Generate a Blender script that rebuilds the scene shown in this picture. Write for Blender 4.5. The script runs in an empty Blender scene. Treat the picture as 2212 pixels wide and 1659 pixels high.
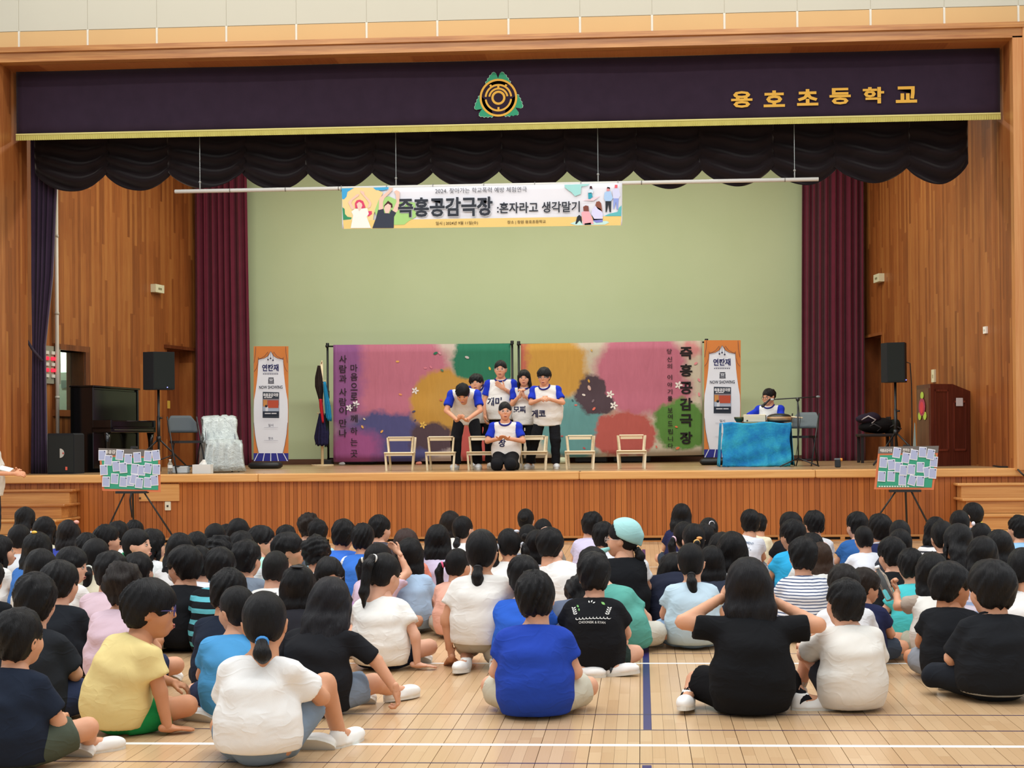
import bpy, math, random
import numpy as np
from mathutils import Vector, Matrix
from mathutils.bvhtree import BVHTree
SC = bpy.context.scene
COL = SC.collection
random.seed(7); RNG = np.random.default_rng(7)
# ------------------------------------------------------------------ camera
F = 3000.; CX = 1215.; CY = 925.; CH = 1.45
YAW = math.atan(170 / 3000); PIT = .0058; ROLL = .0089
fw = np.array([-math.sin(YAW) * math.cos(PIT), math.cos(YAW) * math.cos(PIT), math.sin(PIT)])
r0 = np.array([math.cos(YAW), math.sin(YAW), 0.]); u0 = np.cross(r0, fw)
cr = math.cos(ROLL) * r0 - math.sin(ROLL) * u0; cu = math.sin(ROLL) * r0 + math.cos(ROLL) * u0
cam = bpy.data.cameras.new('camera'); camo = bpy.data.objects.new('camera', cam); COL.objects.link(camo)
m4 = np.eye(4); m4[:3, 0] = cr; m4[:3, 1] = cu; m4[:3, 2] = -fw; m4[:3, 3] = [0, 0, CH]
camo.matrix_world = Matrix(m4.tolist())
cam.sensor_width = 36; cam.sensor_fit = 'HORIZONTAL'; cam.lens = F / 2212 * 36
cam.shift_x = -(CX - 1106) / 2212; cam.shift_y = (CY - 829.5) / 2212
cam.clip_end = 200
SC.camera = camo
def ray(x, y): return fw + (x - CX) / F * cr - (y - CY) / F * cu
def PY(x, y, Y):
    d = ray(x, y); return d * (Y / d[1]) + [0, 0, CH]
def PZ(x, y, z):
    d = ray(x, y); return d * ((z - CH) / d[2]) + [0, 0, CH]
def XAT(x, Y): return float(PY(x, 940, Y)[0])
def ZAT(x, y, Y): return float(PY(x, y, Y)[2])
# ------------------------------------------------------------------ world, lights, exposure
w = bpy.data.worlds.new('world'); SC.world = w; w.use_nodes = True
w.node_tree.nodes['Background'].inputs[0].default_value = (.92, .96, 1, 1)
w.node_tree.nodes['Background'].inputs[1].default_value = .68
def area(name, loc, sx, sy, power, rot=(0, 0, 0), col=(1, .985, .955)):
    l = bpy.data.lights.new(name, 'AREA'); l.shape = 'RECTANGLE'; l.size = sx; l.size_y = sy; l.energy = power; l.color = col
    o = bpy.data.objects.new(name, l); o.location = loc; o.rotation_euler = rot; COL.objects.link(o); return o
for yy, pw in ((17.35, 190), (12.6, 470), (8.0, 470), (3.6, 400)):
    area('ceiling_lamp', (-1.9, yy, 9.4), 15, .45, pw)
area('stage_lamp', (-2.1, 21.6, 6.75), 11, .3, 410, (math.radians(12), 0, 0), (1, .97, .85))
SC.view_settings.view_transform = 'Standard'; SC.view_settings.look = 'None'
SC.view_settings.gamma = 1; SC.view_settings.use_curve_mapping = False
SC.view_settings.exposure = .26
SC.cycles.use_denoising = True
SC.cycles.max_bounces = 6; SC.cycles.diffuse_bounces = 3; SC.cycles.glossy_bounces = 3
SC.cycles.transparent_max_bounces = 8; SC.cycles.caustics_reflective = False; SC.cycles.caustics_refractive = False
# ------------------------------------------------------------------ materials
def lin(h):
    h = h.lstrip('#'); c = [int(h[i:i + 2], 16) / 255 for i in (0, 2, 4)]
    return tuple((v / 12.92 if v <= .04045 else ((v + .055) / 1.055) ** 2.4) for v in c) + (1,)
class NT:
    def __init__(s, name, rough=.6, spec=.4):
        s.m = bpy.data.materials.new(name); s.m.use_nodes = True; s.t = s.m.node_tree
        s.b = s.t.nodes['Principled BSDF']; s.b.inputs['Roughness'].default_value = rough
        s.b.inputs['Specular IOR Level'].default_value = spec
    def n(s, typ, **kw):
        nd = s.t.nodes.new('ShaderNode' + typ)
        for k, v in kw.items():
            if k in ('operation', 'blend_type', 'data_type', 'noise_dimensions', 'wave_type', 'bands_direction', 'feature', 'attribute_name', 'interpolation_type'): setattr(nd, k, v)
        return nd
    def put(s, sock, v):
        if isinstance(v, bpy.types.NodeSocket): s.t.links.new(v, sock)
        elif isinstance(v, (tuple, list)) and len(v) == 3 and sock.type == 'RGBA': sock.default_value = (*v, 1)
        else: sock.default_value = v
    def math(s, op, a, b=0., c=None):
        nd = s.n('Math', operation=op); s.put(nd.inputs[0], a); s.put(nd.inputs[1], b)
        if c is not None: s.put(nd.inputs[2], c)
        return nd.outputs[0]
    def mix(s, f, a, b, blend='MIX'):
        nd = s.n('Mix', data_type='RGBA', blend_type=blend); s.put(nd.inputs[0], f); s.put(nd.inputs[6], a); s.put(nd.inputs[7], b); return nd.outputs[2]
    def coord(s, k='Object'): return s.n('TexCoord').outputs[k]
    def sep(s, v):
        nd = s.n('SeparateXYZ'); s.put(nd.inputs[0], v); return nd.outputs
    def comb(s, x, y, z):
        nd = s.n('CombineXYZ'); s.put(nd.inputs[0], x); s.put(nd.inputs[1], y); s.put(nd.inputs[2], z); return nd.outputs[0]
    def noise(s, v, scale, detail=3., rough=.5, out=0):
        nd = s.n('TexNoise'); s.put(nd.inputs['Vector'], v); s.put(nd.inputs['Scale'], scale); nd.inputs['Detail'].default_value = detail; nd.inputs['Roughness'].default_value = rough; return nd.outputs[out]
    def white(s, v):
        nd = s.n('TexWhiteNoise'); nd.noise_dimensions = '3D'; s.put(nd.inputs['Vector'], v); return nd.outputs[0]
    def scale(s, v, sc):
        nd = s.n('VectorMath', operation='MULTIPLY'); s.put(nd.inputs[0], v); nd.inputs[1].default_value = sc; return nd.outputs[0]
    def ramp(s, f, *stops):
        nd = s.n('ValToRGB'); s.put(nd.inputs[0], f); cr_ = nd.color_ramp
        while len(cr_.elements) < len(stops): cr_.elements.new(.5)
        for e, (p, c) in zip(cr_.elements, stops): e.position = p; e.color = lin(c) if isinstance(c, str) else c
        return nd.outputs[0]
    def mrange(s, v, a, b, c=0., d=1.):
        nd = s.n('MapRange'); s.put(nd.inputs[0], v)
        for i, q in enumerate((a, b, c, d)): s.put(nd.inputs[i + 1], q)
        return nd.outputs[0]
    def bump(s, h, strength=.3, dist=.01):
        nd = s.n('Bump'); s.put(nd.inputs['Height'], h); nd.inputs['Strength'].default_value = strength; nd.inputs['Distance'].default_value = dist
        s.t.links.new(nd.outputs[0], s.b.inputs['Normal'])
    def color(s, v): s.put(s.b.inputs['Base Color'], v)
_M = {}
def mat(hexc, rough=.6, spec=.4, var=.06, vs=6., bump=0., bs=60., metal=0.):
    """plain painted / moulded surface with slight mottling"""
    key = (hexc, rough, spec, var, vs, bump, bs, metal)
    if key in _M: return _M[key]
    s = NT('paint_' + hexc.lstrip('#'), rough, spec); c = lin(hexc); s.b.inputs['Metallic'].default_value = metal
    co = s.coord()
    if var:
        f = s.noise(co, vs, 4)
        s.color(s.mix(f, tuple(min(1, v * (1 - var)) for v in c[:3]), tuple(min(1, v * (1 + var)) for v in c[:3])))
    else: s.color(c)
    if bump: s.bump(s.noise(co, bs, 3), bump, .004)
    _M[key] = s.m; return s.m
def cloth(hexc, fold=.34, fs=7., rough=.92, stripes=None):
    """woven fabric: soft folds and a fine weave in the bump"""
    key = ('cloth', hexc, fold, fs, stripes)
    if key in _M: return _M[key]
    s = NT('cloth_' + hexc.lstrip('#'), rough, .18); c = lin(hexc); co = s.coord()
    warp = s.noise(co, 3., 2, out=1)
    v = s.n('VectorMath', operation='MULTIPLY_ADD'); s.put(v.inputs[0], warp); v.inputs[1].default_value = (.35, .35, .35); s.put(v.inputs[2], co)
    big = s.noise(s.scale(v.outputs[0], (1, 1, 1.9)), fs, 2, .45)
    fine = s.noise(co, 420., 2)
    n3 = s.noise(s.scale(v.outputs[0], (1.3, 1.3, 2.6)), 3.4, 2, .4); cre = s.math('POWER', s.math('SUBTRACT', 1., s.math('ABSOLUTE', s.math('SUBTRACT', s.math('MULTIPLY', n3, 2.), 1.))), 9.)
    h = s.math('ADD', s.math('ADD', s.math('MULTIPLY', big, .8), s.math('MULTIPLY', cre, .2)), s.math('MULTIPLY', fine, .05))
    s.bump(h, fold, .035)
    base = s.mix(s.noise(co, 9., 3), tuple(q * .93 for q in c[:3]), tuple(min(1, q * 1.06) for q in c[:3]))
    if stripes:
        col2, period, frac = stripes
        z = s.sep(co)[2]; f = s.math('FRACT', s.math('DIVIDE', s.math('ADD', z, s.math('MULTIPLY', big, .012)), period))
        base = s.mix(s.math('LESS_THAN', f, frac), base, lin(col2))
    s.color(base); _M[key] = s.m; return s.m
def velvet(hexc, name):
    s = NT(name, .85, .15); c = lin(hexc); co = s.coord()
    s.color(s.mix(s.noise(co, 5, 4), tuple(q * .8 for q in c[:3]), tuple(q * 1.2 for q in c[:3])))
    s.b.inputs['Sheen Weight'].default_value = .25; s.b.inputs['Sheen Roughness'].default_value = .4
    s.bump(s.noise(s.scale(co, (1, 1, .2)), 60, 3), .15, .01); return s.m
def wood(name, dark, midc, light, axis, rnd='object', rough=.38, grain=1., spec=.45, tint=.42, gw=1.):
    """grain stretched along axis; every board its own tint"""
    s = NT(name, rough, spec); co = s.coord()
    if rnd == 'object': rv = s.n('ObjectInfo').outputs['Random']
    elif rnd == 'island': rv = s.n('NewGeometry').outputs['Random Per Island']
    else: rv = s.math('ADD', 0., .5)
    st = [38., 38., 38.]; st[axis] = 1.4
    off = s.n('VectorMath', operation='ADD'); s.put(off.inputs[0], co); s.put(off.inputs[1], s.comb(s.math('MULTIPLY', rv, 37.), s.math('MULTIPLY', rv, 17.), s.math('MULTIPLY', rv, 53.)))
    g = s.noise(s.scale(off.outputs[0], tuple(st)), grain, 5, .6)
    st2 = [6., 6., 6.]; st2[axis] = .5
    g2 = s.noise(s.scale(off.outputs[0], tuple(st2)), 1., 3)
    f = s.math('ADD', s.math('MULTIPLY', g, .55 * gw), s.math('ADD', s.math('MULTIPLY', g2, .3 * gw), .425 * (1 - gw))); f = s.math('ADD', f, s.math('MULTIPLY', s.math('SUBTRACT', rv, .5), tint))
    s.color(s.ramp(f, (.22, dark), (.45, midc), (.72, light)))
    if gw > .5: s.bump(g, .08, .004)
    return s.m
def plank_wall(name, dark, midc, light, along, width=.075, seg=1.9):
    """tongue-and-groove boards too narrow to tell apart: along = 'X' or 'Y', the direction across the boards"""
    s = NT(name, .42, .4); co = s.coord(); xyz = s.sep(co); a = xyz[0 if along == 'X' else 1]; z = xyz[2]
    q = s.math('DIVIDE', a, width); i = s.math('FLOOR', q); fr = s.math('FRACT', q)
    ro = s.white(s.comb(i, 3.1, 7.7)); j = s.math('FLOOR', s.math('DIVIDE', s.math('ADD', z, s.math('MULTIPLY', ro, 4.)), seg))
    rv = s.white(s.comb(i, j, 1.7))
    g = s.noise(s.comb(s.math('MULTIPLY', a, 60.), s.math('MULTIPLY', rv, 40.), s.math('MULTIPLY', z, 2.2)), 1., 5, .6)
    g2 = s.noise(co, 1.1, 3)
    f = s.math('ADD', s.math('MULTIPLY', g, .5), s.math('MULTIPLY', rv, .34)); f = s.math('ADD', f, s.math('MULTIPLY', g2, .16))
    s.color(s.ramp(f, (.25, dark), (.5, midc), (.78, light)))
    gr = s.math('LESS_THAN', s.math('ABSOLUTE', s.math('SUBTRACT', fr, .5)), .46)
    s.bump(gr, .6, .006); return s.m
# ------------------------------------------------------------------ mesh helpers
def tag(o, label=None, cat=None, group=None, kind=None):
    if label: o['label'] = label
    if cat: o['category'] = cat
    if group: o['group'] = group
    if kind: o['kind'] = kind
    return o
def thing(name, label, cat, loc=(0, 0, 0), group=None):
    o = bpy.data.objects.new(name, None); o.empty_display_size = .1; o.location = [float(v) for v in loc]; COL.objects.link(o)
    return tag(o, label, cat, group)
def rootloc(p):
    l = np.zeros(3)
    while p is not None:
        l += np.array(p.location); p = p.parent
    return l
def make_mesh(name, V, Fc, smooth=True, mats=(), mi=None):
    me = bpy.data.meshes.new(name)
    if isinstance(Fc, np.ndarray) and Fc.ndim == 2:
        n = len(Fc); k = Fc.shape[1]
        me.vertices.add(len(V)); me.vertices.foreach_set('co', np.asarray(V, dtype=np.float32).ravel())
        me.loops.add(n * k); me.loops.foreach_set('vertex_index', Fc.astype(np.int32).ravel())
        me.polygons.add(n); me.polygons.foreach_set('loop_start', np.arange(0, n * k, k, dtype=np.int32)); me.polygons.foreach_set('loop_total', np.full(n, k, dtype=np.int32))
        me.update(calc_edges=True)
    else: me.from_pydata([tuple(map(float, v)) for v in V], [], [tuple(int(i) for i in f) for f in Fc])
    me.polygons.foreach_set('use_smooth', np.full(len(me.polygons), bool(smooth)))
    for m in mats: me.materials.append(m)
    if mi is not None: me.polygons.foreach_set('material_index', np.asarray(mi, dtype=np.int32))
    me.update(); return me
def link(name, me, parent=None):
    o = bpy.data.objects.new(name, me); COL.objects.link(o)
    if parent is not None: o.parent = parent
    return o
class MB:
    """collects shapes in world space; build() makes ONE mesh object, placed relative to its parent"""
    def __init__(s): s.v = []; s.f = []; s.sm = True
    def add(s, V, Fc):
        b = len(s.v); s.v += [tuple(map(float, q)) for q in V]; s.f += [tuple(int(i) + b for i in f) for f in Fc]; return s
    def box(s, x0, x1, y0, y1, z0, z1):
        V = [(x, y, z) for z in (z0, z1) for y in (y0, y1) for x in (x0, x1)]
        return s.add(V, [(0, 2, 3, 1), (4, 5, 7, 6), (0, 1, 5, 4), (2, 6, 7, 3), (0, 4, 6, 2), (1, 3, 7, 5)])
    def obox(s, c, size, rot=None, bev=0.):
        R = np.eye(3) if rot is None else np.asarray(rot); h = np.array(size) / 2
        if bev:
            V = []; Fc = []
            # chamfered box: three rings of 8 per layer
            bx = [(-h[0], -h[1] + bev), (-h[0] + bev, -h[1]), (h[0] - bev, -h[1]), (h[0], -h[1] + bev), (h[0], h[1] - bev), (h[0] - bev, h[1]), (-h[0] + bev, h[1]), (-h[0], h[1] - bev)]
            sc = [(-h[2], bev), (-h[2] + bev, 0), (h[2] - bev, 0), (h[2], bev)]
            for z, ins in sc:
                for x, y in bx: V.append((x - math.copysign(min(ins, abs(x)), x), y - math.copysign(min(ins, abs(y)), y), z))
            for k in range(3):
                for i in range(8): j = (i + 1) % 8; Fc.append((k * 8 + i, k * 8 + j, k * 8 + 8 + j, k * 8 + 8 + i))
            Fc += [tuple(range(7, -1, -1)), tuple(range(24, 32))]
        else:
            V = [(x * h[0], y * h[1], z * h[2]) for z in (-1, 1) for y in (-1, 1) for x in (-1, 1)]
            Fc = [(0, 2, 3, 1), (4, 5, 7, 6), (0, 1, 5, 4), (2, 6, 7, 3), (0, 4, 6, 2), (1, 3, 7, 5)]
        return s.add(np.array(V) @ R.T + np.array(c), Fc)
    def tube(s, path, r, n=10, cap=True, ry=None):
        P = [np.array(p, float) for p in path]; rs = r if isinstance(r, (list, tuple, np.ndarray)) else [r] * len(P)
        V = []; Fc = []; prev = None
        for i, p in enumerate(P):
            t = P[min(i + 1, len(P) - 1)] - P[max(i - 1, 0)]; t = t / (np.linalg.norm(t) + 1e-9)
            if prev is None:
                a = np.array([0, 0, 1.]) if abs(t[2]) < .9 else np.array([1., 0, 0]); a = np.cross(t, a)
            else: a = prev - t * (prev @ t)
            a /= np.linalg.norm(a) + 1e-9; prev = a; b = np.cross(t, a)
            for k in range(n):
                q = 2 * math.pi * k / n; V.append(p + rs[i] * (math.cos(q) * a + math.sin(q) * b))
        for i in range(len(P) - 1):
            for k in range(n): l = (k + 1) % n; Fc.append((i * n + k, i * n + l, (i + 1) * n + l, (i + 1) * n + k))
        if cap: Fc.append(tuple(range(n - 1, -1, -1))); Fc.append(tuple(range((len(P) - 1) * n, len(P) * n)))
        return s.add(V, Fc)
    def prism(s, poly, o, ax, ay, depth):
        """2D polygon -> slab: o + x*ax + y*ay, thickness depth (vector)"""
        o, ax, ay, d = (np.array(q, float) for q in (o, ax, ay, depth)); n = len(poly)
        V = [o + x * ax + y * ay for x, y in poly] + [o + x * ax + y * ay + d for x, y in poly]
        Fc = [tuple(range(n)), tuple(range(2 * n - 1, n - 1, -1))] + [((i + 1) % n, i, i + n, (i + 1) % n + n) for i in range(n)]
        if np.cross(ax, ay) @ d > 0: Fc = [f[::-1] for f in Fc]
        return s.add(V, Fc)
    def grid(s, fn, nu, nv):
        V = [fn(i / nu, j / nv) for j in range(nv + 1) for i in range(nu + 1)]
        Fc = [(j * (nu + 1) + i, j * (nu + 1) + i + 1, (j + 1) * (nu + 1) + i + 1, (j + 1) * (nu + 1) + i) for j in range(nv) for i in range(nu)]
        return s.add(V, Fc)
    def ball(s, c, r, nu=12, nv=8, R=None):
        r = np.array([r] * 3 if np.isscalar(r) else r, float); V = []; Fc = []
        for j in range(nv + 1):
            for i in range(nu):
                a = 2 * math.pi * i / nu; b = math.pi * j / nv - math.pi / 2
                V.append(np.array([math.cos(b) * math.cos(a), math.cos(b) * math.sin(a), math.sin(b)]) * r)
        V = np.array(V)
        if R is not None: V = V @ np.asarray(R).T
        for j in range(nv):
            for i in range(nu): k = (i + 1) % nu; Fc.append((j * nu + i, j * nu + k, (j + 1) * nu + k, (j + 1) * nu + i))
        return s.add(V + np.array(c), Fc)
    def build(s, name, m, parent=None, smooth=False, solid=0.):
        V = np.array(s.v, float) - rootloc(parent)
        me = make_mesh(name, V, s.f, smooth, [m])
        o = link(name, me, parent)
        if solid:
            md = o.modifiers.new('thickness', 'SOLIDIFY'); md.thickness = solid
        return o
def rz(a): c, s_ = math.cos(a), math.sin(a); return np.array([[c, -s_, 0], [s_, c, 0], [0, 0, 1.]])
def rx(a): c, s_ = math.cos(a), math.sin(a); return np.array([[1, 0, 0], [0, c, -s_], [0, s_, c]])
def ry(a): c, s_ = math.cos(a), math.sin(a); return np.array([[c, 0, s_], [0, 1, 0], [-s_, 0, c]])
_TX = {}
def text_mesh(body, bold=0., sx=1.):
    """glyph outlines in the XY plane, centred, height of one em = 1"""
    k = (body, bold)
    if k not in _TX:
        c = bpy.data.curves.new('lettering', 'FONT'); c.body = body; c.align_x = 'CENTER'; c.align_y = 'CENTER'; c.offset = bold; c.resolution_u = 2
        o = bpy.data.objects.new('lettering', c); COL.objects.link(o)
        dg = bpy.context.evaluated_depsgraph_get(); me = bpy.data.meshes.new_from_object(o.evaluated_get(dg))
        V = np.array([v.co[:] for v in me.vertices]).reshape(-1, 3); Fc = [tuple(p.vertices) for p in me.polygons]
        bpy.data.objects.remove(o); bpy.data.curves.remove(c); bpy.data.meshes.remove(me)
        if len(V): V = V - (V.max(0) + V.min(0)) / 2
        _TX[k] = (V, Fc)
    V, Fc = _TX[k]; return V.copy(), Fc
def lettering(name, body, m, parent, center, width=None, height=None, bold=0., ax=(1, 0, 0), ay=(0, 0, 1), off=(0, -.002, 0)):
    V, Fc = text_mesh(body, bold)
    if not len(V): return None
    ext = V.max(0) - V.min(0)
    sx = width / ext[0] if width else None; sy = height / ext[1] if height else None
    sx = sx or sy; sy = sy or sx
    ax, ay, c = np.array(ax, float), np.array(ay, float), np.array(center, float) + np.array(off)
    W = c + V[:, :1] * sx * ax + V[:, 1:2] * sy * ay
    b = MB(); b.add(W, Fc); return b.build(name, m, parent)
# ------------------------------------------------------------------ shell of the hall
def struct(o): o['kind'] = 'structure'; return o
ZS = .966          # stage floor
YF = 19.0          # plane of the stage front
M_dark = mat('#1c1512', .8)
M_floorbase = mat('#3a2a1c', .7)
fb = MB(); fb.box(-14, 11, -3, 19.3, -.12, -.012); floor = struct(fb.build('floor', M_floorbase))
maple = dict(dark='#b8946c', midc='#c6a57e', light='#d2b48e')
W_plank = wood('maple_board', *maple.values(), 1, 'object', rough=.27, spec=.5, tint=.22, gw=.3)
W_plank_many = wood('maple_boards', *maple.values(), 1, 'island', rough=.27, spec=.5, tint=.22, gw=.3)
PW = .05805
def plank_box(x0, x1, y0, y1): return (x0, x1, y0, y1)
planks = []
ni0 = int(math.floor((-13.5) / PW)); ni1 = int(math.ceil(10.5 / PW))
for i in range(ni0, ni1):
    x0 = -.0199 + i * PW; x1 = x0 + PW
    g0 = .0016 if i % 4 == 0 else .0005; g1 = .0016 if (i + 1) % 4 == 0 else .0005
    y = -2.8 + random.random() * .5
    while y < 19.1:
        ln = random.choice((.42, .5, .6, .72, .85, 1.)) if i % 2 else random.choice((.48, .55, .66, .78, .92)); ye = min(y + ln, 19.12)
        planks.append((x0 + g0, x1 - g1, y + .0004, ye - .0004)); y = ye
def inview(p):
    cx, cy = (p[0] + p[1]) / 2, (p[2] + p[3]) / 2; d = np.array([cx, cy, -CH]); k = d @ fw
    if k < 1: return -1
    px, py = CX + F * (d @ cr) / k, CY - F * (d @ cu) / k
    if not (-20 < px < 2232 and py < 1680): return -1
    # open floor in front of and between the seated rows shows largest
    free = (650 < px < 1000 and py > 1440) or (1230 < px < 1500 and py > 1480) or py > 1545 or (1370 < px < 1500)
    return k if free else k + 30
rank = sorted((inview(p), q) for q, p in enumerate(planks))
near = [q for k, q in rank if k > 0][:300]; nearset = set(near)
box1 = MB(); box1.box(-.5, .5, -.5, .5, -.012, 0); me_pl = make_mesh('plank', np.array(box1.v), box1.f, False, [W_plank])
for q in near:
    x0, x1, y0, y1 = planks[q]; o = link('plank', me_pl, floor); o.location = ((x0 + x1) / 2, (y0 + y1) / 2, 0); o.scale = (x1 - x0, y1 - y0, 1)
pv = []; pf = []
for q, (x0, x1, y0, y1) in enumerate(planks):
    if q in nearset or x0 < -11 and y0 < 12: continue
    b = len(pv); pv += [(x0, y0, 0), (x1, y0, 0), (x1, y1, 0), (x0, y1, 0), (x0, y0, -.012), (x1, y0, -.012), (x1, y1, -.012), (x0, y1, -.012)]
    pf += [(b, b + 1, b + 2, b + 3), (b, b + 4, b + 5, b + 1), (b + 1, b + 5, b + 6, b + 2), (b + 2, b + 6, b + 7, b + 3), (b + 3, b + 7, b + 4, b)]
o = link('planks', make_mesh('planks', np.array(pv), np.array(pf), False, [W_plank_many]), floor); o['kind'] = 'stuff'
# painted court lines
def court(px0, py0, px1, py1, wid, hexc, z=.0004):
    a, b = PZ(px0, py0, 0), PZ(px1, py1, 0)
    if abs(a[0] - b[0]) > abs(a[1] - b[1]): bb = (a[0], b[0], (a[1] + b[1]) / 2 - wid / 2, (a[1] + b[1]) / 2 + wid / 2)
    else: bb = ((a[0] + b[0]) / 2 - wid / 2, (a[0] + b[0]) / 2 + wid / 2, a[1], b[1])
    q = MB(); q.box(min(bb[:2]), max(bb[:2]), min(bb[2:]), max(bb[2:]), .0001, z); q.build('court_line', mat(hexc, .3, .5, .08), floor)
PUR = '#231b4a'; WHT = '#eef1ee'
court(1397, 1576, 1391, 1187, .041, '#2b2566'); court(1399, 1800, 1398, 1653, .041, '#2b2566')
for (ya, wd, c, xa, xb) in ((1650, .014, PUR, -60, 2272), (1610, .043, WHT, -60, 2272), (1577, .014, PUR, -60, 2272), (1543.5, .014, PUR, 200, 2272), (1433, .036, WHT, 700, 2272), (1412, .013, PUR, 1404, 2272), (1322, .012, '#6a3146', 1404, 2272), (1308, .01, '#6a3146', 1404, 2272), (1287, .012, '#7a4638', 1404, 2272), (1250, .02, '#7d3a34', 1404, 2272), (1225, .02, WHT, 1100, 2272)):
    yw = PZ(1390, ya, 0)[1]; q = MB(); q.box(-12 if xa < 600 else XAT(xa, yw), 9, yw - wd / 2, yw + wd / 2, .0001, .0006 if c == WHT else .0005); q.build('court_line', mat(c, .3, .5, .08), floor)
# ---- stage front: vertical boards
wf = MB(); wf.box(-9.2, 5.6, YF + .02, YF + .12, 0, ZS - .02); wall_sf = struct(wf.build('wall_stage_front', M_dark))
W_front = wood('stained_board', '#783c14', '#aa6027', '#c07b3c', 2, 'object', rough=.4, tint=.16)
x = -9.2; me_b = make_mesh('board', np.array(box1.v) * [1, 1, 0] + np.array([(v[0], v[1], .5 if v[2] == 0 else -.5) for v in box1.v]) * [0, 0, 1], box1.f, False, [W_front])
while x < 5.5:
    wd = random.choice((.055, .065, .072, .075, .075, .08, .09)); o = link('plank', me_b, wall_sf)
    o.location = (x + wd / 2, YF + .012 + random.uniform(-.003, .003), (.07 + ZS - .09) / 2 + .0); o.scale = (wd - .0045, .02, ZS - .09 - .07); x += wd
W_trim = wood('light_stained_trim', '#9a5f30', '#c38a4e', '#d9a768', 0, 'object', rough=.3)
W_trimz = wood('light_stained_trim_v', '#94552a', '#bd7c45', '#d09a60', 2, 'object', rough=.35)
q = MB()
for x0, x1 in ((-9.2, -5.3), (-5.3, -.85), (-.85, 2.35), (2.35, 5.6)): q.obox(((x0 + x1) / 2, YF - .03 + .15, ZS - .055), (x1 - x0 - .004, .36, .11), None, .012)
struct(q.build('trim_1', W_trim))
q = MB(); q.box(-9.2, 5.6, YF - .012, YF + .02, .0, .018); q.box(-9.2, 5.6, YF - .012, YF + .02, .055, .085)
x = -9.2
while x < 5.5: q.box(x, x + .06, YF - .012, YF + .02, .018, .055); x += random.choice((.34, .42, .3))
struct(q.build('trim_2', W_trim))
# ---- stage floor: boards running across
q = MB(); q.box(-9.3, 5.6, YF + .3, 26.2, ZS - .12, ZS - .01); st_floor = struct(q.build('floor', M_floorbase))
W_stage = wood('stage_board', '#8f6f4c', '#ab8c66', '#c4a47c', 0, 'island', rough=.28)
pv = []; pf = []
yy = YF + .3
while yy < 25.8:
    x = -9.3 - random.random()
    while x < 5.6:
        ln = random.uniform(.8, 1.8); b = len(pv); x0, x1 = x + .001, min(x + ln, 5.6) - .001
        pv += [(x0, yy + .001, ZS), (x1, yy + .001, ZS), (x1, yy + .074, ZS), (x0, yy + .074, ZS)]; pf.append((b, b + 1, b + 2, b + 3)); x += ln
    yy += .075
o = link('planks', make_mesh('planks', np.array(pv), np.array(pf), False, [W_stage]), st_floor); o['kind'] = 'stuff'
# ---- stage box
Ztop = 6.725
LJ = (XAT(62, 19.85), 19.85); LW = [(-8.9, 19.0), (-9.3, 19.85), (-8.2, 25.6)]; RW = [(5.0, 19.0), (4.98, 19.9), (4.05, 25.6)]
W_side = plank_wall('stage_side_boards', '#6e3a1a', '#945529', '#ab703a', 'Y')
W_sideX = plank_wall('jamb_boards', '#6b351b', '#a0612f', '#bb7f47', 'Y', .06)
ZT = 7.6
def wallseg(a, b, z0, z1, th, side):
    a, b = np.array(a), np.array(b); d = b - a; n = np.array([-d[1], d[0]]) / np.linalg.norm(d) * side * th
    V = [(*p, z) for z in (z0, z1) for p in (a, b, b + n, a + n)]; return V, [(0, 1, 5, 4), (1, 2, 6, 5), (2, 3, 7, 6), (3, 0, 4, 7), (4, 5, 6, 7), (3, 2, 1, 0)]
def lerp2(A, B, Y): t = (Y - A[1]) / (B[1] - A[1]); return (A[0] + t * (B[0] - A[0]), Y)
def side_wall(name, W, side, holes):
    q = MB(); q.add(*wallseg(W[0], LJ if W is LW else W[1], ZS - .1, Ztop + .05, .2, side))
    ys = [W[1][1]] + [v for h in holes for v in h[:2]] + [W[2][1]]
    for k in range(0, len(ys), 2): q.add(*wallseg(lerp2(W[1], W[2], ys[k]), lerp2(W[1], W[2], ys[k + 1]), ZS - .1, ZT, .3, side))
    for (ya, yb, za, zb) in holes:
        A, B = lerp2(W[1], W[2], ya), lerp2(W[1], W[2], yb); q.add(*wallseg(A, B, zb, ZT, .3, side))
        if za > ZS: q.add(*wallseg(A, B, ZS - .1, za, .3, side))
    return struct(q.build(name, W_side))
def YW(W, px):       # depth at which the ray through px meets the side wall
    d = ray(px, 940); (x0, y0), (x1, y1) = W[1], W[2]; k = d[0] / d[1]; t = (k * y0 - x0) / ((x1 - x0) - k * (y1 - y0)); return y0 + t * (y1 - y0)
yl0, yl1 = YW(LW, 124), YW(LW, 183); zl0, zl1 = ZAT(150, 886, (yl0 + yl1) / 2), ZAT(150, 758, (yl0 + yl1) / 2)
yd0, yd1 = YW(LW, 362), YW(LW, 416); zd1 = ZAT(390, 752, yd0)
yr1, yr0 = YW(RW, 1868), YW(RW, 1905); zr1 = ZAT(1900, 724, yr0)
wall_l = side_wall('wall_left', LW, 1, [(yl0, yl1, zl0, zl1), (yd0, yd1, ZS - .1, zd1)])
wall_r = side_wall('wall_right', RW, -1, [(yr0, min(yr1, 25.5), ZS - .1, zr1)])
s_ = NT('green_plaster', .85, .2); co = s_.coord()
s_.color(s_.mix(s_.noise(co, .7, 4), lin('#b2c29b'), lin('#bfcca9'))); s_.bump(s_.noise(co, 90, 3), .2, .003); M_green = s_.m
q = MB(); q.box(-9.5, 6, 25.6, 25.8, ZS - .1, ZT); wall_back = struct(q.build('wall_back', M_green))
q = MB(); q.box(-8.3, 4.2, 25.57, 25.6, ZS, ZS + .1)
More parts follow.
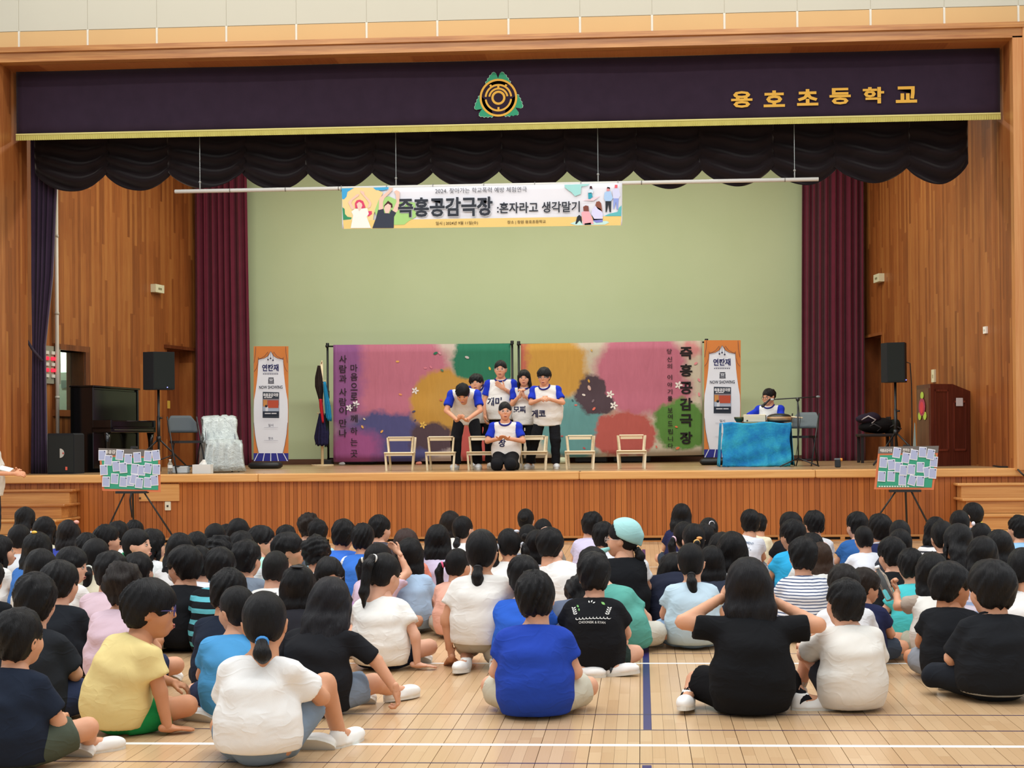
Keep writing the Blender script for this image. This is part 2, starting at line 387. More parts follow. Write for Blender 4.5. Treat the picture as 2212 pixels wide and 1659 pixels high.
for i in range(30): q.box(-8.2 + i * .41, -8.2 + i * .41 + .3, 25.565, 25.572, ZS + .03, ZS + .06)
struct(q.build('baseboard_back', mat('#5a3a28', .6)))
q = MB(); q.box(-9.5, 6, 19.4, 25.8, ZT, ZT + .1); struct(q.build('ceiling', mat('#b9b3a0', .9)))
# ---- proscenium frame and the wall around it
Ztop = 6.725; XL, XR = -8.9, 5.0
W_sof = plank_wall('soffit_boards', '#8a4d28', '#a8683a', '#bb7d4a', 'X', 1.05, 50)
q = MB(); q.box(-12.5, 9, YF, YF + .5, 7.2, 10.5); wall_f = struct(q.build('wall_front', mat('#cdc8b4', .85, .2, .03, 2., .1, 40)))
q = MB(); q.box(-12.5, 9, YF + .012, YF + .5, Ztop + .1, 7.2); q.box(XR + .12, 9, YF + .012, YF + .5, -.1, Ztop + .1); q.box(-12.5, XL - .13, YF + .012, YF + .5, -.1, Ztop + .1)
o = q.build('panel_backing', mat('#d8d4c4', .8)); o.parent = wall_f; o.location = (0, 0, 0)
x = XAT(47, YF) - 2 * .985
M_or = mat('#cfa873', .7, .3, .05, 1.5, .05, 200); M_or.name = 'orange_acoustic_panel'
while x < 9:
    q = MB(); q.obox((x + .4925, YF + .0, (Ztop + .12 + 7.19) / 2), (.953, .03, 7.19 - Ztop - .12), None, .004); q.build('panel', M_or, wall_f)
    q = MB(); q.box(x - .016, x + .016, YF - .004, YF + .012, Ztop + .1, 7.2); q.build('joint_strip', mat('#dedacb', .6), wall_f)
    for k in range(3):
        q = MB(); q.box(x + .003, x + .982, YF - .006, YF, 7.2 + k * .9, 7.2 + k * .9 + .897); q.build('panel', mat('#c2bdab', .85, .2, .025, 2.), wall_f)
    x += .985
for z0, z1, hx in ((5.55, Ztop + .1, '#d9b273'), (3.95, 5.54, '#d6d6cc'), (3.3, 3.94, '#cf9a5a'), (2.2, 3.28, '#8d9a8a'), (1.95, 2.19, '#c79a66'), (.0, 1.93, '#1f7a4e')):
    q = MB(); q.box(XR + .17, 8.9, YF - .008, YF + .012, z0, z1); q.build('panel', mat(hx, .7), wall_f)
# frame
q = MB(); q.box(XL - .12, XR + .16, YF - .16, YF + .02, Ztop, Ztop + .13); q.box(XL - .16, XR + .2, YF - .2, YF + .02, Ztop + .13, Ztop + .2); struct(q.build('trim_3', W_trim))
q = MB(); q.box(XR, XR + .13, YF - .16, YF + .02, ZS - .02, Ztop + .02); q.box(XR + .13, XR + .17, YF - .18, YF + .02, ZS - .02, Ztop + .17); struct(q.build('trim_4', W_trimz))
q = MB(); q.box(XL - .13, XL, YF - .16, YF + .02, ZS - .02, Ztop + .02); struct(q.build('trim_5', W_trimz))
q = MB(); q.box(XL - .1, XR + .1, YF + .02, YF + .8, Ztop + .002, Ztop + .12); struct(q.build('trim_6', W_sof))
# ---- window and doors in the side walls
def on_wall(W, Y, z, off=0.):
    p = lerp2(W[1], W[2], Y); d = np.array(W[2]) - np.array(W[1]); n = np.array([d[1], -d[0]]) / np.linalg.norm(d)
    if W is RW: n = -n
    return np.array([p[0] + n[0] * off, p[1] + n[1] * off, z])
def wall_box(W, Y0, Y1, z0, z1, off0, off1, name, m, parent):
    V = [on_wall(W, Y, z, o_) for z in (z0, z1) for o_ in (off0, off1) for Y in (Y0, Y1)]
    q = MB(); q.add(V, [(0, 2, 3, 1), (4, 5, 7, 6), (0, 1, 5, 4), (2, 6, 7, 3), (0, 4, 6, 2), (1, 3, 7, 5)]); return q.build(name, m, parent)
W_casing = wood('casing', '#5f2f17', '#8a4f2a', '#a56a3c', 2, 'object')
win = thing('window_1', None, None, on_wall(LW, yl0, zl0)); win['kind'] = 'structure'
for (a, b, c, d) in ((yl0 - .12, yl1 + .12, zl1, zl1 + .09), (yl0 - .12, yl1 + .12, zl0 - .1, zl0), (yl0 - .12, yl0, zl0, zl1), (yl1, yl1 + .12, zl0, zl1)): wall_box(LW, a, b, c, d, -.32, .03, 'window_frame', W_casing, win)
s_ = NT('window_glass', .05, .5); s_.b.inputs['Transmission Weight'].default_value = 1; s_.b.inputs['IOR'].default_value = 1.1; s_.color(lin('#dfeee8')); M_glass = s_.m
wall_box(LW, yl0, yl1, zl0, zl1, -.24, -.23, 'pane', M_glass, win)
cr_ = thing('control_room', 'pale control room with grey cabinet seen through the stage window', 'room', on_wall(LW, yl0, zl0))
q = MB(); q.box(-12., on_wall(LW, yl1, 0, -.3)[0] + .25, yl1 + 1.3, yl1 + 1.4, ZS, ZT - 2.5); q.build('wall_panel', mat('#cfe0d8', .8), cr_)
q = MB(); q.box(-12., -11.9, yl0 - 2, yl1 + 1.4, ZS, ZT - 2.5); q.build('wall_panel', mat('#c6d6ce', .8), cr_)
xc_ = on_wall(LW, yl1, 0, -.3)[0]; q = MB(); q.box(xc_ - 1.6, xc_ - .1, yl1 + .8, yl1 + 1.29, ZS, zl0 + (zl1 - zl0) * .7); q.build('cabinet', mat('#7f8a7c', .6), cr_)
for k in range(4): q = MB(); q.box(xc_ - 1.5 + k * .36, xc_ - 1.3 + k * .36, yl1 + .79, yl1 + .8, zl0 + (zl1 - zl0) * .42, zl0 + (zl1 - zl0) * .56); q.build('cabinet_window', mat('#525e57', .4), cr_)
lt = bpy.data.lights.new('control_room_fill', 'POINT'); lt.energy = 260; lt.color = (.9, 1, .95); lto = bpy.data.objects.new('control_room_fill', lt); lto.location = on_wall(LW, yl1 + .1, 3.9, -1.3); COL.objects.link(lto)  # unseen fill light, added to brighten the room behind the stage window
d1 = thing('door_1', None, None, on_wall(LW, yd0, ZS)); d1['kind'] = 'structure'
wall_box(LW, yd0 - .02, yd1 + .02, ZS, zd1, -.3, -.26, 'door_panel', W_casing, d1)
wall_box(LW, yd0, yd0 + .12, ZS, zd1, -.26, -.2, 'door_jamb', mat('#8e7a55', .5), d1)
for zz in (.62, .45): wall_box(LW, yd0 + .1, yd0 + .42, ZS + (zd1 - ZS) * zz + .1, ZS + (zd1 - ZS) * zz + .24, -.2, -.19, 'door_sign', mat('#c9a545', .5), d1)
wall_box(LW, yd0 - .1, yd1 + .1, zd1, zd1 + .06, -.05, .05, 'door_head', W_casing, d1)
d2 = thing('door_2', None, None, on_wall(RW, yr0, ZS)); d2['kind'] = 'structure'
wall_box(RW, yr0 - .02, yr1 + .05, ZS, zr1, -.3, -.26, 'door_panel', W_casing, d2)
wall_box(RW, yr0 - .05, yr1, zr1, zr1 + .05, -.05, .03, 'door_head', W_casing, d2)
# wall-mounted small things
def wallthing(name, label, cat, W, px, py, dy, dz, depth, hexc, det=None):
    Y = YW(W, px); z = ZAT(px, py, Y); r = thing(name, label, cat, on_wall(W, Y, z))
    wall_box(W, Y - dy / 2, Y + dy / 2, z - dz / 2, z + dz / 2, 0, depth, 'case', mat(hexc, .5), r)
    if det: wall_box(W, Y - dy * .2, Y + dy * .2, z - dz * .15, z + dz * .1, depth, depth + .004, 'badge', mat(det, .5), r)
    return r
wallthing('wall_speaker', 'small beige box speaker on the left stage wall beside maroon curtain', 'speaker', LW, 337, 624, .28, .14, .1, '#d9d6b8', '#8a8768')
wallthing('wall_speaker', 'small beige box speaker high on the right stage wall', 'speaker', RW, 1908, 601, .28, .14, .1, '#dcd8b9', '#8a8768')
wallthing('wall_switch', 'cream wall switch above the wooden lectern', 'switch', RW, 2020, 812, .12, .2, .03, '#ddd6b4', '#b8b08c')
wallthing('wall_hook', 'tiny white hook plate high on right proscenium wall', 'hook', RW, 2133, 713, .1, .1, .03, '#e6e2d6', '#b8b4a8')
sp = wallthing('switch_panel', 'grey lighting switch panel with red lamps beside dark curtain', 'panel', LW, 105, 788, .55, .58, .03, '#8d8a78')
Yp = YW(LW, 103)
for k, hx in enumerate(('#d6d2c4', '#ff2f4a', '#d6d2c4', '#ff2f4a', '#d6d2c4')):
    zz = ZAT(103, 762 + k * 12.5, Yp)
    m_ = mat(hx, .4)
    if k in (1, 3):
        s_ = NT('red_lamp', .4); s_.color(lin('#ff2038')); s_.b.inputs['Emission Color'].default_value = lin('#ff2038'); s_.b.inputs['Emission Strength'].default_value = 1.5; m_ = s_.m
    for dy in (-.1, .05): wall_box(LW, Yp + dy, Yp + dy + .08, zz - .025, zz + .025, .03, .05, 'lamp' if k in (1, 3) else 'knob', m_, sp)
pp = thing('conduit_pipe', 'thin white conduit pipe running up the left stage wall', 'pipe', on_wall(LW, YW(LW, 117), ZS, .05))
q = MB(); q.tube([on_wall(LW, YW(LW, 117), ZS, .06), on_wall(LW, YW(LW, 117), 5.6, .06)], .03); q.build('tube', mat('#d4cfc2', .5), pp, True)
for zz in (2.1, 3.4, 4.6):
    q = MB(); q.tube([on_wall(LW, YW(LW, 117), zz, .06), on_wall(LW, YW(LW, 117), zz + .04, .06)], .036); q.build('bracket', mat('#b9b4a6', .5), pp, True)
# access panel and outlet on the stage front
ap = thing('access_panel', 'pale plywood access panel on stage front behind left easel', 'panel', PY(345, 1083, YF))
a, b = PY(301, 1083, YF), PY(388, 1045, YF); q = MB(); q.obox(((a[0] + b[0]) / 2, YF - .008, (a[2] + b[2]) / 2), (b[0] - a[0], .03, b[2] - a[2]), None, .004); q.build('board', W_trim, ap)
a = PY(304, 1076, YF); q = MB(); q.ball((a[0], YF - .03, a[2]), .015); q.build('latch', mat('#3a2a1e'), ap)
ol = thing('outlet', 'small beige outlet plate on stage front below plywood panel', 'outlet', PY(363, 1093, YF))
a = PY(363, 1093, YF); q = MB(); q.obox((a[0], YF - .008, a[2]), (.085, .02, .125), None, .006); q.build('plate', mat('#d8d3bd', .4), ol)
q = MB(); q.obox((a[0], YF - .02, a[2]), (.024, .012, .024)); q.build('socket', mat('#2a2622'), ol)
# stairs at both ends of the stage
def stairs(name, label, x0, x1):
    t = thing(name, label, 'stairs', ((x0 + x1) / 2, 18.5, 0))
    for k, z in enumerate((.775, .585, .39, .195)):
        yf = YF - .3 - .27 * k
        q = MB(); q.box(x0 + .05, x1 - .05, yf + .03, YF - .02, z - .19, z - .03); q.build('riser', W_trim, t)
        q = MB(); q.obox(((x0 + x1) / 2, (yf + YF - .02) / 2, z - .016), (x1 - x0, YF - .02 - yf, .034), None, .008); q.build('tread', W_trim, t)
    return t
stairs('wooden_stairs', 'light wooden steps up to the left end of the stage', -11., XAT(155, 18.7))
stairs('wooden_stairs', 'light wooden steps up to the right end of the stage', XAT(2068, 18.7), 8.)
# ------------------------------------------------------------------ organic bodies: blended solids -> one skin
def _rc(P, a, b, r1, r2):
    a = np.array(a, np.float32); ba = np.array(b, np.float32) - a; l2 = float(ba @ ba) + 1e-12
    pa = P - a; t = np.clip((pa @ ba) / l2, 0, 1); return np.linalg.norm(pa - t[..., None] * ba, axis=-1) - (r1 + (r2 - r1) * t)
def _cc(P, a, b, r1, r2, rd=.006):
    a = np.array(a, np.float32); ba = np.array(b, np.float32) - a; L = float(np.linalg.norm(ba)) + 1e-9; ba = ba / L
    pa = P - a; y = pa @ ba; rad = np.linalg.norm(pa - y[..., None] * ba, axis=-1); t = np.clip(y / L, 0, 1)
    dx = rad - (r1 + (r2 - r1) * t) + rd; dy = np.maximum(-y, y - L) + rd
    return np.minimum(np.maximum(dx, dy), 0) + np.hypot(np.maximum(dx, 0), np.maximum(dy, 0)) - rd
def _el(P, c, r, R=None):
    q = P - np.array(c, np.float32)
    if R is not None: q = q @ np.array(R, np.float32)
    r = np.array(r, np.float32); k0 = np.linalg.norm(q / r, axis=-1); k1 = np.linalg.norm(q / (r * r), axis=-1) + 1e-9
    return k0 * (k0 - 1) / k1
def _ct(P, c, r, R, rd=.05):
    q = (P - np.array(c, np.float32)) @ np.array(R, np.float32); k = np.sqrt((q[..., 0] / r[0]) ** 2 + (q[..., 1] / r[1]) ** 2)
    dx = (k - 1) * min(r[0], r[1]) + rd; dy = np.abs(q[..., 2]) - r[2] + rd
    return np.minimum(np.maximum(dx, dy), 0) + np.hypot(np.maximum(dx, 0), np.maximum(dy, 0)) - rd
def _ext(p):
    t = p[0].lstrip('-')
    if t in ('rc', 'cc'):
        a, b = np.array(p[1]), np.array(p[2]); r = max(p[3], p[4]); return np.minimum(a, b) - r, np.maximum(a, b) + r
    c = np.array(p[1]); r = max(p[2]) * (1.25 if t == 'ct' else 1); return c - r, c + r
CORN = np.array([(i, j, k) for i in (0, 1) for j in (0, 1) for k in (0, 1)])
EDG = [(a, b) for a in range(8) for b in range(a + 1, 8) if np.abs(CORN[a] - CORN[b]).sum() == 1]
def sdf_mesh(prims, vox, cuts=(), disp=None, jag=None):
    """prims: (kind, ..., blend); kinds rc tapered limb, cc flat-ended sleeve, el ellipsoid; '-' carves away; cuts: (normal, d) keeps n.p <= d"""
    ex = [_ext(p) for p in prims if p[0][0] != '-']
    lo = np.min([e[0] for e in ex], 0) - 2.5 * vox; hi = np.max([e[1] for e in ex], 0) + 2.5 * vox
    n = np.ceil((hi - lo) / vox).astype(int) + 1
    ax = [(lo[i] + np.arange(n[i]) * vox).astype(np.float32) for i in range(3)]
    D = np.full(n, .08, np.float32)
    for p in prims:
        k = p[-1]; e0, e1 = _ext(p); mg = k + 3 * vox + .01
        i0 = np.maximum(np.floor((e0 - mg - lo) / vox).astype(int), 0); i1 = np.minimum(np.ceil((e1 + mg - lo) / vox).astype(int) + 1, n)
        if np.any(i1 <= i0): continue
        sl = tuple(slice(a, b) for a, b in zip(i0, i1))
        P = np.stack(np.meshgrid(*[ax[i][sl[i]] for i in range(3)], indexing='ij'), -1)
        t = p[0].lstrip('-')
        d = _rc(P, *p[1:5]) if t == 'rc' else _cc(P, *p[1:5]) if t == 'cc' else _ct(P, p[1], p[2], p[3]) if t == 'ct' else _el(P, p[1], p[2], p[3])
        A = D[sl]
        if p[0][0] == '-':
            d = -d; h = np.maximum(k - np.abs(A - d), 0) / max(k, 1e-6); D[sl] = np.maximum(A, d) + h * h * k * .25
        else:
            h = np.maximum(k - np.abs(A - d), 0) / max(k, 1e-6); D[sl] = np.minimum(A, d) - h * h * k * .25
    if cuts or disp is not None:
        P = np.stack(np.meshgrid(*ax, indexing='ij'), -1)
        if disp is not None: D = D + disp(P)
        for nn, dd in cuts: D = np.maximum(D, P @ np.array(nn, np.float32) - dd + (jag(P) if jag is not None else 0))
    ins = D < 0
    c = np.zeros([q - 1 for q in n], np.int8)
    for (i, j, k) in CORN: c += ins[i:n[0] - 1 + i, j:n[1] - 1 + j, k:n[2] - 1 + k]
    act = (c > 0) & (c < 8); idx = np.argwhere(act)
    if not len(idx): return np.zeros((0, 3)), np.zeros((0, 4), int)
    vals = np.stack([D[idx[:, 0] + a, idx[:, 1] + b, idx[:, 2] + e] for a, b, e in CORN], 1)
    acc = np.zeros((len(idx), 3)); cnt = np.zeros(len(idx))
    for a, b in EDG:
        m = (vals[:, a] < 0) != (vals[:, b] < 0); t = vals[m, a] / (vals[m, a] - vals[m, b])
        acc[m] += CORN[a] + t[:, None] * (CORN[b] - CORN[a]); cnt[m] += 1
    V = lo + (idx + acc / cnt[:, None]) * vox
    mp = np.full(c.shape, -1, np.int64); mp[act] = np.arange(len(idx)); Fs = []
    for axn in range(3):
        sa = [slice(None)] * 3; sb = [slice(None)] * 3; sa[axn] = slice(0, -1); sb[axn] = slice(1, None)
        A, B = ins[tuple(sa)], ins[tuple(sb)]; e = np.argwhere(A != B); o1, o2 = [q for q in range(3) if q != axn]
        e = e[(e[:, o1] > 0) & (e[:, o2] > 0) & (e[:, o1] < n[o1] - 1) & (e[:, o2] < n[o2] - 1)]
        if not len(e): continue
        sgn = A[e[:, 0], e[:, 1], e[:, 2]]; q = []
        for d1, d2 in ((1, 1), (0, 1), (0, 0), (1, 0)):
            f = e.copy(); f[:, o1] -= d1; f[:, o2] -= d2; q.append(mp[f[:, 0], f[:, 1], f[:, 2]])
        q = np.stack(q, 1); fl = sgn if axn != 1 else ~sgn; q[~fl] = q[~fl][:, ::-1]; Fs.append(q)
    return V, np.concatenate(Fs)
def join(*parts):
    """parts: (V, F, material index) -> one mesh's arrays (quads and polygons mixed)"""
    V = []; Fq = []; mi = []; b = 0
    for v, f, m in parts:
        if len(v) == 0: continue
        V.append(v); f = np.asarray(f) + b; Fq.append(f); mi += [m] * len(f); b += len(v)
    return np.concatenate(V), np.concatenate(Fq), mi
def ballVF(c, r, nu=8, nv=6):
    q = MB(); q.ball(c, r, nu, nv); return np.array(q.v), np.array(q.f)
# ---- head (local: +Y face, +Z up)
def _head(vx=.0082):
    P = [('el', (0, -.012, .022), (.076, .094, .097), None, .01), ('el', (0, .022, -.032), (.063, .065, .08), None, .03), ('el', (0, .048, -.088), (.034, .03, .026), None, .03),
         ('el', (.036, .05, -.035), (.03, .028, .034), None, .02), ('el', (-.036, .05, -.035), (.03, .028, .034), None, .02),
         ('rc', (0, .083, .002), (0, .096, -.026), .006, .011, .012), ('el', (0, .088, -.07), (.02, .01, .012), None, .015),
         ('rc', (0, -.022, -.04), (0, -.042, -.17), .05, .053, .02)]
    for s in (-1, 1): P += [('el', (s * .079, -.01, -.014), (.008, .019, .03), ry(s * .25), .006), ('-el', (s * .086, -.006, -.014), (.006, .009, .016), None, .004), ('-el', (s * .031, .094, -.003), (.018, .016, .012), None, .014)]
    return sdf_mesh(P, vx)
HEAD_V, HEAD_F = _head(); HEADS = [(HEAD_V, HEAD_F), _head(.0128)]
def face_y(x, z):
    m = (np.abs(HEAD_V[:, 0] - x) < .01) & (np.abs(HEAD_V[:, 2] - z) < .01); return float(HEAD_V[m, 1].max())
FACE = []      # (V, F, slot) slots: 0 skin 1 dark 2 lip 3 white
for s in (-1, 1):
    ey = face_y(s * .031, -.004)
    FACE.append((*ballVF((s * .031, ey - .0005, -.004), (.0145, .0045, .0065)), 3)); FACE.append((*ballVF((s * .031, ey + .0022, -.004), (.0068, .003, .0062)), 1))
    FACE.append((*ballVF((s * .031, ey + .001, .0035), (.017, .005, .0024)), 1))
    FACE.append((*ballVF((s * .034, face_y(s * .034, .02), .021), (.019, .004, .0032)), 1))
my = face_y(0, -.066); FACE.append((*ballVF((0, my - .002, -.0635), (.021, .005, .004)), 2)); FACE.append((*ballVF((0, my - .002, -.0725), (.018, .0055, .005)), 2)); FACE.append((*ballVF((0, my + .001, -.068), (.018, .0035, .0012)), 1))
# ---- hands (local: wrist at origin, fingers +Y, palm faces -Z, thumb on +X)
def _hand(kind, vx=.0052):
    P = [('el', (0, .04, 0), (.034, .045, .014), None, .004), ('rc', (0, -.03, 0), (0, .015, 0), .021, .024, .012)]
    curl = {'relax': (.55, .5), 'flat': (.06, .05), 'fist': (1.35, 1.3), 'pinch': (.9, .7)}[kind]
    for i, (x, L) in enumerate(((.026, .056), (.0088, .064), (-.0088, .059), (-.026, .046))):
        sp = x * (.35 if kind == 'flat' else .12); p = np.array([x, .076 - abs(x) * .18, 0.]); a = curl[0]
        for sg in (.45, .32, .23):
            d = np.array([sp * 3.2, math.cos(a), -math.sin(a)]); d /= np.linalg.norm(d); q = p + d * L * sg * 1.05
            P.append(('rc', p, q, .0088, .0078, .003)); p = q; a += curl[1]
    t0 = np.array([.026, .018, -.004]); t1 = t0 + np.array([.026, .024, -.008]); t2 = t1 + np.array([.006 if kind != 'flat' else .016, .026, -.01 if kind != 'flat' else -.002])
    P += [('rc', t0, t1, .013, .0098, .008), ('rc', t1, t2, .0096, .0078, .003)]
    return sdf_mesh(P, vx)
HANDS = [{k: _hand(k, vx) for k in ('relax', 'flat', 'fist', 'pinch')} for vx in (.0058, .0094)]
def _shoe(vx=.0095):
    P = [('el', (0, -.07, .045), (.036, .048, .05), None, .01), ('el', (0, .05, .028), (.043, .08, .036), None, .04), ('el', (0, .0, .01), (.04, .12, .018), None, .02), ('-el', (0, -.068, .105), (.029, .038, .034), None, .008)]
    return sdf_mesh(P, vx, cuts=[((0, 0, -1), 0.)])
SHOES = [_shoe(), _shoe(.017)]
def shoe_mesh():
    q = MB(); sole = [(math.cos(a) * .044 * (1 if math.sin(a) > 0 else .88), math.sin(a) * .125 + .005) for a in np.linspace(0, 2 * math.pi, 20, endpoint=False)]
    q.prism(sole, (0, 0, -.008), (1, 0, 0), (0, 1, 0), (0, 0, .02))
    return q
# ---- hair (local head frame)
def strands(seed, amp, crown=(0., -.035)):
    r = np.random.default_rng(seed); ph = r.uniform(0, 6.3, 6); fr = r.integers(4, 22, 6); kk = r.normal(0, 48, (6, 3)).astype(np.float32)
    def f(P):
        az = np.arctan2(P[..., 0] - crown[0], P[..., 1] - crown[1]) + .9 * P[..., 2] * 6
        o = 0
        for a, b in zip(fr, ph): o = o + np.sin(az * a + b + P[..., 2] * 20)
        for k, b in zip(kk, ph): o = o + .9 * np.sin(P @ k + b)
        return (amp * o / 4.5).astype(np.float32)
    return f
_HP = {}
def hair_proto(kind, L, seed):
    key = (kind, L, seed)
    if key in _HP: return _HP[key]
    face = [('-el', (0, .112, -.052), (.082, .082, .092), None, .012)]
    ears = [('-el', (s * .092, .016, -.035), (.03, .03, .042), None, .01) for s in (-1, 1)]
    amp = .0035; vox = .0098; cuts = []; ties = []
    cap = [('el', (0, -.014, .032), (.091, .107, .098), None, .01)]
    nape = [('el', (0, -.05, -.035), (.07, .057, .064), None, .03)]
    if kind == 'boy': P = cap + nape + face + ears; cuts = [((0, -.35, -1), .098)]; amp = .0068
    elif kind == 'bowl': P = [('el', (0, -.012, .03), (.099, .114, .1), None, .01)] + nape + [('-el', (0, .12, -.07), (.085, .085, .1), None, .008)] + ears; cuts = [((0, -.35, -1), .1)]; amp = .0055
    elif kind == 'buzz': P = [('el', (0, -.014, .026), (.083, .101, .098), None, .01), ('el', (0, -.05, -.03), (.066, .054, .06), None, .03)] + face + ears; cuts = [((0, -.35, -1), .092)]; amp = .001
    elif kind == 'curly': P = [('el', (0, -.014, .036), (.097, .112, .1), None, .01)] + nape + face + ears; cuts = [((0, -.35, -1), .096)]; amp = .0
    elif kind in ('long', 'bob'):
        P = list(cap); b = -.075
        for s in (-1, -.34, .34, 1):
            p = [(s * .062, -.045 + .012 * abs(s), .0), (s * .068, -.082 + .028 * abs(s), -.09), (s * .066, -.1 + .03 * abs(s), -.12 - L * .5), (s * .058, -.088 + .02 * abs(s), -.1 - L)]
            P += [('rc', p[0], p[1], .036, .037, .03), ('rc', p[1], p[2], .037, .034, .02), ('rc', p[2], p[3], .034, .014 if kind == 'long' else .03, .02)]
        for s in (-1, 1): P += [('rc', (s * .078, .02, .03), (s * .08, .022, -.08), .018, .018, .015), ('rc', (s * .08, .022, -.08), (s * .078, .01, -.08 - min(L, .16)), .018, .008, .015)]
        P += [('-el', (0, .12, -.06), (.072, .082, .1), None, .01)]; amp = .004; vox = .011
    else:      # hair drawn back
        P = [('el', (0, -.014, .028), (.084, .102, .097), None, .01), ('el', (0, -.05, -.03), (.064, .052, .055), None, .03)] + face + ears; amp = .0018; cuts = [((0, -.35, -1), .094)]
    V, Fq = sdf_mesh(P, vox, cuts, strands(seed, amp) if amp else None, lambda Q: (.006 * np.sin(np.arctan2(Q[..., 0], Q[..., 1]) * 37 + seed) + .004 * np.sin(np.arctan2(Q[..., 0], Q[..., 1]) * 13 + 2 * seed)).astype(np.float32))
    if kind == 'curly':
        r = np.random.default_rng(seed); d = np.zeros(len(V))
        for _ in range(7): k = r.normal(0, 75, 3); d += np.sin(V @ k + r.uniform(0, 6))
        N = V - np.array([0, -.014, .02]); N /= np.linalg.norm(N, axis=1)[:, None]; V = V + N * (d * .0032)[:, None]
    tails = []
    if kind == 'pony': tails = [[(0, -.1, .0), (0, -.135, -.01), (0, -.142, -.06), (.006, -.128, -.05 - L * .6), (0, -.11, -.05 - L)]]
    elif kind == 'lowpony': tails = [[(0, -.085, -.06), (0, -.112, -.075), (0, -.125, -.11), (.004, -.118, -.09 - L * .6), (0, -.105, -.09 - L)]]
    elif kind == 'highpony': tails = [[(0, -.085, .07), (0, -.13, .075), (0, -.15, .03), (0, -.14, .0 - L * .6), (0, -.12, -.0 - L)]]
    elif kind == 'sidepony': tails = [[(-.07, -.06, .01), (-.095, -.085, .0), (-.105, -.09, -.05), (-.1, -.08, -.03 - L * .6), (-.09, -.07, -.03 - L)]]
    elif kind in ('pigtails', 'braids'): tails = [[(s * .072, -.05, .0), (s * .1, -.065, -.005), (s * .112, -.065, -.05), (s * .108, -.06, -.04 - L * .6), (s * .1, -.05, -.04 - L)] for s in (-1, 1)]
    elif kind == 'braid': tails = [[(-.06, -.06, -.05), (-.085, -.075, -.08), (-.09, -.08, -.14), (-.085, -.085, -.1 - L * .6), (-.08, -.085, -.1 - L)]]
    for tl in tails:
        if kind in ('braid', 'braids'):
            pts = np.array(tl); q = np.interp(np.linspace(0, 4, 16), range(5), range(5)); T = [('el', [np.interp(u, range(5), pts[:, c]) for c in range(3)], (.021 * (1 - .1 * u), .018, .022), ry(.5 * (-1) ** i), .004) for i, u in enumerate(q)]
        else: T = [('rc', tl[0], tl[1], .017, .018, .01), ('rc', tl[1], tl[2], .02, .028, .012), ('rc', tl[2], tl[3], .03, .027, .02), ('rc', tl[3], tl[4], .027, .006, .02)]
        v, f = sdf_mesh(T, .0085, (), strands(seed + 3, .002, (tl[2][0], tl[2][1]))); Fq = np.concatenate([Fq, f + len(V)]); V = np.concatenate([V, v]); ties.append((tl[0], tl[1]))
    if kind == 'bun':
        v, f = sdf_mesh([('el', (0, -.115, .03), (.04, .034, .038), None, .01)], .008, (), strands(seed, .003, (0, -.11))); Fq = np.concatenate([Fq, f + len(V)]); V = np.concatenate([V, v]); ties.append(((0, -.085, .03), (0, -.1, .03)))
    me = make_mesh('hair', V, Fq, True, [None]); _HP[key] = (me, ties); return _HP[key]
def hair_mat(hexc='#0a090b'):
    if ('hair', hexc) in _M: return _M[('hair', hexc)]
    s = NT('hair', .42, .28); co = s.coord(); x, y, z = s.sep(co)
    az = s.math('ARCTAN2', x, s.math('ADD', y, .035)); v = s.comb(s.math('MULTIPLY', az, 26.), s.math('MULTIPLY', z, 22.), s.math('MULTIPLY', y, 10.))
    n1 = s.noise(v, 1., 4, .6); c = lin(hexc)
    s.color(s.mix(n1, tuple(q * .45 for q in c[:3]), tuple(q * 1.9 for q in c[:3]))); s.bump(n1, .8, .014)
    s.put(s.b.inputs['Roughness'], s.mrange(n1, .3, .8, .34, .6)); _M[('hair', hexc)] = s.m; return s.m
def skin_mat(hexc):
    if ('skin', hexc) in _M: return _M[('skin', hexc)]
    s = NT('skin', .55, .35); co = s.coord(); c = lin(hexc)
    n1 = s.noise(co, 14., 3); s.color(s.mix(n1, (c[0] * .93, c[1] * .84, c[2] * .8), (min(1, c[0] * 1.05), c[1] * 1.03, c[2] * 1.02)))
    s.b.inputs['Subsurface Weight'].default_value = .12; s.b.inputs['Subsurface Radius'].default_value = (.02, .008, .004); s.b.inputs['Subsurface Scale'].default_value = .3
    s.bump(s.noise(co, 300., 2), .05, .002); _M[('skin', hexc)] = s.m; return s.m
M_eye = mat('#17100e', .3, .5, 0); M_lip = mat('#b0645c', .5, .4, 0); M_white = mat('#e9e6e0', .4, .4, 0)
def unit(v): v = np.array(v, float); return v / (np.linalg.norm(v) + 1e-9)
def frame(fwd, up):
    y = unit(fwd); z = np.array(up, float); z = unit(z - y * (z @ y)); x = np.cross(y, z); return np.stack([x, y, z], 1)
SEAT = dict(pel=(0, 0, .1), bel=(0, -.035, .22), che=(0, -.015, .35), nec=(0, .03, .455), head=(0, .065, .6),
            shl=(-.132, .005, .4), shr=(.132, .005, .4), ell=(-.2, .09, .23), elr=(.2, .09, .23), wrl=(-.07, .23, .15), wrr=(.07, .23, .15),
            knl=(-.26, .2, .115), knr=(.26, .2, .115), anl=(.06, .3, .055), anr=(-.06, .3, .055), tol=(1, .15, -.1), tor=(-1, .15, -.1))
KNEEL = dict(SEAT, pel=(0, 0, .2), bel=(0, -.02, .32), che=(0, -.01, .45), nec=(0, .02, .56), head=(0, .05, .705), shl=(-.132, 0, .505), shr=(.132, 0, .505), ell=(-.2, .05, .34), elr=(.2, .05, .34), wrl=(-.1, .2, .25), wrr=(.1, .2, .25),
             knl=(-.12, .3, .07), knr=(.12, .3, .07), anl=(-.09, -.1, .05), anr=(.09, -.1, .05), tol=(-.2, -1, .1), tor=(.2, -1, .1))
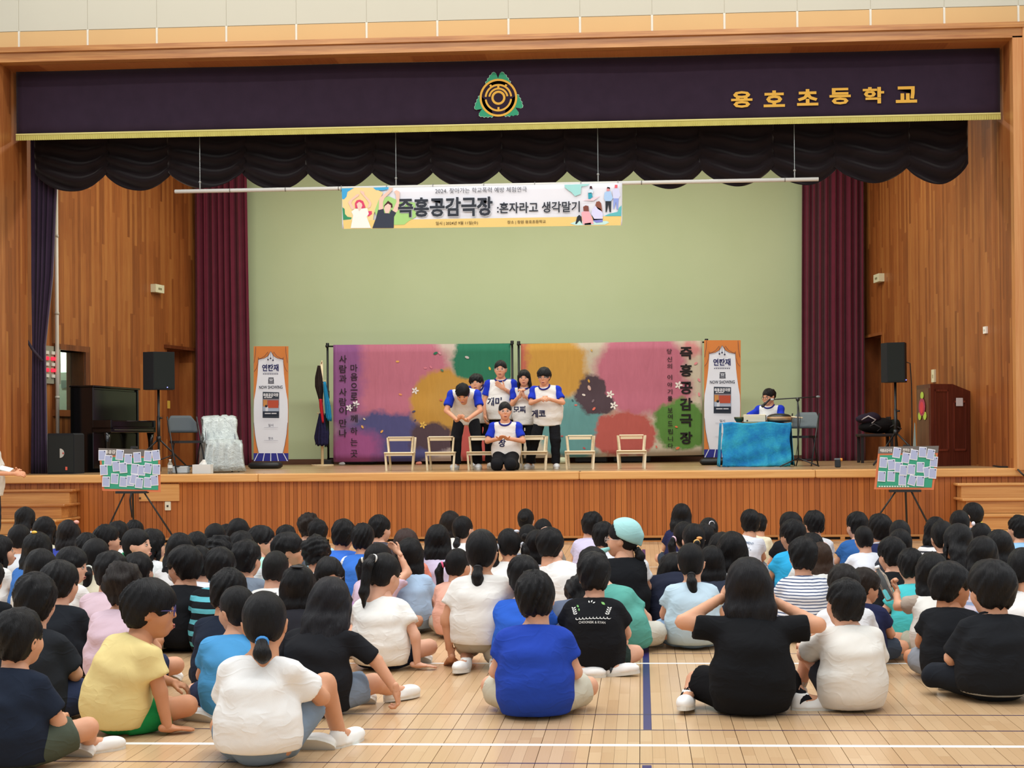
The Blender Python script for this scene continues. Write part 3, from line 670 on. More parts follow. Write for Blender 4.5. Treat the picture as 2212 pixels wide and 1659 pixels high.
HUG = dict(SEAT, knl=(-.13, .3, .33), knr=(.13, .3, .33), anl=(-.12, .42, .06), anr=(.12, .42, .06), tol=(-.1, 1, 0), tor=(.1, 1, 0), ell=(-.2, .14, .27), elr=(.2, .14, .27), wrl=(-.08, .33, .24), wrr=(.08, .33, .24))
def glasses(parent, M4, hexc='#2a2630'):
    q = MB()
    for s in (-1, 1):
        c = np.array([s * .034, .096, -.006]); q.tube([c + np.array([math.cos(a) * .023, 0, math.sin(a) * .019]) for a in np.linspace(0, 2 * math.pi, 15)], .0018, 5, False)
        q.tube([(s * .057, .094, 0), (s * .078, .06, .002), (s * .082, -.01, .0)], .002, 5)
    q.tube([(-.011, .098, -.002), (.011, .098, -.002)], .0018, 5)
    V = np.array(q.v) @ M4[:3, :3].T + M4[:3, 3]; me = make_mesh('glasses', V - rootloc(parent), q.f, True, [mat(hexc, .3)]); return link('glasses', me, parent)
def on_surface(name, parts, target, m, center, ax, ay, nrm, parent, off=.003):
    """print on cloth: a flat pattern (V in metres, faces) dropped on to the surface of target along -nrm"""
    me = target.data; bv = BVHTree.FromPolygons([v.co for v in me.vertices], [p.vertices[:] for p in me.polygons])
    L = rootloc(target); c = np.array(center, float); ax, ay, nrm = unit(ax), unit(ay), unit(nrm); W = []
    XY = np.array([p[:2] for p in parts[0]], float); D = []; lo, hi = XY.min(0), XY.max(0)
    G = [(x, y) for x in np.linspace(lo[0], hi[0], 9) for y in np.linspace(lo[1], hi[1], 7)]; ok = []
    for x, y in G:
        p = c + x * ax + y * ay + nrm * .4 - L; hit = bv.ray_cast(Vector(p), Vector(-nrm), 1.)
        if hit[0] is not None: D.append(hit[3]); ok.append((x, y))
    D = np.array(D); B = np.array([(1, x, y, x * x, y * y, x * y) for x, y in ok]); k = np.linalg.lstsq(B, D, rcond=None)[0]; lift = float(min(.022, max(0, (B @ k - D).max())))
    T = np.stack([np.ones(len(XY)), XY[:, 0], XY[:, 1], XY[:, 0] ** 2, XY[:, 1] ** 2, XY[:, 0] * XY[:, 1]], 1) @ k
    W = c - L + XY[:, :1] * ax + XY[:, 1:] * ay + nrm * (.4 - T + lift + off)[:, None]
    return link(name, make_mesh(name, np.array(W) + L - rootloc(parent), parts[1], False, [m]), parent)
def print_text(name, body, target, hexc, center, height, ax, ay, nrm, parent, bold=.01, width=None):
    V, Fc = text_mesh(body, bold); e = V.max(0) - V.min(0); s = height / e[1]; sx = width / e[0] if width else s
    return on_surface(name, ([(v[0] * sx, v[1] * s) for v in V], Fc), target, mat(hexc, .7, .2, 0), center, ax, ay, nrm, parent)
def person(label, loc, yaw=0., J=SEAT, sc=1., hy=0., hp=0., hr=0., hs=1.06, hair='boy', L=.2, hairc='#0a090b', hseed=0, shirt='#ffffff', sleeve=None, sf=.62, smat=None, hem=.035, fat=1., pants='#2b2d33', pf=.8, shoes='#e8e8e4', skin='#dba07c', vox=.0155,
           handl='relax', handr='relax', gl=None, tie='#222222', mask=False, collar=None, group='children seated on the gym floor', loose=1., standing=False, noarm=(), pmat=None, hl=None, hrr=None, socks=None, clip=None, tk=None, lod=0):
    Rw = rz(-yaw); J = {k: np.array(v, float) for k, v in J.items()}
    loc = np.array(loc, float); lat = unit(J['shr'] - J['shl'])
    def fr(up): z = unit(up); x = unit(lat - z * (lat @ z)); return np.stack([x, np.cross(z, x), z], 1)
    Rp, Rb, Rc = fr(J['bel'] - J['pel']), fr(J['che'] - J['pel']), fr(J['nec'] - J['bel'])
    hipv = Rp[:, 0] * (.07 if standing else .085); ar = .86 if standing else 1.; hpl, hprr = J['pel'] - hipv, J['pel'] + hipv
    f = fat
    B = [('el', J['pel'], (.125 * f, .095 * f, .09), Rp, .03), ('el', J['bel'], (.108 * f, .085 * f, .11), Rb, .05), ('el', J['che'], (.125 * f, .085 * f, .12), Rc, .05), ('rc', J['shl'], J['nec'] - Rc[:, 2] * .03, .043, .045, .03), ('rc', J['shr'], J['nec'] - Rc[:, 2] * .03, .043, .045, .03), ('rc', J['che'], J['nec'], .07, .05, .04),
         ('rc', J['nec'], J['nec'] * .45 + J['head'] * .55, .047, .045, .03)]
    for s, sh, el, wr, hip, kn, an in ((-1, 'shl', 'ell', 'wrl', hpl, 'knl', 'anl'), (1, 'shr', 'elr', 'wrr', hprr, 'knr', 'anr')):
        B += [('rc', J[sh], J[el], .043 * f * ar, .036 * ar, .02), ('rc', J[el], J[wr], .036 * ar, .025 * ar, .012), ('rc', hip, J[kn], .078 * f * ar, .054, .03), ('rc', J[kn], J[an], .052, .033, .015)]
        ft = unit(J['tol' if s < 0 else 'tor']); B.append(('rc', J[an], J[an] + ft * .09 - np.array([0, 0, .012]), .032, .026, .01))
    bv, bf = sdf_mesh(B, vox * 1.3)
    Rh = rz(-hy) @ rx(-hp) @ ry(hr); Hm = np.eye(4); Hm[:3, :3] = Rh * hs; Hm[:3, 3] = J['head']
    parts = [(bv, bf, 0), (HEADS[lod][0] @ Hm[:3, :3].T + Hm[:3, 3], HEADS[lod][1], 0)]
    for v, ff, m in FACE: parts.append((v @ Hm[:3, :3].T + Hm[:3, 3], ff, m))
    for s, el, wr, kd, ho in ((-1, 'ell', 'wrl', handl, hl), (1, 'elr', 'wrr', handr, hrr)):
        if kd is None: continue
        hv, hf = HANDS[lod][kd]; fwd, up = ho if ho else (J[wr] - J[el], (0, -.3, 1) if not standing else (s * .8, 0, .4))
        R = frame(fwd, up); hv = hv * [-s if False else (1 if s < 0 else -1), 1, 1]; hf = hf if s < 0 else hf[:, ::-1]
        parts.append((hv * .92 @ R.T + J[wr], hf, 0))
    V, Fq, mi = join(*parts); V = (V * sc) @ Rw.T
    me = make_mesh('person', V, Fq, True, [skin_mat(skin), M_eye, M_lip, M_white], mi)
    root = link('person', me); root.location = loc; tag(root, label, 'person', group)
    def W(p): return (np.array(p) * sc) @ Rw.T + loc
    def add(name, v, ff, m, par=root): return link(name, make_mesh(name, (v * sc) @ Rw.T, ff, True, [m]), par)
    # shirt
    rs = np.random.default_rng(sum(ord(c_) * (i_ + 1) for i_, c_ in enumerate(label)) % 9999); k3 = rs.normal(0, 1, (5, 3)) * [18, 18, 26]; ph = rs.uniform(0, 6, 5)
    def folds(P): return (.0016 * sum(np.sin(P @ k3[i].astype(np.float32) + ph[i] + 2.5 * np.sin(P[..., 2] * 9 + i)) for i in range(5))).astype(np.float32)
    l = loose
    S = [('ct', J['pel'] - Rp[:, 2] * .03, (.15 * f * l, .122 * f * l, .17), Rp, .06), ('ct', J['bel'], (.135 * f * l, .108 * f * l, .14), Rb, .1)] if standing else [('ct', J['pel'] + Rp[:, 2] * .02, (.168 * f * l, .135 * f * l, .13), Rp, .06), ('ct', J['bel'], (.152 * f * l, .122 * f * l, .15), Rb, .12)]
    S += [ ('el', J['che'], ((.14 if standing else .155) * f, (.1 if standing else .112) * f, .125), Rc, .05), ('rc', J['shl'], J['nec'] - Rc[:, 2] * .035, .057, .054, .04), ('rc', J['shr'], J['nec'] - Rc[:, 2] * .035, .057, .054, .04), ('rc', J['che'], J['nec'] - Rc[:, 2] * .04, .09, .06, .04)]
    SL = []
    for sh, el in (('shl', 'ell'), ('shr', 'elr')):
        e = J[sh] + (J[el] - J[sh]) * sf; (SL if sleeve else S).append(('cc', J[sh] - (J[el] - J[sh]) * .02, e, (.043 if standing else .055) * f, (.054 if standing else .068 if sf < .9 else .052) * f, .025 if not sleeve else .01))
    cut = [((-Rp[:, 2]) if standing else (0, 0, -1), float(-Rp[:, 2] @ J['pel']) + hem if standing else -hem)]
    cut.append((Rc[:, 2], float(Rc[:, 2] @ J['nec']) - .012 + .018))
    sv, sff = sdf_mesh(S, vox, cut, folds)
    M_s = smat or cloth(shirt); so = add('shirt', sv, sff, M_s)
    if sleeve:
        for one, sh in zip(SL, ('shl', 'shr')):
            # raglan sleeve reaches the neckline
            q = J['nec'] * .62 + J[sh] * .38 - Rc[:, 2] * .012; v, ff = sdf_mesh([one, ('rc', J[sh] + unit(J[sh] - J['che']) * .004, q, .05, .038, .03), ('rc', J[sh], J[sh] * .8 + J['che'] * .2 - Rc[:, 2] * .03, .05, .045, .03)], vox * .8, (), folds); add('sleeve', v, ff, cloth(sleeve))
    if collar:
        q = MB(); c = J['nec'] + Rc[:, 2] * .012; q.tube([c + Rc[:, 0] * math.cos(a) * .068 + Rc[:, 1] * (math.sin(a) * .068 + .012) - Rc[:, 2] * .03 * max(0, math.sin(a)) for a in np.linspace(0, 2 * math.pi, 21)], .0105, 6, False); add('collar', np.array(q.v), q.f, cloth(collar))
    # trousers or shorts
    tk = tk or (.82 if standing else 1.)
    Pn = [('el', J['pel'], (.155 * f * tk, .125 * f * tk, .105), Rp, .03)]
    for hip, kn, an in ((hpl, 'knl', 'anl'), (hprr, 'knr', 'anr')):
        if pf <= 1: Pn.append(('cc', hip, hip + (J[kn] - hip) * pf, .1 * f, .084 * f, .03))
        else: Pn += [('rc', hip, J[kn], .088 * f * tk, .066, .03), ('cc', J[kn] - unit(J[an] - J[kn]) * .02, J[kn] + (J[an] - J[kn]) * min(pf - 1, .97), .066, .056, .02)]
    pv_, pff = sdf_mesh(Pn, vox, [((0, 0, -1), -.004)] + ([(Rp[:, 2], float(Rp[:, 2] @ J['pel']) - hem + .02)] if standing and J['pel'][2] > .6 and J['che'][1] - J['pel'][1] < .12 else []), folds); add('trousers' if pf > 1 else 'shorts', pv_, pff, pmat or cloth(pants))
    # shoes
    for an, kn, to in (('anl', 'knl', 'tol'), ('anr', 'knr', 'tor')):
        up = -(J[an] - J[kn]) if standing or J[kn][2] > .2 else np.array([0, .35, 1.]) * 1.; R = frame(J[to], np.array([0, 0, 1.]) if not standing else (0, 0, 1)) if J[to][2] > -.09 else frame(J[to], (0, .8, .5))
        base = J[an] - R[:, 2] * .045 + R[:, 1] * .055
        v = SHOES[lod][0] @ R.T + base; o = add('shoe', v, SHOES[lod][1], mat(shoes, .6)); q = shoe_mesh(); v2 = np.array(q.v) @ R.T + base; link('sole', make_mesh('sole', (v2 * sc) @ Rw.T, q.f, False, [mat('#d9d7cd', .7)]), o)
        if socks:
            q = MB(); d = unit(J[kn] - J[an]); q.tube([J[an] - d * .03, J[an] + d * .05, J[an] + d * .075], [.036, .037, .039], 12); add('sock', np.array(q.v), q.f, cloth(socks))
    # hair
    if hair:
        hm, ties = hair_proto(hair, L, hseed); ho = link('hair', hm, root); mm = Hm.copy(); R4 = np.eye(4); R4[:3, :3] = Rw * sc; full = R4 @ mm
        ho.matrix_local = Matrix(full.tolist()); ho.material_slots[0].link = 'OBJECT'; ho.material_slots[0].material = hair_mat(hairc)
        for a, b in ties:
            q = MB(); a, b = np.array(a), np.array(b); t = unit(b - a); x1 = unit(np.cross(t, [.3, .2, 1])); y1 = np.cross(t, x1); c = (a + b) / 2 * .6 + b * .4
            q.tube([c + (x1 * math.cos(u) + y1 * math.sin(u)) * .019 for u in np.linspace(0, 2 * math.pi, 13)], .008, 6, False)
            o = link('hair_tie', make_mesh('hair_tie', np.array(q.v), q.f, True, [mat(tie, .5)]), ho)
    HW = np.eye(4); HW[:3, :3] = Rw @ Hm[:3, :3] * sc; HW[:3, 3] = W(J['head'])
    if clip:
        v, ff = ballVF(clip[:3], clip[4] if len(clip) > 4 else (.022, .012, .012), 10, 6); link('hair_clip', make_mesh('hair_clip', v @ HW[:3, :3].T + HW[:3, 3] - loc, ff, True, [mat(clip[3], .5)]), root)
    if gl: glasses(root, HW, gl)
    if mask:
        v, ff = sdf_mesh([('el', (0, .058, -.055), (.058, .052, .045), None, .01), ('rc', (-.05, .05, -.05), (-.082, -.01, -.02), .006, .003, .01), ('rc', (.05, .05, -.05), (.082, -.01, -.02), .006, .003, .01)], .008)
        v = v @ HW[:3, :3].T + HW[:3, 3] - loc; link('face_mask', make_mesh('face_mask', v, ff, True, [cloth('#e6e8ea', .2)]), root)
    return dict(root=root, shirt=so, W=W, Rw=Rw, sc=sc, J=J, HW=HW, Rc=Rw @ Rc)
# ------------------------------------------------------------------ curtains and hangings
def SY(x, y): return float(PZ(x, y, ZS)[1])
def PXM(x, Y): return float(np.linalg.norm(PY(x + 1, 940, Y) - PY(x, 940, Y)))      # metres per pixel at that depth
M_val = velvet('#302332', 'purple_velvet'); M_swag = velvet('#1c1416', 'black_velvet'); M_maroon = velvet('#662537', 'maroon_velvet'); M_plum = velvet('#3a2b40', 'plum_velvet')
M_gold = mat('#e3ae42', .6, .3, .06); M_fringe = mat('#b7ad5e', .8, .2, .25, 260.)
YV = 19.35
va = thing('stage_valance', 'dark purple stage valance with gold fringe, emblem and gold school lettering', 'valance', (-2, YV, 5.77))
zb = ZAT(1106, 270, YV); zf = zb - .075
q = MB(); q.grid(lambda u, v: (XL + .03 + u * (XR - XL - .07), YV + .012 * math.sin(u * 95) * v + .01 * math.sin(u * 31), Ztop - .0 + v * (zb - Ztop)), 160, 6); q.build('cloth', M_val, va, True, .006)
q = MB(); q.grid(lambda u, v: (XL + .03 + u * (XR - XL - .07), YV - .022 + .006 * math.sin(u * 2600) * v, zb + .012 + v * (zf - zb - .012)), 900, 2); q.build('fringe', M_fringe, va, False, .004)
q = MB(); q.box(XL + .03, XR - .04, YV - .032, YV - .015, zb, zb + .02); q.build('braid', mat('#d0c67c', .7), va)
# emblem
ec = PY(1077, 212, YV); R1 = 40.5 * PXM(1077, YV)
lobe = [(-12, -505), (-57, -625), (-107, -660), (-157, -640), (-177, -595), (-222, -575), (-227, -525), (-277, -495), (-277, -445), (-327, -415), (-317, -365), (-150, -300), (0, -330)]
lobe = lobe + [(-x - 14, y) for x, y in lobe[::-1]][1:]
for k, an in enumerate((0, 122, -122)):
    a = math.radians(an)
    for sc_, hx, off in ((1.03, '#b9d9c4', .008), (.985, '#2f9a70', .012)):
        pts = []
        for x, y in lobe:
            cx_, cy_ = -7, -430; x2, y2 = (x - cx_) * sc_ + cx_, (y - cy_) * sc_ + cy_; x2, y2 = x2 / 480 * R1, -y2 / 480 * R1; pts.append((x2 * math.cos(a) + y2 * math.sin(a), -x2 * math.sin(a) + y2 * math.cos(a)))
        q = MB(); q.prism(pts, ec + [0, -off - .01, 0], (1, 0, 0), (0, 0, 1), (0, .004, 0)); q.build('emblem_leaf', mat(hx, .7), va)
def arc(rad, wd, a0, a1, name='emblem_ring', off=.026, m=M_gold, n=48):
    q = MB(); A = np.linspace(math.radians(a0), math.radians(a1), n)
    for i in range(n - 1):
        p = [(rr * math.cos(b), rr * math.sin(b)) for rr, b in ((rad - wd / 2, A[i]), (rad + wd / 2, A[i]), (rad + wd / 2, A[i + 1]), (rad - wd / 2, A[i + 1]))]
        q.prism(p, ec + [0, -off, 0], (R1, 0, 0), (0, 0, R1), (0, .004, 0))
    return q.build(name, m, va)
q = MB(); q.prism([(math.cos(b), math.sin(b)) for b in np.linspace(0, 2 * math.pi, 60, endpoint=False)], ec + [0, -.022, 0], (R1 * .95, 0, 0), (0, 0, R1 * .95), (0, .003, 0)); q.build('emblem_field', M_val, va)
arc(.95, .11, 0, 360); arc(.315, .12, 0, 360); arc(.68, .1, 5, 175); arc(.485, .1, 8, 172); arc(.68, .1, 187, 353)
for a_, ra, rb in ((90, .5, .68), (58, .66, .82), (122, .66, .82), (270, .5, .68)):
    a = math.radians(a_); d = np.array([math.cos(a), math.sin(a)]); n_ = np.array([-d[1], d[0]]) * .055
    q = MB(); q.prism([d * ra + n_, d * ra - n_, d * rb - n_, d * rb + n_], ec + [0, -.0265, 0], (R1, 0, 0), (0, 0, R1), (0, .004, 0)); q.build('emblem_bar', M_gold, va)
for ch, px, py in zip('용호초등학교', (1602, 1672, 1744, 1814, 1886, 1957), (216, 214.5, 211.5, 209, 207, 205.5)):
    lettering('letter', ch, M_gold, va, PY(px, py, YV) + [0, -.03, 0], 46 * PXM(px, YV), 36 * PXM(px, YV), .035)
# black scalloped swags
YS_ = 19.95; cusp = [85, 232, 372, 529, 670, 809, 940, 1084, 1230, 1375, 1522, 1671, 1813, 1966, 2092]
sw = thing('swag_curtain', 'black velvet swagged border hanging in scallops under the purple valance', 'curtain', (-2, YS_, 5.2))
for i in range(len(cusp) - 1):
    xa, xb = XAT(cusp[i], YS_) - .04, XAT(cusp[i + 1], YS_) + .04; zc = ZAT(cusp[i], 372 - cusp[i] * .0085, YS_); zt = 5.95; dr = random.uniform(.27, .33); ph = random.random() * 3
    def fn(u, v, xa=xa, xb=xb, zc=zc, dr=dr, ph=ph):
        s = math.sin(math.pi * u) ** .75; x = xa + u * (xb - xa); z = zt + (zc - zt) * v - dr * s * v ** .8
        y = YS_ - .05 * s - .07 * s * math.sin(v * 24 + ph + 1.2 * math.sin(u * 6)) * min(1, v * 3) - .012 * math.sin(u * 40 + v * 5) * (1 - s) + .02 * (i % 2)
        return (x, y, z)
    q = MB(); q.grid(fn, 28, 30); q.build('swag', M_swag, sw, True, .004)
def curtain(name, label, m, edge_l, edge_r, Y, zt, pleat, amp, seed, tie=None):
    """edge_l / edge_r: lists of (px, py); the cloth hangs in pleats between them"""
    r = random.Random(seed); t = thing(name, label, 'curtain', (XAT((edge_l[0][0] + edge_r[0][0]) / 2, Y), Y, ZS))
    ys = np.linspace(0, 1, 25); yt = edge_l[0][1]; yb = edge_l[-1][1]; ph = [r.uniform(0, 6) for _ in range(4)]
    def fn(u, v):
        py = yt + v * (yb - yt); a = np.interp(py, [e[1] for e in edge_l], [e[0] for e in edge_l]); b = np.interp(py, [e[1] for e in edge_r], [e[0] for e in edge_r])
        p = PY(a + u * (b - a), py, Y); k = u * pleat * 2 * math.pi
        return (p[0], Y + amp * (math.sin(k + .8 * math.sin(u * 9 + ph[0])) + .35 * math.sin(k * 2.3 + ph[1] + v)), p[2])
    q = MB(); q.grid(fn, int(pleat * 14), 24); q.build('cloth', m, t, True, .005)
    if tie:
        a, b = PY(*tie[0], Y), PY(*tie[1], Y); q = MB(); q.tube([a + [0, -.16, .05], (a + b) / 2 + [0, -.17, -.0], b + [0, -.14, -.02]], .022, 8); q.build('tieback', mat('#2c2230', .8), t, True)
    return t
curtain('side_curtain', 'dark plum side curtain tied back at the left proscenium', M_plum, [(64, 290), (66, 600), (70, 748), (66, 1024)], [(130, 290), (116, 600), (100, 748), (104, 1024)], 20.1, 5.9, 5, .05, 3, ((66, 740), (100, 778)))
curtain('back_curtain', 'maroon pleated curtain at left edge of green stage wall', M_maroon, [(418, 300), (420, 650), (421, 1006)], [(533, 300), (539, 650), (546, 1006)], 25.2, 7.2, 8, .06, 4)
curtain('back_curtain', 'maroon pleated curtain at right edge of green stage wall', M_maroon, [(1732, 300), (1731, 650), (1731, 1003)], [(1866, 300), (1867, 650), (1869, 1003)], 25.2, 7.2, 9, .06, 5)
# batten, wires, banner
YB = 19.62
ba = thing('batten_pipe', 'white lighting batten pipe hung on four thin wires above the stage', 'pipe', PY(1070, 400, YB))
A, B = PY(378, 412, YB), PY(1768, 389, YB); A[2] = B[2] = (A[2] + B[2]) / 2
q = MB(); q.tube([A, B], .028, 12); q.build('tube', mat('#dcdad2', .4), ba, True)
for px in (436, 860, 1297, 1722):
    x = XAT(px, YB); q = MB(); q.tube([(x, YB, A[2]), (x, YB, 6.6)], .005, 6); q.build('wire', mat('#aeb2ae', .3, .5, 0, metal=.8), ba)
    q = MB(); q.ball((x, YB, A[2] + .13), .018, 8, 6); q.tube([(x, YB, A[2]), (x, YB, A[2] + .12)], .009, 6); q.build('turnbuckle', mat('#9a9c98', .4), ba, True)
for px in (500, 620, 735, 1390, 1700):
    x = XAT(px, YB); q = MB(); q.tube([(x, YB, A[2]), (x + .012, YB, A[2])], .031, 10); q.build('joint', mat('#6f6c66', .5), ba)
def pxpoly(name, pts, Y, hexc, parent, off=.004, m=None):
    W = [PY(px, py, Y) for px, py in pts]; o = W[0]; poly = [(p[0] - o[0], p[2] - o[2]) for p in W]
    q = MB(); q.prism(poly, o + [0, -off, 0], (1, 0, 0), (0, 0, 1), (0, .0012, 0)); return q.build(name, m or mat(hexc, .75, .2, .03), parent)
def pxtext(name, body, px, py, Y, wpx, hpx, hexc, parent, off=.012, bold=.0):
    k = PXM(px, Y); return lettering(name, body, mat(hexc, .7, .2, 0), parent, PY(px, py, Y), wpx * k if wpx else None, hpx * k if hpx else None, bold, off=(0, -off, 0))
hb = thing('hanging_banner', 'wide white and yellow banner with black title hung from the batten', 'banner', PY(1040, 450, YB))
YBn = YB - .035
def bz(px, f): return ((408 - (px - 740) * .0215) * (1 - f) + (494 - (px - 742) * .0117) * f)
q = MB(); q.grid(lambda u, v: (lambda p: (p[0], YBn + .012 * math.sin(u * 17) * v, p[2]))(PY(739 + u * (605), bz(739 + u * 605, v), YBn)), 40, 8); q.build('cloth', mat('#e2e2e8', .6, .3, .02), hb, True, .003)
Yp_ = YBn - .016
for px in (742, 840, 940, 1050, 1160, 1260, 1340):
    x = XAT(px, YB); q = MB(); q.tube([(x + .0, YB + .034 * math.cos(t) - .004, A[2] + .036 * math.sin(t)) for t in np.linspace(0, 2 * math.pi, 13)], .004, 5, False); q.tube([(x, YB - .034, A[2] - .01), (x, YBn, A[2] - .06)], .004, 5); q.build('tie_cord', mat('#8a8a86', .7), hb, True)
def bp(pts, hx, off=.004, name='print'): return pxpoly(name, [(720 + x / 6.506, 370 + y / 6.506) for x, y in pts], Yp_, hx, hb, off)
def bq(pts, hx, off=.004): return bp([(x + 310 * 6.506, y) for x, y in pts], hx, off)
bp([(137, 690), (2200, 660), (4050, 630), (4040, 760), (2200, 785), (150, 810)], '#e6c77c', .002)
bp([(118, 235), (300, 230), (560, 232), (700, 300), (640, 420), (570, 600), (560, 690), (140, 690)], '#e9cf93', .003)
bp([(118, 240), (290, 235), (200, 290), (185, 360), (150, 395), (125, 390)], '#45a3d4', .005); bp([(560, 230), (775, 222), (775, 250), (700, 270), (600, 265)], '#4aa9d6', .005)
bp([(128, 505), (160, 530), (165, 600), (200, 640), (260, 650), (250, 675), (140, 685)], '#3c8f63', .005)
bp([(640, 400), (780, 350), (930, 420), (1150, 440), (1165, 640), (1060, 700), (1000, 750), (870, 755), (640, 700), (580, 560)], '#a5cf7f', .005)
bp([(300, 530), (480, 520), (500, 600), (470, 640), (530, 798), (245, 800), (280, 620), (255, 570)], '#e9ece4', .007)   # dress
bp([(630, 545), (705, 525), (720, 590), (790, 595), (815, 540), (885, 585), (855, 640), (850, 798), (550, 800), (600, 660)], '#3a3f4c', .007)
for pts in (((260, 540), (210, 440), (240, 400), (330, 325), (365, 320), (360, 345), (270, 410), (255, 450), (300, 530)), ((480, 520), (505, 450), (470, 400), (385, 300), (380, 270), (435, 290), (440, 330), (510, 400), (540, 455), (520, 510))): bp(pts, '#eac2b0', .008)
for pts in (((640, 545), (645, 400), (660, 370), (780, 270), (790, 230), (840, 235), (830, 270), (720, 380), (700, 430), (700, 530)), ((835, 555), (890, 430), (880, 330), (855, 285), (890, 265), (935, 290), (930, 440), (905, 560), (880, 580))): bp(pts, '#eac2b0', .008)
bp([(310, 520), (305, 450), (330, 410), (375, 400), (420, 420), (440, 470), (455, 510), (410, 525)], '#d5476b', .0085); bp([(475, 560), (540, 560), (545, 600), (490, 640)], '#d5476b', .0065)
bp([(330, 460), (365, 430), (400, 450), (410, 480), (395, 520), (365, 560), (345, 520)], '#eac6b8', .0095); bp([(715, 480), (750, 440), (770, 415), (830, 460), (835, 510), (715, 510)], '#4d2c2e', .0085); bp([(725, 490), (770, 455), (810, 480), (810, 520), (780, 590), (735, 590), (715, 530)], '#eac6b8', .0095)
bq([(1230, 190), (1590, 178), (1560, 200), (1470, 215), (1460, 320), (1380, 350), (1330, 295), (1290, 270), (1240, 230)], '#9fd6d2'); bq([(1480, 410), (1740, 345), (1640, 415)], '#eacfd6', .0035)
bq([(1790, 630), (1850, 600), (1980, 570), (2000, 510), (2035, 480), (2030, 630)], '#63b7b9', .005); bq([(1310, 735), (1400, 700), (1830, 700), (1860, 720), (1800, 750), (1400, 762)], '#bfe3dc', .005)
for pts, hx in ((((1565, 275), (1600, 250), (1640, 275), (1630, 310), (1565, 310)), '#cfe3ee'), (((1565, 305), (1612, 300), (1628, 360), (1595, 390), (1568, 390)), '#3a9fb3'), (((1585, 245), (1590, 210), (1615, 208), (1625, 250)), '#4a2c30'), (((1795, 300), (1825, 285), (1880, 280), (1912, 380), (1885, 420), (1808, 420), (1788, 385)), '#a9c8ea'), (((1808, 420), (1890, 420), (1885, 575), (1865, 575), (1850, 460), (1825, 575), (1810, 575)), '#2e3338'), (((1825, 280), (1830, 225), (1870, 230), (1865, 280)), '#d98a8f'), (((1828, 245), (1835, 222), (1872, 228), (1868, 255), (1850, 240)), '#2c2426'), (((1905, 270), (1940, 240), (1995, 240), (2018, 340), (1995, 382), (1915, 382)), '#cfd2ec'), (((1920, 382), (1995, 382), (1985, 535), (1965, 535), (1955, 430), (1930, 530), (1918, 530)), '#8fa0dc'), (((1937, 240), (1940, 190), (1978, 192), (1975, 235)), '#e0656f'),
                (((1470, 580), (1500, 565), (1575, 565), (1605, 620), (1645, 740), (1490, 750)), '#eeaab2'), (((1500, 560), (1495, 500), (1530, 480), (1570, 490), (1575, 565)), '#7d4a40'), (((1620, 540), (1665, 490), (1740, 530), (1770, 600), (1770, 680), (1640, 690), (1610, 600)), '#d5d3f0'), (((1615, 610), (1650, 670), (1770, 670), (1768, 715), (1680, 725), (1640, 700)), '#8288cf'), (((1665, 480), (1680, 430), (1720, 420), (1748, 450), (1765, 570), (1700, 530)), '#8a5546'), (((1385, 740), (1410, 640), (1440, 612), (1470, 640), (1480, 740), (1445, 690), (1400, 742)), '#2b2f36'), (((1512, 735), (1605, 722), (1605, 752), (1515, 755)), '#1f2226')):
    bq(pts, hx, .008)
dk = '#33373f'
pxtext('title_shadow', '즉흥공감극장', 963.5, 448.5, Yp_, 204, 42, '#b9bcc2', hb, .011, .03); pxtext('title', '즉흥공감극장', 962, 447, Yp_, 204, 42, dk, hb, .014, .03)
pxtext('subtitle', ':혼자라고 생각말기', 1163, 448, Yp_, 179, 24, dk, hb, .012, .02); pxtext('heading', '2024. 찾아가는 학교폭력 예방 체험연극', 1039, 411, Yp_, 198, 11.5, '#3c4048', hb)
pxtext('date', '일시 | 2024년 9월 11일(수)', 987, 482.5, Yp_, 91, 8.5, '#5a4730', hb, .012, .008); pxtext('place', '장소 | 창원 용호초등학교', 1137.5, 480, Yp_, 83, 8.2, '#5a4730', hb, .012, .008)
# ------------------------------------------------------------------ painted cloth backdrops on stands
def blob_mat(name, base, blobs):
    s = NT(name, .85, .15); g = s.coord('Generated'); x, _, z = s.sep(g)
    n1 = s.noise(s.comb(s.math('MULTIPLY', x, 1.5), 0., z), 5., 4, .6, 1); dx, dy, _ = s.sep(n1); n2 = s.noise(s.comb(s.math('MULTIPLY', x, 1.5), 3., z), 26., 4, .6, 1); ex, ey, _ = s.sep(n2)
    X = s.math('ADD', x, s.math('ADD', s.math('MULTIPLY', s.math('SUBTRACT', dx, .5), .13), s.math('MULTIPLY', s.math('SUBTRACT', ex, .5), .035)))
    Z = s.math('ADD', z, s.math('ADD', s.math('MULTIPLY', s.math('SUBTRACT', dy, .5), .18), s.math('MULTIPLY', s.math('SUBTRACT', ey, .5), .05)))
    mot = s.noise(g, 7., 5, .65); col = s.mix(mot, tuple(q * .88 for q in lin(base)[:3]), lin(base))
    for (u, v, ru, rv, hx, soft) in blobs:
        a = s.math('DIVIDE', s.math('SUBTRACT', X, u), ru); b = s.math('DIVIDE', s.math('SUBTRACT', Z, v), rv); d = s.math('SQRT', s.math('ADD', s.math('MULTIPLY', a, a), s.math('MULTIPLY', b, b)))
        f = s.mrange(d, 1 + soft, 1 - soft); c = lin(hx); col = s.mix(f, col, s.mix(mot, tuple(q * .86 for q in c[:3]), tuple(min(1, q * 1.1) for q in c[:3])))
    s.color(col); s.bump(s.noise(s.scale(g, (9, 1, 1.2)), 1.5, 3), .35, .08); return s.m
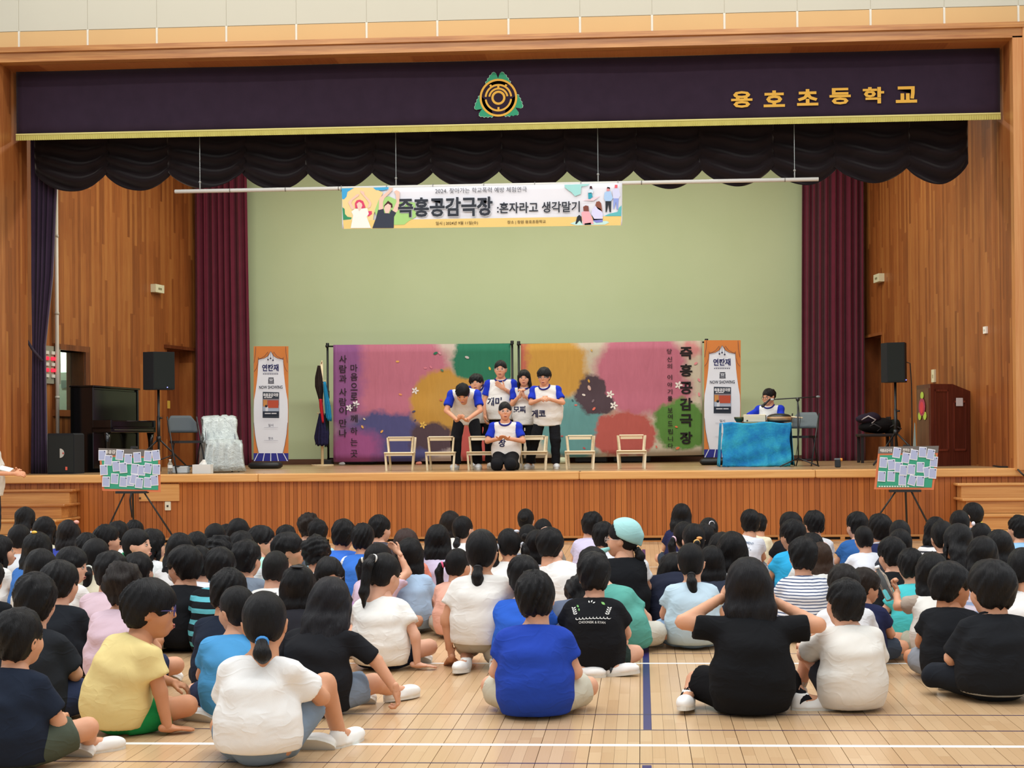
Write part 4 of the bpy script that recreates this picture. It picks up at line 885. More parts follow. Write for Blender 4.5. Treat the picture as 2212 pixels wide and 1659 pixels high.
def backdrop(label, slabel, x0, x1, yt, yb, Y, m, dl, post_l, post_r, ybase):
    t = thing('painted_backdrop', label, 'backdrop', PY((x0 + x1) / 2, yb, Y), 'cloth backdrops behind the performers')
    def fn(u, v):
        p = PY(x0 + u * (x1 - x0), yt + dl * u + (yb - yt - dl * 0) * v, Y); return (p[0], Y + .004 * math.sin(u * 34) * (1 - v) + .005 * math.sin(u * 9 + 1) * v, p[2])
    q = MB(); q.grid(fn, 60, 14); c = q.build('cloth', m, t, True, .002)
    q = MB(); k = PXM(x0, Y); q.grid(lambda u, v: (lambda p: (p[0], Y - .02, p[2]))(PY(x0 + u * (x1 - x0), yt + dl * u - 1 + 9 * v, Y)), 30, 1); 
    st = thing('backdrop_stand', slabel, 'stand', (XAT(post_l, Y), Y, ZS), 'cloth backdrops behind the performers')
    zt_ = ZAT((x0 + x1) / 2, yt + dl / 2 + 2, Y)
    for px in (post_l, post_r):
        x = XAT(px, Y + .03); q = MB(); q.tube([(x, Y + .03, ZS), (x, Y + .03, zt_ + .05)], .02, 8); q.tube([(x, Y + .03, ZS + 1.2), (x, Y + .03, ZS + 1.34)], .03, 8); q.tube([(x, Y + .03, zt_), (x, Y + .03, zt_ + .06)], .03, 8); q.build('post', mat('#15171a', .5), st, True)
        q = MB(); q.obox((x, Y + .03, ZS + .05), (.14, .3, .1), None, .01); q.build('foot_weight', mat('#202226', .7), st)
        q = MB(); q.ball((x, Y - .02, zt_), .03, 8, 6); q.build('clamp', mat('#101214', .5), st, True)
    for z in (zt_, ZS + .12):
        q = MB(); q.tube([(XAT(post_l, Y + .03) - .02, Y + .03, z), (XAT(post_r, Y + .03) + .02, Y + .03, z)], .014, 8); q.build('crossbar', mat('#15171a', .5), st, True)
    return t, c
YBD = 24.7
bm1 = blob_mat('watercolour_left', '#c2b2aa', [(.3, .74, .36, .42, '#b56d82', .1), (.05, .75, .12, .6, '#8c588b', .3), (.33, .18, .3, .25, '#525281', .12), (.12, .1, .16, .18, '#9c568a', .25), (.63, .5, .19, .28, '#b98c43', .1), (.75, .5, .2, .24, '#b98e48', .15), (.88, .86, .21, .2, '#30745c', .08), (.56, .2, .12, .14, '#52424a', .15), (.83, .14, .16, .2, '#b25551', .12)])
bm2 = blob_mat('watercolour_right', '#c2b9a7', [(.16, .77, .21, .32, '#bf9248', .1), (.0, .85, .04, .3, '#b36556', .4), (.66, .74, .25, .38, '#b66c80', .12), (.8, .55, .14, .22, '#b66c80', .2), (.29, .26, .2, .27, '#639597', .1), (.4, .56, .085, .17, '#50424a', .1), (.46, .46, .06, .08, '#50424a', .15), (.57, .2, .16, .21, '#b15c56', .08), (.88, .28, .15, .22, '#598442', .1), (.93, .93, .05, .08, '#c38383', .4)])
bd1, c1 = backdrop('pink, orange and green painted cloth backdrop left of the performers', 'black metal stand carrying the left painted cloth backdrop', 720, 1103, 745, 998, YBD, bm1, -3, 709, 1108, 1004)
bd2, c2 = backdrop('orange, teal and red painted cloth backdrop right of the performers', 'black metal stand carrying the right painted cloth backdrop', 1125, 1517, 743, 990, YBD, bm2, -7, 1122, 1528, 1003)
for ch, py in zip('사람과사람이만나', (776, 797, 818, 847, 868, 887, 914, 936)): pxtext('letter', ch, 741, py, YBD, 16, 17, '#2b2326', bd1, .013, .012)
for ch, py in zip('마음으로함께하는곳', (795, 814, 835, 856, 880, 904, 931, 955, 980)): pxtext('letter', ch, 765, py, YBD, 15, 16, '#2b2326', bd1, .013, .008)
for ch, py in zip('즉흥공감극장', (763, 800, 838, 873, 908, 946)): pxtext('letter', ch, 1482, py, YBD, 27, 27, '#211d1e', bd2, .013, .03)
for ch, py in zip('당신의이야기를보여드립니다', (759, 776, 791, 815, 831, 846, 861, 886, 900, 915, 932, 948, 963)): pxtext('letter', ch, 1446 + (py - 759) * .012, py, YBD, 10.5, 11, '#2b2326', bd2, .013, .012)
pxtext('letter', '.', 1456, 967, YBD, 1.8, 1.8, '#2b2326', bd2, .013, .02)
def petals(par, spots, Y):
    for (px, py, r, hx, a) in spots:
        pts = [(px + r * (math.cos(t) * math.cos(a) * 1. - .55 * math.sin(t) * math.sin(a)), py + r * (math.cos(t) * math.sin(a) + .55 * math.sin(t) * math.cos(a))) for t in np.linspace(0, 2 * math.pi, 9, endpoint=False)]
        pxpoly('petal', pts, Y, hx, par, .011)
rp = random.Random(5)
petals(bd1, [(941, 763, 5, '#2f6e55', -.4), (950, 763, 4, '#c98b9a', .8), (1009, 772, 5, '#b9b2b2', .4), (1058, 796, 4, '#d8b04a', 1.2), (859, 781, 4, '#d8a05a', 0), (955, 800, 4, '#557a62', .6), (919, 795, 4, '#c9788a', 0), (931, 793, 4, '#c9788a', .9), (783, 922, 4, '#d8a860', 1), (825, 932, 4, '#e0a458', -.8), (865, 852, 4, '#d98f60', .3), (953, 864, 3.5, '#c9645a', .2), (894, 889, 4, '#4d4a66', -.4), (897, 908, 3, '#4d4a66', -.8), (787, 905, 3, '#d8c9b0', .7)] + [(cx + 4.5 * math.cos(t), cy + 4.5 * math.sin(t), 3.6, hx, t) for cx, cy, hx in ((755, 881, '#e3dce0'), (897, 844, '#ddd6d6'), (769, 873, '#e3dce0'), (914, 918, '#d8b05a')) for t in np.linspace(0, 6.3, 5, endpoint=False)], YBD)
petals(bd2, [(1273, 838, 6, '#c9a8a0', 1.2), (1272, 823, 4, '#c99a4a', 1.2), (1261, 853, 4, '#d8cfc8', .3), (1281, 866, 4, '#7a6a72', -1), (1283, 883, 4.5, '#d9705f', -.8), (1244, 875, 3.5, '#c9706a', 0), (1237, 865, 3, '#3f5f66', 1), (1510, 821, 4.5, '#d68a90', .9), (1510, 852, 4.5, '#d68a90', 1.4), (1503, 785, 4.5, '#d68a90', -.6), (1461, 922, 3.5, '#d9744e', .3), (1464, 968, 4.5, '#d9744e', -.4), (1418, 965, 3, '#d06a5c', 1.2), (1262, 968, 3.5, '#b0585a', .5), (1214, 942, 3, '#b0585a', 0), (1278, 757, 3, '#c9a45a', 1)] + [(cx + 5 * math.cos(t), cy + 5 * math.sin(t), 4, '#e2dcd6', t) for cx, cy in ((1318, 852), (1326, 876), (1466, 832)) for t in np.linspace(0, 6.3, 5, endpoint=False)], YBD)
# ------------------------------------------------------------------ roll-up banners
def rollup(label, X0, X1, Y0, Y1, Y, ybase):
    t = thing('rollup_banner', label, 'banner', PY((X0 + X1) / 2, Y1, Y) * [1, 1, 0] + [0, 0, ZS])
    def c(x, y): return (X0 + (x - 1010) / 378 * (X1 - X0), Y0 + (y - 135) / 1210 * (Y1 - Y0))
    k = (X1 - X0) / 378
    pxpoly('sheet', [(X0, Y0), (X1, Y0 + (0)), (X1, Y1), (X0, Y1)], Y, '#cf7f42', t, 0)
    L_ = [(1195, 190), (1168, 238), (1125, 262), (1062, 275), (1060, 330), (1054, 430), (1044, 520), (1030, 620), (1015, 700), (1011, 800), (1013, 940), (1024, 1060), (1045, 1180), (1062, 1262)]
    pts = L_ + [(2 * 1197 - x, y) for x, y in L_[::-1][:-1]]
    pxpoly('print', [c(*p) for p in pts], Y, '#dfe2ea', t, .004); pxpoly('print', [c(1010, 1262), c(1388, 1262), c(1388, 1345), c(1010, 1345)], Y, '#34378a', t, .005)
    for a, b in ((1060, 1018), (1128, 1112), (1197, 1197), (1262, 1280), (1332, 1378)): pxpoly('print', [c(a - 4, 1262), c(a + 4, 1262), c(b + 5, 1345), c(b - 5, 1345)], Y, '#dfe2ea', t, .007)
    def linepx(P, wd=3.2, hx='#2b2c4a'):
        q = MB(); q.tube([PY(*c(*p), Y) + [0, -.007, 0] for p in P], wd * k * PXM(X0, Y) / 2, 5); q.build('outline', mat(hx, .7), t)
    for m_ in (lambda x: x, lambda x: 2 * 1197 - x):
        linepx([(m_(x), y) for x, y in L_[:4]]); linepx([(m_(x), y) for x, y in ((1165, 195), (1130, 240), (1090, 262), (1060, 268))]); linepx([(m_(x), y) for x, y in ((1035, 140), (1030, 220), (1015, 310))]); linepx([(m_(x), y) for x, y in ((1062, 250), (1060, 310), (1040, 370), (1014, 405))]); linepx([(m_(x), y) for x, y in ((1013, 940), (1024, 1060), (1045, 1180), (1066, 1262))])
    for x, y in ((1168, 275), (1195, 262), (1222, 282)):
        linepx([(x, 200), (x, y)], 2.5); q = MB(); q.ball(PY(*c(x, y), Y) + [0, -.008, 0], 9 * k * PXM(X0, Y), 8, 5); q.build('star', mat('#2b2c4a'), t)
    def tx(body, x, y, w_, h_, hx='#26264a', b=.0): pxtext('lettering', body, *c(x, y), Y, w_ * k, h_ * k * (Y1 - Y0) / 1210 / k if h_ else None, hx, t, .009, b)
    tx('연딴재', 1193, 362, 180, 74, '#26265c', .03); tx('NOW SHOWING', 1198, 567, 256, 34, '#2a2a3a', .018); tx('일시', 1198, 967, 54, 28); tx('장소', 1198, 1105, 54, 28)
    for y in (410, 990, 1127): linepx([(1125, y), (1275, y)], 2, '#9a9cae')
    for i in range(9): pxpoly('print', [c(1113 + i * 19, 421), c(1124 + i * 19, 421), c(1124 + i * 19, 431), c(1113 + i * 19, 431)], Y, '#55566a', t, .006)
    for (a, b, e, g, hx, o_) in ((1168, 520, 1232, 529, '#33343f', .006), (1172, 465, 1228, 476, '#33343f', .006), (1170, 480, 1184, 518, '#4a4b55', .006), (1216, 480, 1230, 518, '#4a4b55', .006), (1190, 486, 1210, 492, '#33343f', .007), (1186, 500, 1214, 516, '#6a6b74', .006)): pxpoly('icon', [c(a, b), c(e, b), c(e, g), c(a, g)], Y, hx, t, o_)
    po = pxpoly('poster', [c(1110, 615), c(1288, 620), c(1288, 892), c(1108, 890)], Y, '#3b424c', t, .006)
    po_off = .008
    for (a, b, e, g, hx) in ((1114, 690, 1286, 760, '#8a7f86'), (1114, 760, 1286, 820, '#a9b4c6'), (1116, 700, 1160, 770, '#c98a4e'), (1165, 705, 1282, 785, '#b5503a'), (1114, 822, 1286, 866, '#2c3340'), (1140, 770, 1170, 820, '#d8dce4')): po_off += .0016; pxpoly('print', [c(a, b), c(e, b), c(e, g), c(a, g)], Y, hx, po, po_off)
    q = MB(); q.ball(PY(*c(1150, 765), Y) + [0, -.019, 0], 14 * k * PXM(X0, Y), 8, 6); q.build('print', mat('#1c1a20'), po)
    tx('즉흥공감극장', 1198, 648, 164, 36, '#e8e8ec', .03)
    for x0_, x1_, y_ in ((1128, 1150, 675), (1156, 1212, 675), (1134, 1200, 843), (1208, 1262, 843)): pxpoly('print', [c(x0_, y_ - 5), c(x1_, y_ - 5), c(x1_, y_ + 5), c(x0_, y_ + 5)], Y, '#d8d8dc', po, .021)
    # cassette and pole
    a, b = PY(X0 - 6, ybase, Y), PY(X1 - 14, ybase, Y); q = MB(); q.obox(((a[0] + b[0]) / 2 - .02, Y + .02, ZS + .055), ((X1 - X0) * .9 * PXM(X0, Y), .26, .1), None, .03); q.build('base', mat('#17181a', .5), t, True)
    q = MB(); q.tube([(XAT((X0 + X1) / 2, Y), Y + .03, ZS + .1), (XAT((X0 + X1) / 2, Y), Y + .03, ZAT(X0, Y0, Y))], .012, 8); q.build('pole', mat('#6a6c70', .4, metal=.7), t)
    return t
rollup('orange and white roll-up banner beside the left maroon curtain', 548, 623, 748, 996, 22.2, 1010)
rollup('orange and white roll-up banner behind the blue-draped table', 1521, 1600, 735, 988, 22.4, 1003)
# ------------------------------------------------------------------ furniture and gear on the stage
M_blk = mat('#131416', .45, .5, .1); M_blkm = mat('#1b1d20', .75, .3, .15, 40.); M_steel = mat('#8f9296', .3, .5, 0, metal=.9); M_piano = mat('#0c0d0d', .12, .5, .05)
# upright piano along the left wall
Yp0 = 20.55; wx = XAT(152, Yp0); pd = unit(np.array([.6, 5.7, 0])); pn = np.array([pd[1], -pd[0], 0]); po = np.array([wx, Yp0, ZS]); UP = np.array([0, 0, 1.])
Rp_ = np.stack([pd, pn, UP], 1)          # local x along the piano, y out of its front
pi = thing('upright_piano', 'black upright piano standing along the left stage wall', 'piano', po)
def pb(name, x0, x1, y0, y1, z0, z1, m=M_piano, bev=.006, par=pi):
    q = MB(); c = po + Rp_ @ np.array([(x0 + x1) / 2, (y0 + y1) / 2, (z0 + z1) / 2 * 1.075]); R = np.stack([pd, -pn, -UP], 1) if False else np.stack([pd, pn, UP], 1)
    R = np.stack([pn * -1 * -1, pd * -1, UP], 1); q.obox(c, (y1 - y0, x1 - x0, (z1 - z0) * 1.075), R, bev); return q.build(name, m, par)
pb('case', .03, 1.47, 0, .34, .03, 1.2); pb('side_panel', 0, .04, 0, .37, 0, 1.2); pb('side_panel', 1.46, 1.5, 0, .37, 0, 1.2); pb('lid', -.02, 1.52, -.01, .39, 1.2, 1.225); pb('front_panel', .06, 1.44, .34, .355, .72, 1.17, mat('#151918', .1, .5, .05)); pb('front_panel', .06, 1.44, .34, .35, .08, .55)
pb('keybed', 0, 1.5, .34, .66, .56, .64); pb('fallboard', .05, 1.45, .4, .64, .64, .72); pb('key_block', 0, .06, .36, .66, .6, .74); pb('key_block', 1.44, 1.5, .36, .66, .6, .74); pb('music_ledge', .05, 1.45, .33, .42, .72, .74); pb('lock_rail', .1, 1.4, .66, .664, .595, .6, mat('#6d6d60', .3))
for x_ in (.03, 1.47):
    q = MB(); q.tube([po + Rp_ @ np.array([x_, .58, 0]), po + Rp_ @ np.array([x_, .58, .1]), po + Rp_ @ np.array([x_, .58, .45]), po + Rp_ @ np.array([x_, .58, .6])], [.035, .03, .038, .06], 10); q.build('leg', M_piano, pi, True)
    pb('toe_block', x_ - .03, x_ + .03, .3, .66, 0, .06)
for x_ in (.68, .75, .82): pb('pedal', x_ - .015, x_ + .015, .35, .45, .06, .075, mat('#b59a4c', .3, .5, 0, metal=.9))
def floor_speaker():
    Y = 19.75; a, b = PY(103, 1020, Y), PY(161, 1020, Y); t = thing('floor_speaker', 'black loudspeaker on stage floor with pale half-round badge beside dark curtain', 'speaker', ((a[0] + b[0]) / 2, Y, ZS)); h = ZAT(130, 936, Y) - ZS
    q = MB(); q.prism([(0, 0), (b[0] - a[0], 0), (b[0] - a[0], h * .96), (b[0] - a[0] - .02, h), (.01, h), (0, h * .97)], (a[0], Y, ZS), (1, 0, 0), UP, (0, .36, 0)); q.build('cabinet', M_blkm, t)
    q = MB(); q.box(a[0] + .012, b[0] - .012, Y - .008, Y, ZS + .02, ZS + h - .03); q.build('grille', mat('#1f2322', .8, .3, .2, 300.), t)
    c = PY(130, 979, Y); r = .068; q = MB(); q.prism([(0, -r)] + [(math.cos(x) * r * .95, math.sin(x) * r) for x in np.linspace(-1.57, 1.57, 14)] + [(0, r)], c + [0, -.014, 0], (1, 0, 0), UP, (0, .005, 0)); q.build('badge', mat('#b9b8b0', .5), t)
    q = MB(); q.ball(c + [.05, -.016, 0], (.012, .003, .014), 8, 6); q.build('badge_mark', mat('#b5403a'), t)
    c = PY(144, 1012, Y); q = MB(); q.obox(c + [0, -.012, 0], (.03, .006, .05), None, .002); q.build('logo', mat('#d8604e'), t)
floor_speaker()
def tripod_speaker(label, slabel, px0, px1, py0, py1, pxp, ybase, Y, yaw, legs):
    x = XAT(pxp, Y); zb_ = ZAT(pxp, py1, Y); zt_ = ZAT(pxp, py0, Y); k = PXM(pxp, Y); w_ = (px1 - px0) * k
    t = thing('pa_speaker', label, 'speaker', (x, Y, zb_), 'loudspeakers on tripod stands')
    cxs = XAT((px0 + px1) / 2, Y); R = rz(yaw); d = .3
    poly = [(-w_ * .5, -.02), (-w_ * .18, -d * .5), (w_ * .5, -d * .42), (w_ * .42, d * .5), (-w_ * .4, d * .5)]
    q = MB(); pts = [(p[0], p[1]) for p in poly]; q.prism(pts, (cxs, Y, zb_), R[:, 0], R[:, 1], (0, 0, zt_ - zb_)); q.build('cabinet', M_blkm, t)
    ed = np.array(pts[2]) - np.array(pts[1]); e1 = R @ np.array([*pts[1], 0]); e2 = R @ np.array([*pts[2], 0]); n_ = unit(np.cross(e2 - e1, UP)); o_ = np.array([cxs, Y, zb_]) + e1 + n_ * .006
    L_ = float(np.linalg.norm(e2 - e1)); q = MB(); q.prism([(.01, .015), (L_ - .01, .015), (L_ - .01, zt_ - zb_ - .015), (.01, zt_ - zb_ - .015)], o_, unit(e2 - e1), UP, -n_ * .01); q.build('grille', mat('#1c211f', .85, .3, .2, 300.), t)
    q = MB(); q.ball((cxs + w_ * .4, Y - d * .5, zb_ + .03), .008); s_ = NT('blue_led'); s_.b.inputs['Emission Color'].default_value = lin('#4a62ff'); s_.b.inputs['Emission Strength'].default_value = 2; q.build('led', s_.m, t)
    s = thing('speaker_stand', slabel, 'stand', (x, Y, ZS), 'loudspeakers on tripod stands')
    q = MB(); q.tube([(x, Y, ZS + .15), (x, Y, zb_)], .019, 10); q.tube([(x, Y, ZS + .45), (x, Y, ZS + .85)], .025, 10); q.build('pole', M_blk, s, True); hub = (x, Y, ZS + .5)
    q = MB(); q.tube([(x, Y, ZS + .46), (x, Y, ZS + .54)], .035, 10); q.build('collar', M_blk, s, True); q = MB(); q.tube([(x, Y, ZS + .82), (x + .06, Y - .02, ZS + .82)], .014, 8); q.build('knob', M_blk, s, True)
    for a in legs:
        e = np.array([x + math.cos(a) * .55, Y + math.sin(a) * .55, ZS + .015]); q = MB(); q.tube([hub, e], .014, 8); q.build('leg', M_blk, s, True)
        q = MB(); m_ = np.array(hub) * .5 + e * .5; q.tube([m_, (x, Y, ZS + .17)], .009, 6); q.build('brace', M_blk, s, True)
    return t
tripod_speaker('black loudspeaker on a tripod above the piano keyboard', 'black tripod stand under the left loudspeaker', 312, 376, 761, 842, 343, 1014, 21., .35, (-1.2, .9, 3.))
tripod_speaker('black loudspeaker on a tripod beside the wooden lectern', 'black tripod stand under the right loudspeaker', 1905, 1960, 741, 826, 1935, 1000, 21.2, -.4, (3.9, -.75, 1.3))
def folding_chair(label, px, ybase, Y, yaw, seat='#0f1113', back='#3a4247', ss=1., cover=False):
    x = XAT(px, Y); o = np.array([x, Y, ZS]); R = rz(yaw); t = thing('folding_chair', label, 'chair', o, 'folding chairs on the stage')
    def P(a, b, c): return o + R @ (np.array([a, b, c]) * ss)
    w_ = .21
    for s in (-1, 1):      # local: front = -Y
        q = MB(); q.tube([P(s * w_, -.26, 0), P(s * w_, -.02, .42), P(s * w_, .2, .8)], .0115, 8); q.build('frame_tube', M_blk if not cover else M_steel, t, True)
        q = MB(); q.tube([P(s * (w_ - .025), .2, 0), P(s * (w_ - .025), -.05, .43)], .0105, 8); q.build('leg', M_blk, t, True)
    q = MB(); q.tube([P(-w_, -.2, .1), P(w_, -.2, .1)], .008, 6); q.tube([P(-w_ + .025, .16, .1), P(w_ - .025, .16, .1)], .008, 6); q.build('stretcher', M_blk, t, True)
    q = MB(); poly = [(-w_ + .02, .16), (-w_ + .0, -.12), (-w_ + .05, -.21), (w_ - .05, -.21), (w_, -.12), (w_ - .02, .16)]; q.prism(poly, P(0, 0, .425), R[:, 0] * ss, R[:, 1] * ss, UP * .035 * ss); q.build('seat', mat(seat, .5), t)
    q = MB()
    def fb_(u, v):
        a = (u - .5) * 2 * (w_ - .005); zz = .58 + v * (.24 - .1 * max(0, abs(u - .5) * 2 - .7) / .3); return P(a, .115 + (zz - .6) * .5 + .02 - .03 * (1 - (2 * u - 1) ** 2) * -1, zz)
    q.grid(fb_, 14, 6); q.build('backrest', mat(back, .6), t, True, .02)
    return t, P
folding_chair('black folding chair with open seat beside the silver covered chair', 402, 1020, 19.75, .6, ss=1.02)
folding_chair('grey folding chair at right behind the microphone stand', 1733, 1008, 21.3, -.4, back='#566064', ss=1.0)
_, P_ = folding_chair('silver covered folding chair with crinkled plastic sheet to the floor', 478, 1017, 20.1, .45, back='#8a8e90', cover=True)
s_ = NT('crinkled_film', .22, .6); co = s_.coord(); n1 = s_.noise(co, 22., 5, .7); s_.color(s_.mix(n1, lin('#9aa5a4'), lin('#d5dcda'))); s_.b.inputs['Metallic'].default_value = .35; s_.bump(n1, .9, .03); M_film = s_.m
pf = thing('plastic_cover', 'crinkled silver plastic sheet draped over the second folding chair', 'cover', P_(0, 0, 0))
prof = [(.34, .0), (.31, .45), (.24, .79), (.2, .835), (.15, .8), (.06, .56), (.02, .475), (-.24, .475), (-.285, .42), (-.33, .02)]
rr = random.Random(2); J_ = [[rr.uniform(-.012, .012) for _ in range(13)] for _ in prof]
q = MB(); q.grid(lambda u, v: (lambda k: P_((u - .5) * (.5 + .1 * (1 - min(1, np.interp(k, range(10), [p[1] for p in prof]) / .5))) + .01 * math.sin(k * 5), float(np.interp(k, range(10), [p[0] for p in prof])) + J_[int(k)][int(u * 12)], max(.008, float(np.interp(k, range(10), [p[1] for p in prof])) - (.03 * abs(2 * u - 1) ** 6 if .5 < k < 8.8 else 0) + J_[int(k)][12 - int(u * 12)] * (1 if .5 < k < 8.5 else 0))))(v * 9), 24, 36); q.build('sheet', M_film, pf, True, .004)
for s in (-1, 1):      # the sheet's side panels
    q = MB(); q.grid(lambda u, v, s=s: P_(s * (.25 + .045 * v + .012 * math.sin(u * 14)), -.25 + u * .5, .46 * (1 - v) + .01), 16, 8); q.build('side_fold', M_film, pf, True, .003)
# step stools
W_birch = wood('birch', '#cbb58e', '#dfcda9', '#ecdfc2', 0, 'object', rough=.5)
me_cache = {}
def stool(label, px, py, Y=None):
    Y = Y or SY(px, py); o = np.array([XAT(px, Y), Y, ZS]); t = thing('step_stool', label, 'stool', o, 'birch step stools in a row on the stage')
    def part(name, key, fn):
        if key not in me_cache: q = MB(); fn(q); me_cache[key] = make_mesh(name, np.array(q.v), q.f, False, [W_birch])
        return link(name, me_cache[key], t)
    for s in (-1, 1):
        part('leg', ('lf', s), lambda q: q.obox((s * .2, -.1, .13), (.028, .04, .268), ry(s * .07) @ rx(.0)))
        part('leg', ('lb', s), lambda q: q.obox((s * .185, .1, .245), (.028, .04, .49), ry(s * .085) @ rx(-.06)))
        part('leg', ('lm', s), lambda q: q.obox((s * .178, -.02, .36), (.026, .036, .25), ry(s * .085)))
    part('top', 'top', lambda q: q.obox((0, .05, .49), (.36, .23, .02), None, .006)); part('step', 'step', lambda q: q.obox((0, -.07, .262), (.44, .2, .02), None, .006))
    part('rail', 'r1', lambda q: q.obox((0, -.045, .455), (.32, .018, .04))); part('rail', 'r2', lambda q: q.obox((0, -.13, .235), (.39, .018, .035))); part('rail', 'r3', lambda q: q.obox((0, .14, .455), (.32, .018, .04)))
for px, py, lb in ((865, 1018, 'pale birch step stool farthest left in front of the purple backdrop'), (953, 1018, 'pale birch step stool just left of the bending performer'), (1042, 1016, 'pale birch step stool half hidden behind the bending performer'), (1151, 1016, 'pale birch step stool half hidden behind the long-haired performer'), (1253, 1017, 'pale birch step stool in front of the teal patch of backdrop'), (1364, 1014, 'pale birch step stool in front of the red patch of backdrop')): stool(lb, px, py, 20.35 if px < 1300 else 20.5)
# garments on a wooden clothes tree
Yc = 24.2; ct = thing('clothes_tree', 'slim wooden clothes tree on round base left of backdrop', 'coat stand', (XAT(696, Yc), Yc, ZS)); x = XAT(696, Yc); k = PXM(696, Yc)
q = MB(); q.tube([(x, Yc, ZS + .02), (x, Yc, ZAT(690, 783, Yc))], .024, 10); q.build('pole', W_birch, ct, True)
q = MB(); q.tube([(x, Yc, ZS), (x, Yc, ZS + .025)], 24 * k, 24); q.build('base', W_birch, ct, False)
for px, py, dx in ((681, 797, -.06), (704, 822, .08), (683, 892, -.07), (693, 780, .02)):
    q = MB(); q.tube([(x, Yc - .01, ZAT(px, py + 6, Yc)), (x + dx, Yc - .06, ZAT(px, py, Yc))], .012, 8); q.build('peg', W_birch, ct, True)
def garment(label, pts, hexc, Y, th=.07, cat='garment'):
    t = thing('hanging_garment', label, cat, PY(pts[0][0], pts[0][1], Y), 'costumes on the clothes tree'); W_ = [PY(a, b, Y) for a, b in pts]; cx_ = np.mean(W_, 0)
    # pleated body: outline filled by a grid between its left and right edge
    top = min(p[1] for p in pts); bot = max(p[1] for p in pts); n = len(pts); h = n // 2; Ls = sorted(pts[:h], key=lambda p: p[1]); Rs = sorted(pts[h:], key=lambda p: p[1])
    def fn(u, v, sg=1):
        py = top + v * (bot - top); a = np.interp(py, [p[1] for p in Ls], [p[0] for p in Ls]); b = np.interp(py, [p[1] for p in Rs], [p[0] for p in Rs])
        p = PY(a + u * (b - a), py - (2.2 * math.sin(u * 21) if v > .97 else 0), Y); return (p[0], Y - th * math.sin(math.pi * u) * sg - .012 * math.sin(u * 26) , p[2])
    q = MB(); q.grid(fn, 20, 14); q.build('front_cloth', cloth(hexc), t, True, .006); q = MB(); q.grid(lambda u, v: fn(u, v, -.5), 20, 14); q.build('back_cloth', cloth(hexc), t, True, .006)
garment('dark brown garment at top of the clothes tree', [(687, 790), (681, 815), (681, 835), (690, 866), (692, 790), (697, 815), (699, 845), (697, 868)], '#2b211f', Yc - .08)
garment('bright blue scarf hanging at right of the clothes tree', [(699, 825), (700, 850), (704, 900), (708, 908), (704, 826), (709, 850), (715, 880), (717, 903)], '#1f7fae', Yc - .1)
garment('red scarf hanging in the middle of the clothes tree', [(690, 862), (691, 880), (695, 905), (697, 912), (696, 862), (698, 880), (700, 900), (701, 912)], '#b5232e', Yc - .12)
garment('dark navy garment low on the clothes tree', [(690, 893), (684, 920), (679, 945), (682, 958), (700, 893), (706, 915), (711, 935), (709, 962)], '#211f3f', Yc - .1)
garment('black garment with green edge low on the clothes tree', [(702, 893), (702, 915), (702, 940), (702, 962), (708, 893), (711, 915), (712, 938), (708, 964)], '#14241c', Yc - .05)
# small things on the stage lip, left
def bottle(name, label, o, h, r, hexc, cap='#e8ecee', tilt=None, wlabel=None):
    t = thing(name, label, 'bottle', o); R = np.eye(3) if tilt is None else tilt; prof = [(0, .9), (.03, 1), (.3, 1), (.34, .93), (.38, 1), (.66, 1), (.8, .62), (.87, .42), (.93, .42)]
    s_ = NT('clear_plastic', .08, .5); s_.b.inputs['Transmission Weight'].default_value = .85; s_.b.inputs['IOR'].default_value = 1.15; s_.color(lin(hexc))
    q = MB(); q.tube([o + R @ np.array([0, 0, z * h]) for z, _ in prof], [r * k_ for _, k_ in prof], 16); q.build('body', s_.m, t, True)
    q = MB(); q.tube([o + R @ np.array([0, 0, .93 * h]), o + R @ np.array([0, 0, h])], r * .48, 14); q.build('cap', mat(cap, .4), t, True)
    if wlabel: q = MB(); q.tube([o + R @ np.array([0, 0, .4 * h]), o + R @ np.array([0, 0, .62 * h])], r * 1.02, 16, False); q.build('wrapper', mat(wlabel, .5), t, True)
    return t
bottle('water_bottle', 'clear water bottle at stage edge beside white tissue box', np.array([XAT(367, 19.35), 19.35, ZS]), .205, .034, '#e4eef0', wlabel='#cfd8da')
Yt = 19.5; tb = thing('tissue_box', 'white tissue box with pulled tissue at stage edge', 'box', (XAT(434, Yt), Yt, ZS))
a, b = XAT(415, Yt), XAT(454, Yt); q = MB(); q.box(a, b, Yt, Yt + .13, ZS, ZS + .125); q.build('carton', mat('#d5d6d2', .7), tb)
q = MB(); q.grid(lambda u, v: ((a + b) / 2 + (u - .5) * .12 * (1 - v * .8) + .02 * v, Yt + .06 + .015 * math.sin(u * 9), ZS + .12 + v * .075), 8, 5); q.build('tissue', mat('#eceae4', .9), tb, True, .003)
wb = thing('white_case', 'low pale plastic case between bottle and tissue box', 'box', (XAT(388, 19.5), 19.5, ZS)); q = MB(); q.obox((XAT(388, 19.5), 19.56, ZS + .05), (.21, .14, .095), None, .01); q.build('case', mat('#b9c2c6', .4), wb); q = MB(); q.obox((XAT(388, 19.5), 19.56, ZS + .092), (.216, .146, .02), None, .006); q.build('lid', mat('#c9d0d2', .4), wb)
